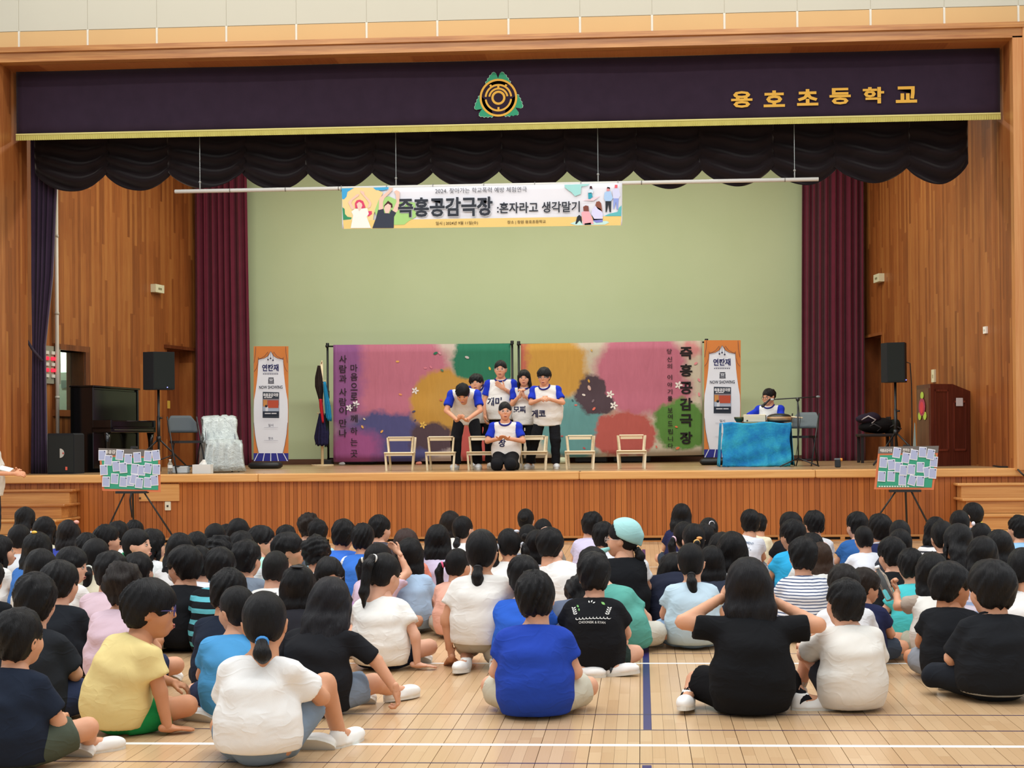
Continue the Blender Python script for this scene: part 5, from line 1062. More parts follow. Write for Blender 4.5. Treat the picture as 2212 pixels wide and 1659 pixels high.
# odds and ends under the backdrops
for lb, px, py, sx, hx in (('pale crumpled cloth bag under the right painted backdrop', 1211, 998, .12, '#b9c2a6'), ('small pinkish pouch on floor behind the second stool', 904, 1000, .06, '#c07a6a'), ('white plastic block under the left painted backdrop', 738, 1001, .06, '#9a9a9c')):
    Y = 24.4; t = thing('stage_prop', lb, 'prop', (XAT(px, Y), Y, ZS)); v, f_ = sdf_mesh([('el', (0, 0, sx * .45), (sx, sx * .5, sx * .5), None, .02), ('el', (sx * .4, 0, sx * .5), (sx * .5, sx * .4, sx * .45), None, .02)], .014, [((0, 0, -1), 0.)]); link('pouch', make_mesh('pouch', v, f_, True, [cloth(hx)]), t)
for lb, a_, b_ in (('dark storage case under the right backdrop behind the red patch', 1325, 1405), ('dark storage case under the right backdrop behind the teal patch', 1242, 1312), ('dark navy case under the left backdrop behind first stool', 745, 812)):
    Y = 25.1; t = thing('storage_case', lb, 'case', (XAT((a_ + b_) / 2, Y), Y, ZS)); q = MB(); q.obox((XAT((a_ + b_) / 2, Y), Y, ZS + .12), ((b_ - a_) * PXM(a_, Y), .3, .22), None, .02); q.build('shell', mat('#3a3f44', .5), t); q = MB(); q.obox((XAT((a_ + b_) / 2, Y), Y - .155, ZS + .16), (.12, .02, .03), None, .005); q.build('handle', M_blk, t)
# table under blue cloth with instruments
Ytb = 20.95; xa, xb = XAT(1561, Ytb), XAT(1707, Ytb); zt_ = ZAT(1640, 913, Ytb)
tb = thing('small_table', 'small folding table hidden under the bright blue cloth', 'table', ((xa + xb) / 2, Ytb + .3, ZS)); q = MB(); q.box(xa + .04, xb - .02, Ytb + .03, Ytb + .55, zt_ - .03, zt_ - .008); q.build('tabletop', M_blk, tb)
for x in (xa + .08, xb - .06):
    for y in (Ytb + .08, Ytb + .5): q = MB(); q.tube([(x, y, ZS), (x, y, zt_ - .03)], .015, 8); q.build('leg', M_blk, tb, True)
s_ = NT('tie_dye_blue', .8, .2); co = s_.coord(); n1 = s_.noise(co, 3.2, 5, .65); s_.color(s_.ramp(n1, (.3, '#1560a8'), (.48, '#2389bd'), (.62, '#35a3c4'), (.75, '#2a8aa6'))); s_.bump(s_.noise(co, 6., 4, .6), .6, .06); M_tie = s_.m
tcl = thing('blue_tablecloth', 'crumpled bright blue tie-dyed cloth draped to the floor', 'tablecloth', ((xa + xb) / 2, Ytb, ZS))
q = MB(); q.grid(lambda u, v: (xa + u * (xb - xa) + .012 * math.sin(v * 9 + u * 20) - (.02 * v if u < .1 else 0), Ytb - .02 - .05 * v - .022 * math.sin(u * 25 + 1.5 * math.sin(v * 5)) * v - .015 * math.sin(v * 17 + u * 6) * v, zt_ - v * (zt_ - ZS - .006) + .012 * math.sin(u * 12) * (1 - v)), 50, 26); q.grid(lambda u, v: (xa + u * (xb - xa), Ytb - .02 + v * .6, zt_ + .012 * math.sin(u * 12) * (1 - v)), 50, 4)
for sx, xe in ((-1, xa), (1, xb)): q.grid(lambda u, v: (xe + sx * (.015 + .03 * v + .014 * math.sin(u * 14) * v), Ytb - .02 + u * .6, zt_ - v * (zt_ - ZS - (.006 if sx < 0 else .02))), 16, 12)
q.build('drape', M_tie, tcl, True, .003)
Yi = Ytb + .2
i1 = thing('wooden_box_drum', 'pale wooden box drum lying on the blue table', 'drum', (XAT(1630, Yi), Yi, zt_)); a, b = XAT(1607, Yi), XAT(1654, Yi); h = ZAT(1630, 897, Yi) - zt_
q = MB(); q.obox(((a + b) / 2, Yi + .08, zt_ + h / 2 + .012), (b - a, .2, h), None, .006); q.build('body', W_birch, i1); q = MB(); q.ball((a + .05, Yi - .022, zt_ + .035), .012, 8, 6); q.build('screw', M_blk, i1); q = MB(); q.box(b, b + .012, Yi, Yi + .18, zt_ + .012, zt_ + h); q.build('end_panel', M_blk, i1)
i2 = thing('tongue_drum', 'dark domed drum with wooden rim on the blue table', 'drum', (XAT(1686, Yi), Yi, zt_)); c = np.array([XAT(1686, Yi), Yi + .18, zt_]); r_ = 27 * PXM(1686, Yi)
q = MB(); q.tube([c + [0, 0, .03], c + [0, 0, .09]], r_, 28); q.build('rim', wood('drum_rim', '#8f6a44', '#b08a62', '#c6a47c', 0), i2, True); q = MB(); q.ball(c + [0, 0, .088], (r_ * .99, r_ * .99, .055), 28, 10); q.build('shell', mat('#1f2422', .35), i2, True); q = MB(); q.tube([c + [0, 0, .012], c + [0, 0, .03]], r_ * .95, 24); q.build('base', M_blk, i2, True)
i3 = thing('wood_block', 'small pale wood block behind the domed drum', 'block', (XAT(1704, Yi), Yi + .4, zt_)); c = np.array([XAT(1704, Yi + .4), Yi + .42, zt_]); z0 = ZAT(1704, 897, Yi + .4)
q = MB(); q.prism([(-.08, 0), (.07, 0), (.085, .03), (.07, .1), (.03, .115), (-.07, .11)], c + [0, 0, .0], (1, 0, 0), UP, (0, .1, 0)); q.build('block', W_birch, i3); q = MB(); q.box(c[0] - .05, c[0] + .05, c[1] - .001, c[1] + .02, zt_ + .07, zt_ + .08); q.build('slot', mat('#6a543a'), i3); q = MB(); q.tube([c + [.0, -.12, .09], c + [.2, -.14, .07]], .012, 8); q.build('mallet', W_birch, i3, True)
i4 = thing('brass_bowl', 'small dark brass bowl at left end of the blue table', 'bowl', (XAT(1598, Yi), Yi, zt_)); c = np.array([XAT(1598, Yi), Yi + .1, zt_ + .012]); q = MB(); q.tube([c, c + [0, 0, .01], c + [0, 0, .05], c + [0, 0, .075]], [.04, .05, .075, .078], 18); q.build('bowl', mat('#4f5238', .3, .5, .2, metal=.7), i4, True); q = MB(); q.tube([c + [0, 0, .073], c + [0, 0, .079]], .08, 18); q.build('rim', mat('#7d7a4c', .3, .5, .1, metal=.7), i4, True)
# microphone on a boom stand
Ym = 20.7; ms = thing('microphone_stand', 'black microphone boom stand beside the blue table', 'stand', (XAT(1728, Ym), Ym, ZS)); xm = XAT(1724, Ym); top = np.array([xm, Ym, ZAT(1724, 863, Ym)])
q = MB(); q.tube([(xm, Ym, ZS + .12), top], .012, 8); q.build('pole', M_blk, ms, True)
for ax_ in (-150, -30, 90): a = math.radians(ax_); q = MB(); q.tube([(xm, Ym, ZS + .13), (xm + math.cos(a) * .33, Ym + math.sin(a) * .3, ZS + .012)], .01, 8); q.build('leg', M_blk, ms, True)
e0, e1 = np.array([XAT(1668, Ym), Ym, ZAT(1668, 863, Ym)]), np.array([XAT(1768, Ym), Ym, ZAT(1768, 857, Ym)]); q = MB(); q.tube([e0, e1], .009, 8); q.build('boom', M_blk, ms, True)
q = MB(); q.ball(top, .03, 10, 6); q.build('swivel', M_blk, ms, True); q = MB(); q.ball(e1, (.035, .018, .018), 10, 6); q.build('counterweight', mat('#6f7274', .4), ms, True)
q = MB(); q.tube([e0 + [.03, 0, 0], e0 + [-.02, 0, .0]], .014, 8); q.build('mic_clip', mat('#b9bcbc', .4), ms, True)
mc = thing('microphone', 'black handheld microphone clipped on the boom stand', 'microphone', e0); q = MB(); q.tube([e0 + [-.02, 0, .01], e0 + [-.09, -.02, -.05], e0 + [-.12, -.03, -.08]], [.012, .017, .02], 10); q.build('body', M_blk, mc, True); q = MB(); q.ball(e0 + [-.135, -.033, -.093], .027, 10, 8); q.build('grille', mat('#2b2d30', .6), mc, True)
q = MB(); q.tube([top + [0, -.02, 0], top + [.03, -.03, -.3], top + [.0, -.03, -.6], top + [-.05, -.1, -.86]], .005, 6); q.build('cable', M_blk, ms, True)
# lantern
Yl = 20.; ln = thing('camping_lantern', 'small dark camping lantern with orange knob on stage floor', 'lantern', (XAT(1809, Yl), Yl, ZS)); x = XAT(1809, Yl); k = PXM(1809, Yl); q = MB(); q.obox((x, Yl, ZS + .055), (12 * k, .07, .1), None, .01); q.build('body', mat('#22282c', .5), ln); q = MB(); q.obox((x - .005, Yl, ZS + .12), (13 * k, .06, .03), None, .008); q.build('head', mat('#5d666c', .4), ln); q = MB(); q.tube([(x + 5 * k, Yl, ZS + .115), (x + 10 * k, Yl, ZS + .115)], .022, 10); q.build('knob', mat('#e0913c', .4), ln, True)
# chair with bags
Yb = 23.2; xch = XAT(1890, Yb); cb = thing('wooden_chair', 'dark wooden chair by the right wall loaded with bags', 'chair', (xch, Yb, ZS)); w_ = .24
for dx in (-w_, w_):
    for dy in (-.2, .2): q = MB(); q.obox((xch + dx, Yb + dy, ZS + .22), (.045, .045, .44)); q.build('leg', mat('#1a1314', .6), cb)
q = MB(); q.obox((xch, Yb, ZS + .455), (.56, .48, .05), None, .012); q.build('seat', mat('#241a1a', .6), cb)
q = MB(); q.obox((xch + w_, Yb + .1, ZS + .62), (.04, .3, .28), None, .01); q.build('backrest', mat('#1a1314', .6), cb)
for lb, c, r, hx in (('black backpack lying on the dark chair', (.06, 0, .12), (.3, .2, .12), '#121113'), ('dark plum jacket folded on top of the bags', (-.1, -.05, .25), (.2, .14, .09), '#2a2230'), ('olive black bag at right of the loaded chair', (.28, .02, .1), (.14, .16, .13), '#171a15')):
    t = thing('bag' if 'jacket' not in lb else 'jacket', lb, 'bag' if 'jacket' not in lb else 'jacket', (xch, Yb, ZS + .48)); v, f_ = sdf_mesh([('el', c, r, rz(.3), .03), ('el', (c[0] + r[0] * .4, c[1], c[2] + r[2] * .4), (r[0] * .5, r[1] * .7, r[2] * .7), ry(.4), .04), ('el', (c[0] - r[0] * .6, c[1], c[2] - r[2] * .1), (r[0] * .5, r[1] * .8, r[2] * .6), None, .04)], .018); link('body', make_mesh('body', v, f_, True, [cloth(hx)]), t)
    q = MB(); p = np.array([xch, Yb, ZS + .48]) + np.array(c) + [-r[0] * .7, -r[1] * .8, -.02]; q.tube([p, p + [.1, -.06, .06], p + [.22, -.05, .0], p + [.16, -.03, -.06]], .012, 6); q.build('strap', mat('#b9b4b8' if 'jacket' in lb else '#2c2a2e', .7), t, True)
# lectern
def lectern():
    c0, c1, c2 = (np.array([XAT(px, Y), Y]) for px, Y in ((2011, 20.35), (1981, 21.05), (2097, 20.75))); c3 = c1 + c2 - c0
    t = thing('lectern', 'dark red-brown wooden lectern with panelled side and flower emblem', 'lectern', (*c0, ZS)); H_ = ZAT(2011, 829, 20.35) - ZS; H2 = ZAT(2097, 845, 20.75) - ZS
    Wd = wood('mahogany', '#4f2118', '#703426', '#844431', 2, 'object', rough=.3)
    A = [np.array([*c, ZS]) for c in (c0, c2, c3, c1)]; top = [H_, H2, H2, H_]; mid = [(A[0] * .45 + A[1] * .55), (A[3] * .45 + A[2] * .55)]
    V = A + [A[0] + UP * H_, A[1] + UP * H2, A[2] + UP * H2, A[3] + UP * H_, mid[0], mid[1], mid[0] + UP * H_, mid[1] + UP * H_]
    q = MB(); q.add(V, [(0, 8, 10, 4), (8, 1, 5, 10), (1, 2, 6, 5), (2, 9, 11, 6), (9, 3, 7, 11), (3, 0, 4, 7), (4, 10, 11, 7), (10, 5, 6, 11)]); q.build('body', Wd, t)
    d = A[1] - A[0]; L_ = np.linalg.norm(d); d /= L_; n_ = unit(np.cross(d, UP))
    for (u0, u1, zt1) in ((.1, .43, H_ - .08), (.56, .88, H2 - .14)):
        for (a, b, z0, z1) in ((u0, u0 + .025, .22, zt1), (u1 - .025, u1, .22, zt1), (u0, u1, .22, .25), (u0, u1, zt1 - .03, zt1)):
            q = MB(); q.prism([(a * L_, z0), (b * L_, z0), (b * L_, z1), (a * L_, z1)], A[0] + n_ * .012, d, UP, -n_ * .012); q.build('moulding', Wd, t)
    f = A[3] - A[0]; Lf = np.linalg.norm(f); f /= Lf; nf = -unit(np.cross(f, UP)) 
    q = MB(); q.prism([(.06, .12), (Lf - .06, .12), (Lf - .06, H_ - .06), (.06, H_ - .06)], A[0] + nf * .012, f, UP, -nf * .012); q.build('front_panel', wood('lectern_front', '#4a2a1a', '#66402a', '#7a5236', 2), t)
    c = A[0] + f * Lf * .5 + UP * (H_ - .33) + nf * .02
    for (ry_, rz_, dz, hx, nm, dx) in ((.16, .13, 0, '#a33a52', 'emblem_petal', 0), (.09, .09, -.01, '#c73a44', 'emblem_centre', 0), (.08, .055, .17, '#a9c04a', 'emblem_leaf', 0), (.08, .06, -.13, '#a9c04a', 'emblem_leaf', .13), (.08, .06, -.13, '#a9c04a', 'emblem_leaf', -.13)):
        q = MB(); q.prism([(math.cos(x) * ry_ + dx, math.sin(x) * rz_ + dz) for x in np.linspace(0, 6.28, 16, endpoint=False)], c + nf * (.004 if 'leaf' in nm else .008 if 'petal' in nm else .012), f, UP, -nf * .004); q.build(nm, mat(hx, .6), t)
    p = A[0] + d * L_ * .62 + UP * (H2 - .12) + n_ * .016; q = MB(); q.prism([(0, -.1), (.13, -.1), (.13, .02), (0, .02)], p, d, UP, -n_ * .004); q.build('notice', mat('#cfd0d2', .6), t)
    return t
lectern()
Yg = 20.6; gp = thing('glass_fin', 'thin upright pale glass blade beside the lectern', 'panel', (XAT(1976, Yg), Yg, ZS)); a = PY(1970, 990, Yg); q = MB(); q.prism([(0, 0), (.07, 0), (.05, .62), (.042, .64)], (a[0], Yg, ZS), (1, 0, 0), UP, (0, .02, 0)); q.build('blade', mat('#7f8f88', .15, .5, .1), gp); q = MB(); q.obox((a[0] + .035, Yg + .01, ZS + .01), (.12, .1, .02)); q.build('foot', M_blk, gp)
cbx = thing('floor_cable', 'black cable snaking along stage edge at right of lectern', 'cable', PZ(2150, 1008, ZS)); q = MB(); q.tube([PZ(2120, 1004, ZS) + [0, 0, .01], PY(2160, 1009, 19.4) * [1, 1, 0] + [0, 0, ZS + .01], PY(2190, 1008, 19.2) * [1, 1, 0] + [0, 0, ZS + .012], PY(2200, 1014, 18.8) * [1, 1, 0] + [0, 0, ZS - .02], PY(2206, 1022, 18.75), PY(2215, 1030, 18.75)], .012, 8); q.build('cord', M_blk, cbx, True)
spc = thing('speaker_cable', 'thin black cable hanging from the right loudspeaker', 'cable', PY(1968, 950, 21.3)); q = MB(); q.tube([PY(1957, 782, 21.3), PY(1966, 785, 21.3), PY(1969, 830, 21.3), PY(1970, 900, 21.3), PY(1970, 985, 21.3)], .009, 6); q.build('cord', M_blk, spc, True)
# ------------------------------------------------------------------ easels with note boards
M_note = mat('#a9b2d2', .8, .2, .03); M_noteb = mat('#e6e8ee', .8, .2, .02)
def easel(label, blabel, clabel, quad, Y, cards, ox, oy, sc_, feet):
    t = thing('easel', label, 'easel', (XAT((quad[0][0] + quad[1][0]) / 2, Y), Y, 0)); bx = (quad[3][0] + quad[2][0]) / 2; P0 = PY(bx, quad[3][1] + 2, Y); hub = PY(bx, quad[0][1] + 8, Y + .12)
    q = MB(); q.tube([PY(bx, quad[0][1] - 2, Y + .06), (XAT(feet[1][0], Y + .35), Y + .35, .01)], .014, 8); q.build('centre_pole', M_blk, t, True)
    for px, py in (feet[0], feet[2]):
        d = PY(px, py, Y - .02); s0 = PY(bx + (px - bx) * .3, quad[3][1] + 2, Y + .03); k_ = s0[2] / (s0[2] - d[2]); e = s0 + (d - s0) * k_; q = MB(); q.tube([s0 + (s0 - d) * .6, s0, e + [0, 0, .01]], [.008, .011, .014], 8); q.build('leg', M_blk, t, True)
    a, b = PY(bx - 32, quad[3][1] + 1, Y), PY(bx + 36, quad[3][1] + 1, Y); q = MB(); q.box(a[0], b[0], Y - .05, Y + .03, a[2] - .03, a[2]); q.build('tray', M_blk, t)
    c = PY(bx + 6, quad[0][1], Y); q = MB(); q.obox(c + [0, 0, .01], (.08, .05, .03)); q.build('clamp', M_blk, t)
    bo = thing('note_board', blabel, 'board', PY(bx, quad[3][1], Y - .03)); Yb_ = Y - .03
    pxpoly('backing', quad, Yb_, '#cf7752', bo, .0); hd = [quad[0], quad[1], tuple(np.array(quad[1]) * .84 + np.array(quad[2]) * .16), tuple(np.array(quad[0]) * .84 + np.array(quad[3]) * .16)]
    pxpoly('header', hd, Yb_, '#6f6a66', bo, .004)
    def bl(u, v): q0, q1, q2, q3 = (np.array(p, float) for p in quad); return tuple((q0 * (1 - u) + q1 * u) * (1 - v) + (q3 * (1 - u) + q2 * u) * v)
    pxpoly('field', [bl(.035, .2), bl(.965, .2), bl(.96, .95), bl(.04, .95)], Yb_, '#3f9c7e', bo, .005)
    rows = {'top': [], 'middle': [], 'bottom': []}; cuts_ = (310, 450) if quad[0][0] < 1000 else (160, 340); side = 'left' if quad[0][0] < 1000 else 'right'
    for c_ in cards: rows['top' if c_[1] < cuts_[0] else 'middle' if c_[1] < cuts_[1] else 'bottom'].append(c_)
    ORD = ('leftmost', 'second from left', 'third from left', 'fourth from left', 'fifth from left', 'sixth from left', 'seventh from left', 'eighth from left', 'ninth from left')
    def card_label(c_):
        for rn, L_ in rows.items():
            if c_ in L_: return 'blue-grey note card, %s in the %s row of the %s easel board' % (ORD[sorted(L_).index(c_)], rn, side)
    for i, (cx_, cy_, an) in enumerate(cards):
        px, py = ox + cx_ / sc_, oy + cy_ / sc_; o_ = .008 + (i % 5) * .002; a = math.radians(an); w2, h2 = 8.2, 11.2
        ct_ = thing('note_card', card_label((cx_, cy_, an)), 'card', PY(px, py, Yb_ - o_), 'note cards pinned on the ' + ('left' if px < 1000 else 'right') + ' board')
        def qd(w_, h_): return [(px + x * math.cos(a) - y * math.sin(a), py + x * math.sin(a) + y * math.cos(a)) for x, y in ((-w_, -h_), (w_, -h_), (w_, h_), (-w_, h_))]
        pxpoly('paper', qd(w2, h2), Yb_, None, ct_, o_, M_noteb); pxpoly('frame_print', qd(w2 - 1.1, h2 - 1.6), Yb_, None, ct_, o_ + .0012, M_note)
        p = qd(w2 - 2, h2 - 2); pxpoly('corner_print', [(p[1][0] - 2, p[1][1]), (p[1][0], p[1][1]), (p[1][0], p[1][1] + 2.4), (p[1][0] - 2, p[1][1] + 2.4)], Yb_, '#3f4256', ct_, o_ + .0024)
    return bo, Yb_
bo1, yb1 = easel('black metal easel standing before the stage at left', 'orange-framed green note board full of cards on the left easel', 'white-edged blue-grey note card pinned on the left easel board', [(213, 968), (346, 972), (347, 1063), (221, 1060)], 17.9,
    [(893, 240, 0), (965, 300, 5), (1102, 235, 6), (1203, 285, 2), (1313, 265, -4), (1438, 250, 4), (1535, 240, -8), (912, 415, -3), (1062, 370, -5), (1145, 390, -5), (1283, 405, 5), (1362, 420, 4), (1438, 395, 9), (1540, 410, 2), (940, 555, 2), (1040, 520, 4), (1145, 555, 4), (1230, 545, 3), (1275, 525, 12), (1335, 570, 6), (1435, 565, 4), (1515, 540, -4)], 60, 940, 5.53, ((240, 1128), (288, 1120), (371, 1156)))
bo2, yb2 = easel('black metal easel standing before the stage at right', 'orange-framed green note board full of cards on the right easel', 'white-edged blue-grey note card pinned on the right easel board', [(1898, 965), (2028, 963), (2017, 1058), (1888, 1057)], 17.9,
    [(735, 95, 9), (840, 155, 9), (935, 120, 8), (1035, 90, 4), (1128, 115, 10), (1165, 200, 5), (580, 210, 4), (675, 235, -5), (755, 265, 4), (812, 300, 5), (905, 290, 4), (1010, 265, 2), (1090, 320, -10), (1150, 335, 4), (560, 370, 4), (670, 370, 3), (800, 415, 2), (915, 415, 16), (1008, 425, 4)], 1800, 960, 5.37, ((1900, 1112), (1958, 1130), (2001, 1125)))
pxtext('lettering', '즉흥공감극장', 242, 976, yb1, 46, 8, '#ece9e4', bo1, .006, .02); pxtext('lettering', '즉흥공감극장', 1914, 973, yb2, 26, 7.5, '#ece9e4', bo2, .006, .02); pxtext('lettering', '전하는 말', 1961, 972, yb2, 22, 7, '#ece9e4', bo2, .006, .02)
for i in range(12): pxpoly('print', [(1898 + i * 5.6, 1049.5), (1901.5 + i * 5.6, 1049.5), (1901.5 + i * 5.6, 1052), (1898 + i * 5.6, 1052)], yb2, '#dfe6e0', bo2, .007)
pc = thing('power_cord', 'short black cord dangling on stage front behind left easel', 'cord', PY(285, 1118, YF - .06)); q = MB(); q.tube([PY(284, 1062, YF - .06), PY(281, 1080, YF - .05), PY(283, 1100, YF - .06), PY(286, 1118, YF - .06)], .013, 8); q.build('cord', M_blk, pc, True)
# ------------------------------------------------------------------ actors on the stage
STAND = dict(pel=(0, 0, .7), bel=(0, 0, .81), che=(0, -.01, .95), nec=(0, .0, 1.075), head=(0, .03, 1.205), shl=(-.14, -.005, 1.03), shr=(.14, -.005, 1.03), ell=(-.19, -.01, .83), elr=(.19, -.01, .83), wrl=(-.19, .06, .66), wrr=(.19, .06, .66),
             knl=(-.08, .015, .385), knr=(.08, .015, .385), anl=(-.085, -.01, .055), anr=(.085, -.01, .055), tol=(-.15, 1, 0), tor=(.15, 1, 0))
WH = '#e6e3de'; BL = '#2138b8'; BK = '#17181c'
ACT = dict(shirt=WH, sleeve=BL, collar='#2a2c7e', sf=.72, pants=BK, pf=1.95, shoes='#dfe1e2', standing=True, hem=.105, vox=.0125, hs=.91, group='actors in blue-sleeved shirts', skin='#dca382', loose=1.03)
def actor(label, px, Y, J, sc, yaw=math.pi, **kw):
    a = dict(ACT); a.update(kw); return person(label, (XAT(px, Y), Y, ZS), yaw, J, sc, **a)
def front_print(P, body, px, py, Y, hpx, bold=.03, rot=0.):
    k = PXM(px, Y); c = np.array([XAT(px, Y), Y - .3, ZAT(px, py, Y)]); ca, sa = math.cos(rot), math.sin(rot)
    return print_text('lettering', body, P['shirt'], '#26284a', c + [0, .3, 0], hpx * k, (ca, 0, sa), (-sa, 0, ca), (0, -1, 0), P['root'], bold)
J1 = dict(STAND, pel=(0, -.1, .68), bel=(0, -.05, .77), che=(0, .06, .86), nec=(0, .17, .915), head=(0, .255, .9), shl=(-.145, .12, .89), shr=(.145, .12, .89), ell=(-.2, .2, .7), elr=(.2, .2, .7), wrl=(-.055, .34, .585), wrr=(.055, .34, .585), knl=(-.12, -.02, .37), knr=(.12, -.02, .37), anl=(-.14, -.05, .055), anr=(.12, -.03, .055))
actor('performer bending low with cupped hands in blue-sleeved white shirt', 1006, 20.45, J1, 1.25, math.pi, hair='boy', hseed=2, loose=1.1, hp=.75, handl='relax', handr='relax', hl=((.5, .8, .2), (.2, -.3, -1)), hrr=((-.5, .8, .2), (-.2, -.3, -1)))
J2 = dict(STAND, pel=(0, -.05, .69), che=(.02, .03, .9), bel=(0, -.02, .79), nec=(.04, .09, 1.0), head=(.06, .14, 1.05), shl=(-.12, .06, .955), shr=(.16, .06, .955), elr=(.2, .1, .76), wrr=(.17, .16, .59))
actor('performer peering out from behind the tall performer', 1043, 21.25, J2, 1.25, math.pi, hair='bowl', hseed=3, hy=.1, hr=.12)
J3 = dict(STAND, ell=(-.21, .02, .86), wrl=(-.05, .15, .965), elr=(.2, .0, .83), wrr=(.19, .05, .64))
P3 = actor('tall performer in glasses standing with one hand on the chest', 1083, 20.95, J3, 1.25, math.pi, hair='lowpony', L=.12, hseed=4, gl='#b9aeb0', handl='flat', hl=((.7, .3, .55), (0, 1, .1)), fat=1.06, tie='#1a1a1e')
front_print(P3, '개미', 1071, 868, 20.95, 18)
J4 = dict(KNEEL, pel=(0, -.03, .17), bel=(0, -.04, .3), che=(0, -.02, .43), nec=(0, .01, .555), head=(0, .04, .69), shl=(-.14, -.01, .51), shr=(.14, -.01, .51), ell=(-.21, .05, .34), elr=(.21, .05, .34), wrl=(-.04, .24, .37), wrr=(.04, .24, .37), knl=(-.08, .29, .07), knr=(.08, .29, .07), anl=(-.1, -.14, .05), anr=(.1, -.14, .05))
P4 = actor('performer kneeling at the front holding out cupped palms', 1092, 20.1, J4, 1.24, math.pi, hair='lowpony', L=.1, hseed=5, gl='#c9bfc0', hy=-.15, hem=.09, hl=((.35, 1, .25), (.1, .2, -1)), hrr=((-.35, 1, .25), (-.1, .2, -1)), handl='flat', handr='flat', fat=.97, tk=1.02)
front_print(P4, '장', 1086, 957, 20.1, 17)
J5 = dict(STAND, ell=(-.15, .1, .86), elr=(.15, .1, .86), wrl=(-.02, .2, .975), wrr=(.02, .2, .975))
P5 = actor('performer with very long black hair clasping both hands', 1134, 20.8, J5, 1.13, math.pi + .1, hair='long', L=.34, hseed=6, hy=-.1, handl='pinch', handr='pinch', hl=((.25, .25, 1), (-1, .3, 0)), hrr=((-.25, .25, 1), (1, .3, 0)), hem=.12, fat=.94)
front_print(P5, '모찌', 1124, 885, 20.8, 15)
J6 = dict(STAND, pel=(.0, -.02, .68), bel=(0, .0, .79), che=(.02, .03, .92), nec=(.03, .07, 1.035), head=(.03, .11, 1.16), shl=(-.12, .03, .99), shr=(.16, .03, .99), ell=(-.2, .1, .83), elr=(.2, .1, .83), wrl=(-.04, .24, .87), wrr=(.06, .24, .87), knl=(-.1, .03, .37), knr=(.16, .02, .37), anl=(-.1, 0, .055), anr=(.24, -.03, .055))
P6 = actor('performer with bowl haircut and glasses holding fingertips together', 1183, 20.55, J6, 1.18, math.pi, hair='bowl', hseed=7, hp=.2, hy=.15, gl='#8a8086', handl='pinch', handr='pinch', fat=1.05, hem=.12, loose=1.12)
front_print(P6, '게코', 1165, 894, 20.55, 17)
JM = dict(STAND, pel=(0, 0, .42), bel=(0, .0, .53), che=(0, .02, .665), nec=(0, .045, .785), head=(0, .08, .905), shl=(-.14, .03, .74), shr=(.14, .03, .74), ell=(-.19, .12, .58), wrl=(-.08, .3, .56), elr=(.3, .16, .6), wrr=(.42, .3, .55), knl=(-.1, .34, .42), knr=(.1, .34, .42), anl=(-.1, .36, .055), anr=(.1, .36, .055))
actor('musician in blue-sleeved shirt seated behind the blue table', 1664, 21.75, JM, 1.18, math.pi + .35, hair='highpony', L=.02, hseed=8, hy=.35, hp=.15, gl='#3a3036', handr='pinch', tie='#222222')
tsx = thing('music_chair', 'dark stool under the seated musician behind blue table', 'stool', (XAT(1666, 21.75), 21.8, ZS)); q = MB(); q.tube([(XAT(1666, 21.75), 21.8, ZS + .36), (XAT(1666, 21.75), 21.8, ZS + .4)], .17, 16); q.build('seat', M_blk, tsx, True)
for a in range(4): q = MB(); q.tube([(XAT(1666, 21.75) + .1 * math.cos(a * 1.57), 21.8 + .1 * math.sin(a * 1.57), ZS + .37), (XAT(1666, 21.75) + .18 * math.cos(a * 1.57), 21.8 + .18 * math.sin(a * 1.57), ZS)], .012, 8); q.build('leg', M_blk, tsx, True)
# the grown-up at the left edge with a folded paper
JA = dict(STAND, ell=(-.19, .04, .84), elr=(.19, .04, .84), wrl=(-.06, .26, .85), wrr=(.07, .3, .83))
PA = person('adult at left edge in pale top and dark trousers holding a paper', (XAT(-24, 17.3), 17.3, 0), math.pi / 2, JA, 1.25, hair='lowpony', hs=.84, shirt='#dcdad2', sf=.7, pants='#1d2630', pf=1.95, standing=True, hem=.1, group=None, shoes='#d0d0d0', vox=.014)
pa = thing('folded_paper', 'small white folded paper held at the left edge of picture', 'paper', PY(12, 1013, 17.3)); q = MB(); c = PY(12, 1013, 17.3); q.obox(c, (.16, .11, .012), ry(.25) @ rx(.4)); q.build('sheet', mat('#e8e8e4', .8), pa)
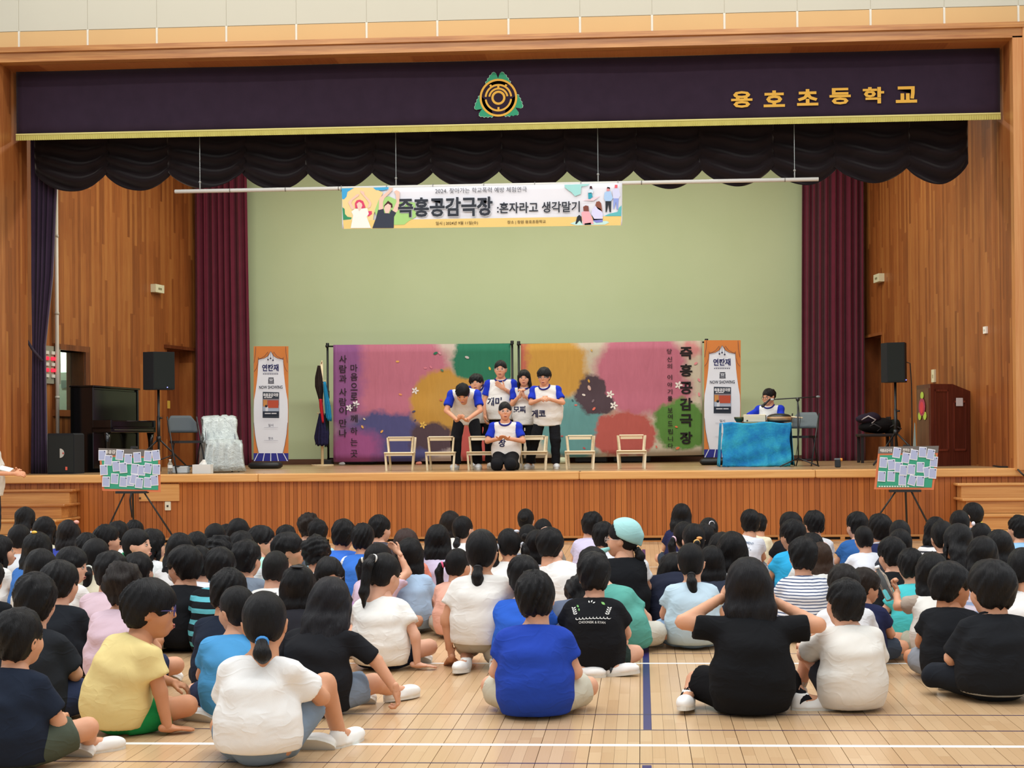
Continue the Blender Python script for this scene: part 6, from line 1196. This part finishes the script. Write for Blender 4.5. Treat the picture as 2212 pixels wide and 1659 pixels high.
# ------------------------------------------------------------------ the audience
TOP = .13
BOW = dict(SEAT, bel=(0, -.01, .2), che=(0, .07, .3), nec=(0, .15, .36), head=(0, .24, .4), shl=(-.135, .1, .345), shr=(.135, .1, .345), ell=(-.2, .2, .2), elr=(.2, .2, .2))
def kid(x, y, label, T=.76, yaw=None, hair='boy', shirt='#e8e8e4', J=SEAT, **kw):
    rk = random.Random(label); yaw = rk.uniform(-.15, .15) if yaw is None else math.radians(yaw)
    hs = kw.pop('hs', 1.1) * 1.06; Jn = {k: np.array(v, float) for k, v in J.items()}; jit = kw.pop('lean', (0, 0))
    for k in ('bel', 'che', 'nec', 'head', 'shl', 'shr', 'ell', 'elr'): Jn[k] = Jn[k] + np.array([jit[0], jit[1], 0]) * (Jn[k][2] - Jn['pel'][2]) * (1.6 if k == 'head' else 1.5)
    zt = Jn['head'][2] + TOP * hs; sc = T / zt; p = PZ(x, y, T); hd = rz(-yaw) @ (Jn['head'] * sc); loc = np.array([p[0] - hd[0], p[1] - hd[1], 0.])
    s = F / p[1]; lod = 0 if s > 370 or 'gl' in kw and s > 300 else 1; vox = kw.pop('vox', .0132 if s > 370 else .0205 if s > 270 else .026)
    kw.setdefault('hseed', rk.randrange(4)); kw.setdefault('hy', rk.uniform(-.2, .2)); kw.setdefault('hp', rk.uniform(-.12, .12)); kw.setdefault('hr', rk.uniform(-.08, .08)); kw.setdefault('skin', rk.choice(('#d9a98c', '#d3a080', '#dcae94')))
    kw.setdefault('pants', rk.choice(('#23262e', '#39424f', '#b9b2a2', '#2c3550', '#8a8f98')))
    return person(label, loc, yaw, Jn, sc, lod=lod, hs=hs, hair=hair, shirt=shirt, vox=vox, **kw)
W1, K1 = '#e9e7e2', '#17181b'
rad = math.radians
# ---- front ring, one by one
kid(42, 1310, 'child in navy T-shirt and olive shorts at far left front corner', .71, 12, 'boy', '#1c2433', pants='#4b5347', pf=.8, J=dict(SEAT, knr=(.27, .2, .16), anr=(.17, .36, .05), elr=(.2, .08, .21), wrr=(.1, .24, .2), tor=(.6, .8, 0)), hseed=1, hy=.1, sf=.75)
JY = dict(SEAT, pel=(0, 0, .1), bel=(.05, -.03, .23), che=(.09, .0, .36), nec=(.12, .05, .46), head=(.14, .1, .605), shl=(-.03, .03, .42), shr=(.23, .0, .4), ell=(-.05, .2, .26), wrl=(.06, .32, .2), elr=(.27, .03, .22), wrr=(.29, .06, .035), knr=(.28, .2, .12), knl=(-.2, .3, .12), anr=(.0, .33, .05), anl=(.12, .4, .05))
kid(325, 1247, 'child in yellow T-shirt and green shorts turning right in purple glasses', .765, 26, 'bowl', '#e3cf8e', J=JY, hy=.85, pants='#1f8a4a', pf=.72, gl='#4a3f7a', handr='flat', hrr=((.5, .85, -.12), (.1, .1, 1)), hseed=0, hs=1.14, skin='#c48d68', hp=.05)
JW = dict(SEAT, che=(-.02, .02, .36), knr=(.2, .27, .3), anr=(.24, .36, .05), tor=(.3, 1, 0), elr=(.24, .12, .27), wrr=(.14, .32, .24), ell=(-.2, .1, .22))
kid(572, 1273, 'child in white T-shirt and denim shorts with blue hair scrunchie', .77, 6, 'lowpony', '#e6e6e4', J=JW, L=.05, tie='#3f8fd6', pants='#7d90a4', pf=.7, hp=.15, hy=-.25, hseed=1, sf=.7, skin='#c99674', hem=.07)
JB = dict(SEAT, bel=(.0, -.03, .22), che=(.02, .0, .335), nec=(.03, .06, .425), head=(.045, .11, .55), shl=(-.12, .04, .38), shr=(.16, .02, .39), elr=(.31, .05, .27), wrr=(.42, .03, .12), knr=(.26, .18, .13), anr=(.32, .36, .06), tor=(.6, .8, 0))
kid(712, 1246, 'child in black T-shirt reaching the right hand to the floor', .71, 4, 'long', '#1b1c20', J=JB, L=.24, hairc='#17161a', pants='#7f8ea0', pf=.75, handr='pinch', hrr=((.15, .1, -1), (1, 0, 0)), hp=.3, hseed=2, sf=.9, hem=.02)
kid(830, 1192, 'child in white blouse with long ponytail leaning on right arm', .73, 10, 'highpony', '#ecebe6', J=dict(SEAT, elr=(.24, -.02, .22), wrr=(.24, .0, .035), knr=(.26, .2, .12)), L=.2, tie='#d8d8d4', pants='#20283c', pf=.6, handr='flat', hrr=((.9, .3, -.1), (.1, .1, 1)), hp=.25, hy=.35, hseed=3)
kid(1041, 1139, 'child in white T-shirt and beige shorts kneeling with low ponytail', .88, 0, 'lowpony', '#e6e4df', J=dict(KNEEL, ell=(-.22, -.02, .3), wrl=(-.19, .02, .06)), L=.17, tie='#1b1b1e', pants='#b3a995', pf=.7, hseed=1, handl='flat', hl=((-.3, .8, -.5), (0, .3, 1)), hem=.16, skin='#cf9c7c')
kid(1157, 1229, 'child in royal blue T-shirt and beige shorts at centre front', .755, 2, 'boy', '#2443a8', pants='#c6c3b2', pf=.85, J=dict(SEAT, ell=(-.21, .03, .22), elr=(.21, .03, .22)), hseed=0, fat=1.06, hy=.0, hp=0, hr=-.1, hem=.015)
JC = dict(SEAT, knl=(-.27, .08, .13), anl=(-.1, -.14, .05), tol=(1, -.1, 0), knr=(.25, .15, .1), anr=(.1, -.1, .05), tor=(1, -.05, .12))
PCH = kid(1283, 1191, 'child in black T-shirt with leafy white back print and white shoes', .738, 2, 'boy', '#15161a', J=JC, pants='#2b3a36', pf=.6, hseed=2, socks='#4a5058', shoes='#f2f2f0', hp=.05, hem=.03, fat=1.04)
JT = dict(SEAT, ell=(-.33, .0, .44), elr=(.33, .0, .42), wrl=(-.12, .1, .55), wrr=(.12, .1, .53), knl=(-.25, .18, .12), anl=(-.3, .1, .06), tol=(-.2, -1, .1), knr=(.2, .2, .12), anr=(.26, .06, .05), tor=(1, .1, 0))
kid(1617, 1201, 'child in loose black T-shirt lifting long hair with both hands', .81, -2, 'long', '#141518', J=JT, L=.3, hairc='#141316', pants='#111114', pf=.9, handl='relax', handr='relax', hl=((.6, .2, .75), (0, -1, .2)), hrr=((-.6, .2, .75), (0, -1, .2)), hseed=1, fat=1.08, sf=.72, socks='#1a1a1e', hem=.01, hp=.0, shoes='#efefec')
JV = dict(SEAT, bel=(0, -.04, .22), head=(-.01, .07, .585), knl=(-.16, .25, .28), knr=(.12, .28, .28), anl=(-.22, .3, .05), anr=(.08, .4, .05), tol=(-.6, .8, 0), tor=(0, 1, 0), ell=(-.22, .18, .28), wrl=(-.18, .34, .3), elr=(.2, .12, .22))
kid(1824, 1246, 'child in loose white T-shirt hugging both knees at right front', .69, -10, 'boy', '#dedbd4', J=JV, hseed=3, pants='#3a3a40', pf=.6, socks='#cfc9bb', hy=-.1, fat=1.03, sf=.8, hem=.015)
PBB = kid(2140, 1206, 'child in black shirt and grey-trimmed black trousers at right front', .76, -3, 'bowl', '#1a1c20', J=dict(SEAT, ell=(-.23, .06, .22), elr=(.23, .06, .22), knl=(-.3, .16, .11), knr=(.3, .16, .11)), pants='#1c2027', pf=1.6, hseed=1, fat=1.16, hs=1.24, sf=.9, hem=.05, collar='#1a1c20')
# ---- left block
T_ = '#7fd0d8'
kid(77, 1234, 'child in charcoal T-shirt behind the navy child at left', 0.77, 6, 'boy', '#22252a', hseed=2, hy=-.25, fat=1.06, sf=.8)
kid(131, 1208, 'child in black T-shirt whose black hair shows its crown whorl', 0.725, 4, 'bowl', '#1c2026', hseed=0, sf=.8)
kid(268, 1213, 'child with tousled brown hair in pale pink shirt behind yellow-shirt child', 0.735, 15, 'curly', '#d6bcc8', hairc='#1d1613', hseed=1)
kid(241, 1188, 'child in light pink shirt with bare ear beside the ponytail child', 0.725, 5, 'boy', '#d9bfc9', hseed=3, hy=.1)
kid(300, 1191, 'child with rounded black hair behind the tousled brown head', 0.69, 0, 'boy', '#3a3f48', hseed=1)
kid(90, 1184, 'child with smooth shoulder-length hair in row behind charcoal child', 0.715, 0, 'bob', '#d8d6d0', L=.14)
kid(156, 1180, 'child with long hair and fringe glancing back to the right', 0.69, 20, 'long', '#e6e4e0', L=.26, hy=1.1, hp=.15)
kid(207, 1160, 'child with low ponytail in cream shirt left of pink-shirt child', 0.730, 0, 'lowpony', '#dcd6bc', L=.16, tie='#dfe3d8', hs=1.14)
kid(189, 1149, 'child with messy black hair behind the cream-shirt ponytail child', 0.68, 0, 'boy', '#5c6672')
kid(82, 1147, 'child with rainbow hair clip on black bob at left', 0.730, 10, 'bob', '#3d6fb5', L=.06, clip=(0, -.05, .125, '#e6b84a'))
kid(2, 1154, 'child in white T-shirt cut off by the left picture edge', 0.690, 30, 'bob', '#e8e6e0', L=.1, hy=.6)
kid(-28, 1202, 'child in black T-shirt mostly outside the left picture edge', 0.720, 0, 'boy', '#16181c')
kid(43, 1131, 'child with pink scrunchie and side pigtail in pale grey shirt', 0.710, 0, 'sidepony', '#c9ccd0', L=.17, tie='#e79aa8')
kid(56, 1094, 'long-haired child at far left in front of wooden steps', 0.715, 5, 'long', '#dfe0e2', L=.2, hy=.3)
kid(97, 1115, 'long-haired child in beige top near the left steps', 0.710, 5, 'long', '#c3bda6', L=.16)
kid(149, 1122, 'long-haired child with pink hair bobble in blue top', 0.705, 5, 'long', '#3a48a0', L=.2, hairc='#120f10', clip=(.075, -.02, .1, '#eaa592', (.026, .02, .018)))
kid(232, 1131, 'child in collared grey shirt looking right below left easel', 0.710, 15, 'boy', '#6a6d80', hy=.6)
kid(256, 1124, 'child with tousled black hair just under the left easel leg', 0.705, 0, 'boy', '#e0e0dd')
kid(291, 1122, 'child whose black hair top shows right of left easel leg', 0.66, 0, 'boy', '#4a4f5a')
kid(297, 1139, 'child in mint shirt seen in right profile with green hair tie', 0.730, 35, 'lowpony', '#a8dcca', L=.08, hy=1., hp=-.05, tie='#3fc98a')
kid(330, 1141, 'long-haired child in white shirt beyond the mint-shirt child', 0.700, 20, 'long', '#e4e8ea', L=.22, hy=.5)
kid(397, 1176, 'child in black T-shirt with glasses and white face mask', 0.725, -5, 'bowl', '#181a1e', hy=-.95, gl='#2a2630', mask=True, hseed=2, hs=1.14)
kid(430, 1177, 'child in white shirt just right of the masked child', 0.69, 10, 'boy', '#e6e8ee', hy=-.5)
kid(389, 1150, 'child with smooth black hair in front of the masked child', 0.710, 0, 'bob', '#d0d0d0', L=.1)
kid(426, 1147, 'child with centre-parted black hair left of braided child', 0.66, 0, 'bob', '#b9bcc6', L=.1)
kid(465, 1128, 'child with braided hair and light blue hair tie', 0.710, 0, 'braids', '#7a6fb0', L=.1, tie='#9ccbe6')
kid(515, 1119, 'child with long straight hair before the stage front at left', 0.710, 0, 'long', '#c8c8cc', L=.2)
kid(491, 1131, 'child half hidden between the braided and the straight-haired children', 0.62, 0, 'boy', '#d8b8a8')
kid(475, 1157, 'child with curly black hair in the left block', 0.715, 0, 'curly', '#4a5a6a')
kid(522, 1146, 'child with wavy hair beside the curly-haired child', 0.715, 0, 'boy', '#cfd6da')
kid(477, 1180, 'child in black shirt with turquoise stripes', 0.725, 5, 'boy', '#15191e', smat=cloth('#15191e', stripes=('#5fb6c4', .075, .42)), hseed=1)
kid(495, 1225, 'child in dark navy T-shirt behind the light blue shirt', 0.72, 8, 'boy', '#1e2636', hseed=0)
kid(533, 1164, 'child in slate grey T-shirt with short hair', 0.730, 5, 'boy', '#74808f', hseed=3)
kid(510, 1262, 'child in bright light-blue T-shirt behind the white-shirt child', 0.690, -5, 'lowpony', '#4f9bd3', hy=-.8, L=.02, hs=1.06)
kid(566, 1134, 'child with glasses in mint shirt seen in right profile', 0.710, 30, 'boy', '#a9dccb', hy=1., gl='#3a3036')
kid(618, 1133, 'child whose wavy black hair shows behind the light-mint child', 0.66, 0, 'boy', '#57616e')
kid(624, 1148, 'child in light mint shirt turned to the right', 0.730, 30, 'bowl', '#a5dcd6', hy=.9, hseed=3)
kid(667, 1108, 'child with messy brownish hair near the stage front', 0.710, 0, 'curly', '#a9c8d8', hairc='#221a16')
kid(687, 1121, 'child in pale blue shirt beside the messy-haired child', 0.68, 0, 'boy', '#9fc9d6')
kid(685, 1157, 'child with curly hair in white shirt', 0.715, 0, 'curly', '#e4e6e4', hseed=2)
kid(742, 1120, 'child in sky blue T-shirt before the stage front', 0.74, 5, 'boy', '#3f74d6', hseed=2)
kid(784, 1129, 'child in blue jersey with white and navy shoulder stripe', 0.715, 5, 'boy', '#3b74cf', sleeve='#e4e8ee', hseed=0)
POUR = kid(595, 1187, 'child with shaved fuzzy head in white printed T-shirt', 0.69, 0, 'buzz', '#e3e2df', hairc='#141311', hp=.1, hy=0, hr=.1)
kid(645, 1217, 'child with long smooth hair and hair clip facing the stage', 0.68, 0, 'long', '#26262c', L=.2, hseed=3, hs=1.16, clip=(0, -.06, .125, '#2a2a2e', (.04, .012, .008)))
kid(712, 1202, 'child in lilac shirt leaning back with forehead toward the camera', 0.66, 150, 'long', '#b48fc0', L=.24, hp=.12, hy=.1, gl='#6a5a5a')
kid(821, 1111, 'child in charcoal T-shirt glancing right before the stage', 0.705, 10, 'boy', '#4a4852', hy=.5)
kid(878, 1140, 'child with brownish hair in coral shirt', 0.705, 0, 'bob', '#e08a76', L=.14, hairc='#3a2a26')
kid(884, 1160, 'child with bob hair in pale blue shirt with white chest stripes', 0.705, 0, 'bob', '#a9c4e0', L=.16, hseed=2)
kid(820, 1170, 'child with side ponytail holding one hand to the forehead', 0.69, 15, 'sidepony', '#d3bcd0', L=.22, hy=.5, tie='#e8e2d2', J=dict(SEAT, elr=(.2, .16, .5), wrr=(.12, .16, .66)), hrr=((-.5, .2, .4), (0, 1, 0)))
kid(945, 1132, 'child with long black hair in lilac hoodie', 0.715, 0, 'long', '#cbbfd8', L=.18)
kid(973, 1102, 'child with loose long hair nearest the stage front centre', 0.710, 0, 'long', '#e0dcd2', L=.2, hairc='#1a1513')
kid(1001, 1112, 'child with side ponytail in white top before the stage', 0.710, 10, 'lowpony', '#e8e8e6', L=.14, hy=.3)
kid(990, 1182, 'child with pink and orange hair bobbles in peach shirt', 0.65, 10, 'sidepony', '#e6b09c', L=.2, tie='#f0628c', hy=.3)
kid(1099, 1139, 'child with silver-clipped pigtails in white top', 0.720, 0, 'pigtails', '#e6e4e0', L=.14, tie='#b9bcc4', clip=(.055, -.05, .1, '#c9ccd6'))
kid(1136, 1097, 'child with small bun nearest the stage front', 0.710, 0, 'bun', '#c6c2b8', hs=1.02)
kid(1141, 1130, 'child with straight centre parting below the small bun', 0.700, 0, 'bun', '#8a8f9c', hs=1.02)
kid(1173, 1118, 'child with straight centre parting right of the small bun', 0.700, 0, 'pigtails', '#9a9086', L=.1, hs=1.02)
kid(1160, 1143, 'child with long hair raising the right arm', 0.69, 0, 'long', '#b9b9c4', L=.2, J=dict(SEAT, elr=(.2, .1, .52), wrr=(.1, .12, .7)), handr='fist')
kid(1187, 1138, 'child in white T-shirt leaning far to the right', 0.73, 8, 'bowl', '#e3e3e1', lean=(-.25, .05), hseed=2, hs=1.12)
kid(1131, 1197, 'child in bright blue T-shirt behind the royal blue child', 0.72, 5, 'boy', '#2f62cc', hseed=1)
kid(1279, 1103, 'child in pale lilac shirt leaning right before the stage', 0.710, 10, 'boy', '#c9c2dc', hy=.2, hr=.2)
kid(1304, 1125, 'child with black hair beside the pale lilac shirt', 0.705, 0, 'boy', '#d8dbe4')
kid(1256, 1243, 'curly-haired child in slate shirt bowing left of the black printed T-shirt', .54, 5, 'curly', '#5a6478', J=BOW, hp=.6)
kid(1283, 1179, 'child in teal shirt leaning right behind the black printed T-shirt', 0.705, 5, 'boy', '#5aa296', lean=(-.3, .02), pants='#c9c6ba')
PHS = kid(1342, 1121, 'child in pale teal headscarf and black vest seen in left profile', 0.84, -20, 'lowpony', '#e4e6e6', J=KNEEL, hy=-1., gl='#b9a9a4', pants='#20263a', pf=1.9, L=.06, smat=cloth('#15171b'), sleeve='#e2e4e6', hs=1.08)
# ---- right block
kid(1472, 1087, 'child with long hair in navy top before the stage', 0.715, 0, 'long', '#242648', L=.2, hseed=1)
kid(1477, 1124, 'child with pigtail in pale grey top stretching a bare knee left', 0.710, -10, 'pigtails', '#cfd0d2', L=.2, tie='#eec4d4', J=dict(SEAT, knl=(-.35, .1, .16), anl=(-.28, .32, .05)), pants='#e3c69a', pf=.5)
kid(1497, 1128, 'child with fruit hair clip on half-up hair', 0.73, 0, 'pony', '#8a86a0', L=.1, tie='#e3b56a', clip=(.02, -.115, .025, '#e6a25e'))
kid(1521, 1129, 'child with smooth hair between hair-clip child and ponytail child', 0.69, 0, 'bob', '#b9b2c2', L=.08)
kid(1529, 1116, 'child with ponytail and white hair tie before the stage', 0.705, 0, 'highpony', '#6a5f86', L=.14, tie='#eae6ee', hs=1.02)
kid(1493, 1170, 'child in pale blue T-shirt with low ponytail', 0.72, 0, 'lowpony', '#b9d0de', L=.14, tie='#141416', pants='#8aa9cc', hseed=3)
kid(1455, 1192, 'child in navy hood left of the pale blue T-shirt', .57, 0, 'bob', '#1c2133', L=.08, J=BOW)
kid(1537, 1177, 'child with dark parted hair right of the pale blue T-shirt', 0.64, 0, 'bob', '#2f3544', L=.1)
kid(1581, 1146, 'child with long black hair in white T-shirt leaning left', 0.730, -5, 'long', '#e3e6ea', L=.22, hseed=2, lean=(-.16, 0), hs=1.14)
kid(1558, 1148, 'child with long hair behind the white T-shirt child', 0.69, 0, 'long', '#3a3d4a', L=.2)
PMV = kid(1621, 1099, 'child in white printed T-shirt before the stage', 0.710, 5, 'boy', '#dfe4ee', hy=0, hseed=1, lean=(.12, 0))
kid(1640, 1108, 'child in cream shirt hidden behind the white printed T-shirt', 0.62, 5, 'boy', '#e6e0c4', lean=(.1, 0))
kid(1706, 1104, 'child with long black hair in black top before the stage', 0.710, -10, 'long', '#15161a', L=.18, hy=-.5)
kid(1711, 1120, 'child in bright cyan T-shirt', 0.725, -15, 'boy', '#2fa4d6', hy=-.3, hseed=2)
PMT = kid(1756, 1102, 'child in white T-shirt with blue and orange back emblem', 0.705, -12, 'boy', '#e2e3e6', hy=-.3, hseed=0)
kid(1734, 1158, 'child in white T-shirt with thin navy stripes', 0.730, 0, 'boy', '#dfe1e6', smat=cloth('#dfe1e6', stripes=('#4a5878', .021, .34)), hseed=2, fat=1.04)
kid(1752, 1150, 'child whose hair shows just behind the thin-striped T-shirt', 0.66, 0, 'boy', '#d9dad8')
kid(1772, 1170, 'child with brown hair in pale shirt right of thin stripes', 0.61, 0, 'bob', '#dcdcd8', L=.05, hairc='#3a2a20')
PBP = kid(1850, 1104, 'child in blue T-shirt with black square back print', 0.705, -8, 'boy', '#2f5f9e', hy=-.25, hseed=3, fat=1.06)
kid(1866, 1134, 'child in white shirt half hidden by the navy collared child', 0.64, -10, 'buzz', '#e0e4ec')
kid(1899, 1108, 'child in navy polo with white striped collar', 0.725, -10, 'boy', '#232a52', collar='#d8dae0', hseed=1, hy=-.2, hs=1.14)
kid(1943, 1121, 'child with dark hair just under the right easel', 0.705, 0, 'buzz', '#3c404a')
kid(1943, 1139, 'child with cropped hair behind the navy collared child', 0.705, 0, 'buzz', '#2a2d36')
PJK = kid(1925, 1158, 'child in black jacket with yellow shoulder tab', 0.69, -8, 'boy', '#16191c', hy=-.25, hseed=2)
kid(1823, 1216, 'child with brown-black hair right behind the knee-hugging child', 0.67, 0, 'boy', '#e4e4e6', hairc='#191412', hseed=1, hs=1.16)
kid(1868, 1225, 'child with brown hair in navy top looking right', 0.6, 25, 'bowl', '#232848', hairc='#201610', hy=.8)
kid(1966, 1183, 'child in turquoise T-shirt', 0.65, -12, 'boy', '#4cc0c6', pants='#8a8d92', hseed=0, J=dict(SEAT, ell=(-.24, .06, .22)))
PBT = kid(2014, 1190, 'child in beige and white top holding up a bottle', 0.69, -8, 'bob', '#e3e1da', L=.01, sleeve='#a99a8c', J=dict(SEAT, ell=(-.23, .14, .36), wrl=(-.2, .26, .47), knl=(-.3, .16, .13)), pants='#b7b7a4', pf=.6, socks='#1f2740', hseed=1, hs=1.16, handl='fist', hl=((-.3, .3, .9), (-.6, .6, 0)))
kid(2054, 1211, 'child in black T-shirt and glasses turned to the right', 0.7, 15, 'bowl', '#191b1f', hy=.85, gl='#6a5a50', hseed=2, hs=1.16, skin='#c98f6a')
kid(2020, 1115, 'child in black and white striped top below right easel', 0.675, 0, 'long', '#e4e4e4', smat=cloth('#e2e2e2', stripes=('#2a2c34', .05, .3)), L=.14)
kid(2035, 1122, 'child in black top beside the striped top', 0.735, 0, 'lowpony', '#1b1c20', L=.1)
kid(2072, 1100, 'child with smooth black hair near the right steps', 0.720, 0, 'lowpony', '#50545e', L=.1)
kid(2098, 1083, 'child with yellow hair tie in front of the right steps', 0.725, -20, 'lowpony', '#565c66', L=.2, tie='#e3d24a', hy=-.5)
kid(2066, 1130, 'child with windswept long hair and bare ear', 0.735, -10, 'long', '#2a2a30', L=.22, hy=-.4, hr=.25, hp=.2)
kid(2117, 1127, 'child with white hairband below the right steps', 0.67, 0, 'pony', '#a99fb4', L=.12, tie='#e6e2ea', clip=(-.06, .0, .115, '#e9e4ee', (.012, .03, .02)))
kid(2121, 1156, 'child with half-up hair and pastel striped strap', 0.715, 0, 'long', '#d9cfe0', smat=cloth('#dcd3e2', stripes=('#9fb4dc', .06, .4)), L=.18)
kid(2156, 1143, 'child with very long hair in pale pink top at right', 0.715, 0, 'long', '#e2cdd2', L=.28)
kid(2199, 1111, 'child in light blue and navy top at right edge by steps', 0.700, -10, 'boy', '#8fbbe0', hy=-.3, hs=1.0)
kid(2209, 1180, 'child in white T-shirt with thin black braid at right edge', 0.725, 0, 'braid', '#e8e6e4', L=.26, hs=1.14)

# ------------------------------------------------------------------ prints, clips and things in hands
def back_print(P, body, dz, h, hexc, width=None, bold=.015, dx=0.):
    c = P['W'](P['J']['che']) ; ax = P['Rc'][:, 0]; up = P['Rc'][:, 2]; n = -P['Rc'][:, 1]
    return print_text('lettering', body, P['shirt'], hexc, c + up * dz + ax * dx, h, ax, up, n, P['root'], bold, width)
def back_poly(P, name, pts, hexc, off=.003):
    c = P['W'](P['J']['che']); n = len(pts); cx_ = np.mean(pts, 0); V = [tuple(cx_)] + [tuple(p) for p in pts]; Fc = [(0, i + 1, (i + 1) % n + 1) for i in range(n)]
    return on_surface(name, (V, Fc), P['shirt'], mat(hexc, .7, .2, 0), c, P['Rc'][:, 0], P['Rc'][:, 2], -P['Rc'][:, 1], P['root'], off)
def leaf(cx, cz, L, wd, a): return [(cx + L * (t * math.cos(a)) - wd * math.sin(t * math.pi) * s * math.sin(a), cz + L * t * math.sin(a) + wd * math.sin(t * math.pi) * s * math.cos(a)) for s, ts in ((1, (0, .25, .5, .75, 1)), (-1, (.75, .5, .25))) for t in ts]
back_print(PMV, 'MOVEMENT', .03, .026, '#7a8aa0', .15); back_print(PMV, 'CA', -.09, .026, '#7a8aa0', dx=-.05)
for i in range(7): back_poly(PMV, 'print', leaf(-.05 + .016 * i, -.04 + .012 * (i % 3), .016, .006, .5 + i), '#8f9cab')
back_print(POUR, 'our', .055, .028, '#4a4a4e', bold=0.); back_print(POUR, 'aro', .02, .028, '#4a4a4e', bold=0., dx=.02)
back_poly(PBP, 'print', [(-.01, .02), (.1, .02), (.1, -.1), (-.01, -.1)], '#15161a'); back_print(PBP, 'BLACKPINK', .045, .02, '#e4e0e4', .12, dx=.03)
for i in range(4): back_poly(PBP, 'print', [(.02 + i * .018, -.08), (.03 + i * .018, -.08), (.03 + i * .018, -.02 - .01 * (i % 2)), (.02 + i * .018, -.02)], '#8a9298', .005)
em = [(math.cos(t) * .062 + .045, math.sin(t) * .055) for t in np.linspace(0, 2 * math.pi, 22, endpoint=False)]
back_poly(PMT, 'emblem', em, '#e8926e'); back_poly(PMT, 'emblem', [(x * .93 + .003, z * .93) for x, z in em], '#dfe0e6', .0045)
back_poly(PMT, 'emblem', [(-.012, -.03), (-.01, .01), (.0, .012), (.004, .028), (.012, .012), (.02, .02), (.026, .042), (.032, .02), (.045, .024), (.052, .05), (.058, .02), (.07, .022), (.078, .036), (.082, .012), (.1, .008), (.1, -.03)], '#4a6fc4', .006)
back_print(PMT, 'Mets', -.018, .03, '#ec7f5a', .085, .02, dx=.05)
# leafy print and lettering on the black T-shirt
for (x, z, L, wd, a, hx) in ((-.085, .045, .022, .006, 2.2, '#6fae62'), (-.08, .02, .02, .005, 1.8, '#6fae62'), (.075, .062, .03, .008, 2.5, '#7fb86a'), (-.01, .075, .018, .004, 1.2, '#e4e4e0'), (-.02, .072, .018, .004, 1.9, '#e4e4e0'), (0., .07, .018, .004, .5, '#e4e4e0')): back_poly(PCH, 'leaf_print', leaf(x, z, L, wd, a), hx)
for bx_ in (-.105, .09):
    for i in range(4):
        for sg in (-1, 1): back_poly(PCH, 'leaf_print', leaf(bx_ + .004 * i * (1 if bx_ > 0 else -1), .0 + .013 * i, .017, .0042, math.pi / 2 + sg * .9), '#dedeDA'.lower())
V_ = []; 
for i in range(60):
    t = i / 59 * 10 * 2 * math.pi; V_.append((-.105 + .021 * t / 6.283 + .006 * math.cos(t), -.032 + .006 * math.sin(t) + .0015 * (i / 10)))
st_v = []; st_f = []
for i, (x, z) in enumerate(V_): st_v += [(x, z), (x + .002, z + .004)]
st_f = [(2 * i, 2 * i + 2, 2 * i + 3, 2 * i + 1) for i in range(59)]
on_surface('curl_print', (st_v, st_f), PCH['shirt'], mat('#e4e4e0', .7, .2, 0), PCH['W'](PCH['J']['che']), PCH['Rc'][:, 0], PCH['Rc'][:, 2], -PCH['Rc'][:, 1], PCH['root'])
back_print(PCH, 'CHOONSIK & RYAN', -.052, .015, '#dcdcd8', .16, .0)
# head scarf: cap over the hair and two ribbons by the chin
H4 = PHS['HW']; L0 = np.array(PHS['root'].location)
v, f_ = sdf_mesh([('el', (0, -.022, .036), (.102, .118, .106), None, .01), ('-el', (.0, .115, -.01), (.14, .15, .135), None, .01), ('rc', (0, -.115, .02), (0, -.12, -.07), .035, .008, .02)], .009, [((0, .5, -1), -.02)])
link('headscarf', make_mesh('headscarf', v @ H4[:3, :3].T + H4[:3, 3] - L0, f_, True, [cloth('#9fcfce', .15)]), PHS['root'])
v, f_ = sdf_mesh([('rc', (-.05, .07, -.06), (-.03, .14, -.09), .012, .024, .01), ('rc', (-.03, .14, -.09), (.0, .17, -.13), .024, .008, .01)], .008)
link('scarf_ribbon', make_mesh('scarf_ribbon', v @ H4[:3, :3].T + H4[:3, 3] - L0, f_, True, [cloth('#8fcac6', .15)]), PHS['root'])
# water bottle held by the beige and white child
wr = PBT['W'](PBT['J']['wrl']); 
bottle('water_bottle', 'clear plastic bottle with white cap held up beside turquoise shirt', wr + np.array([-.03, .02, -.07]), .24, .036, '#dfe8ea', '#f2f4f4', ry(-.4))

back_poly(PJK, 'shoulder_tab', [(.05, .03), (.058, .034), (.07, .0), (.062, -.004)], '#e2d64a')
q = MB(); q.tube([PBB['W']((math.cos(a) * .2, math.sin(a) * .16 - .005, .062 - .012 * math.sin(a) * -1)) for a in np.linspace(math.pi * 1.06, math.pi * 1.94, 24)], .009, 6); q.build('waist_trim', cloth('#8b8a84'), PBB['root'], True)
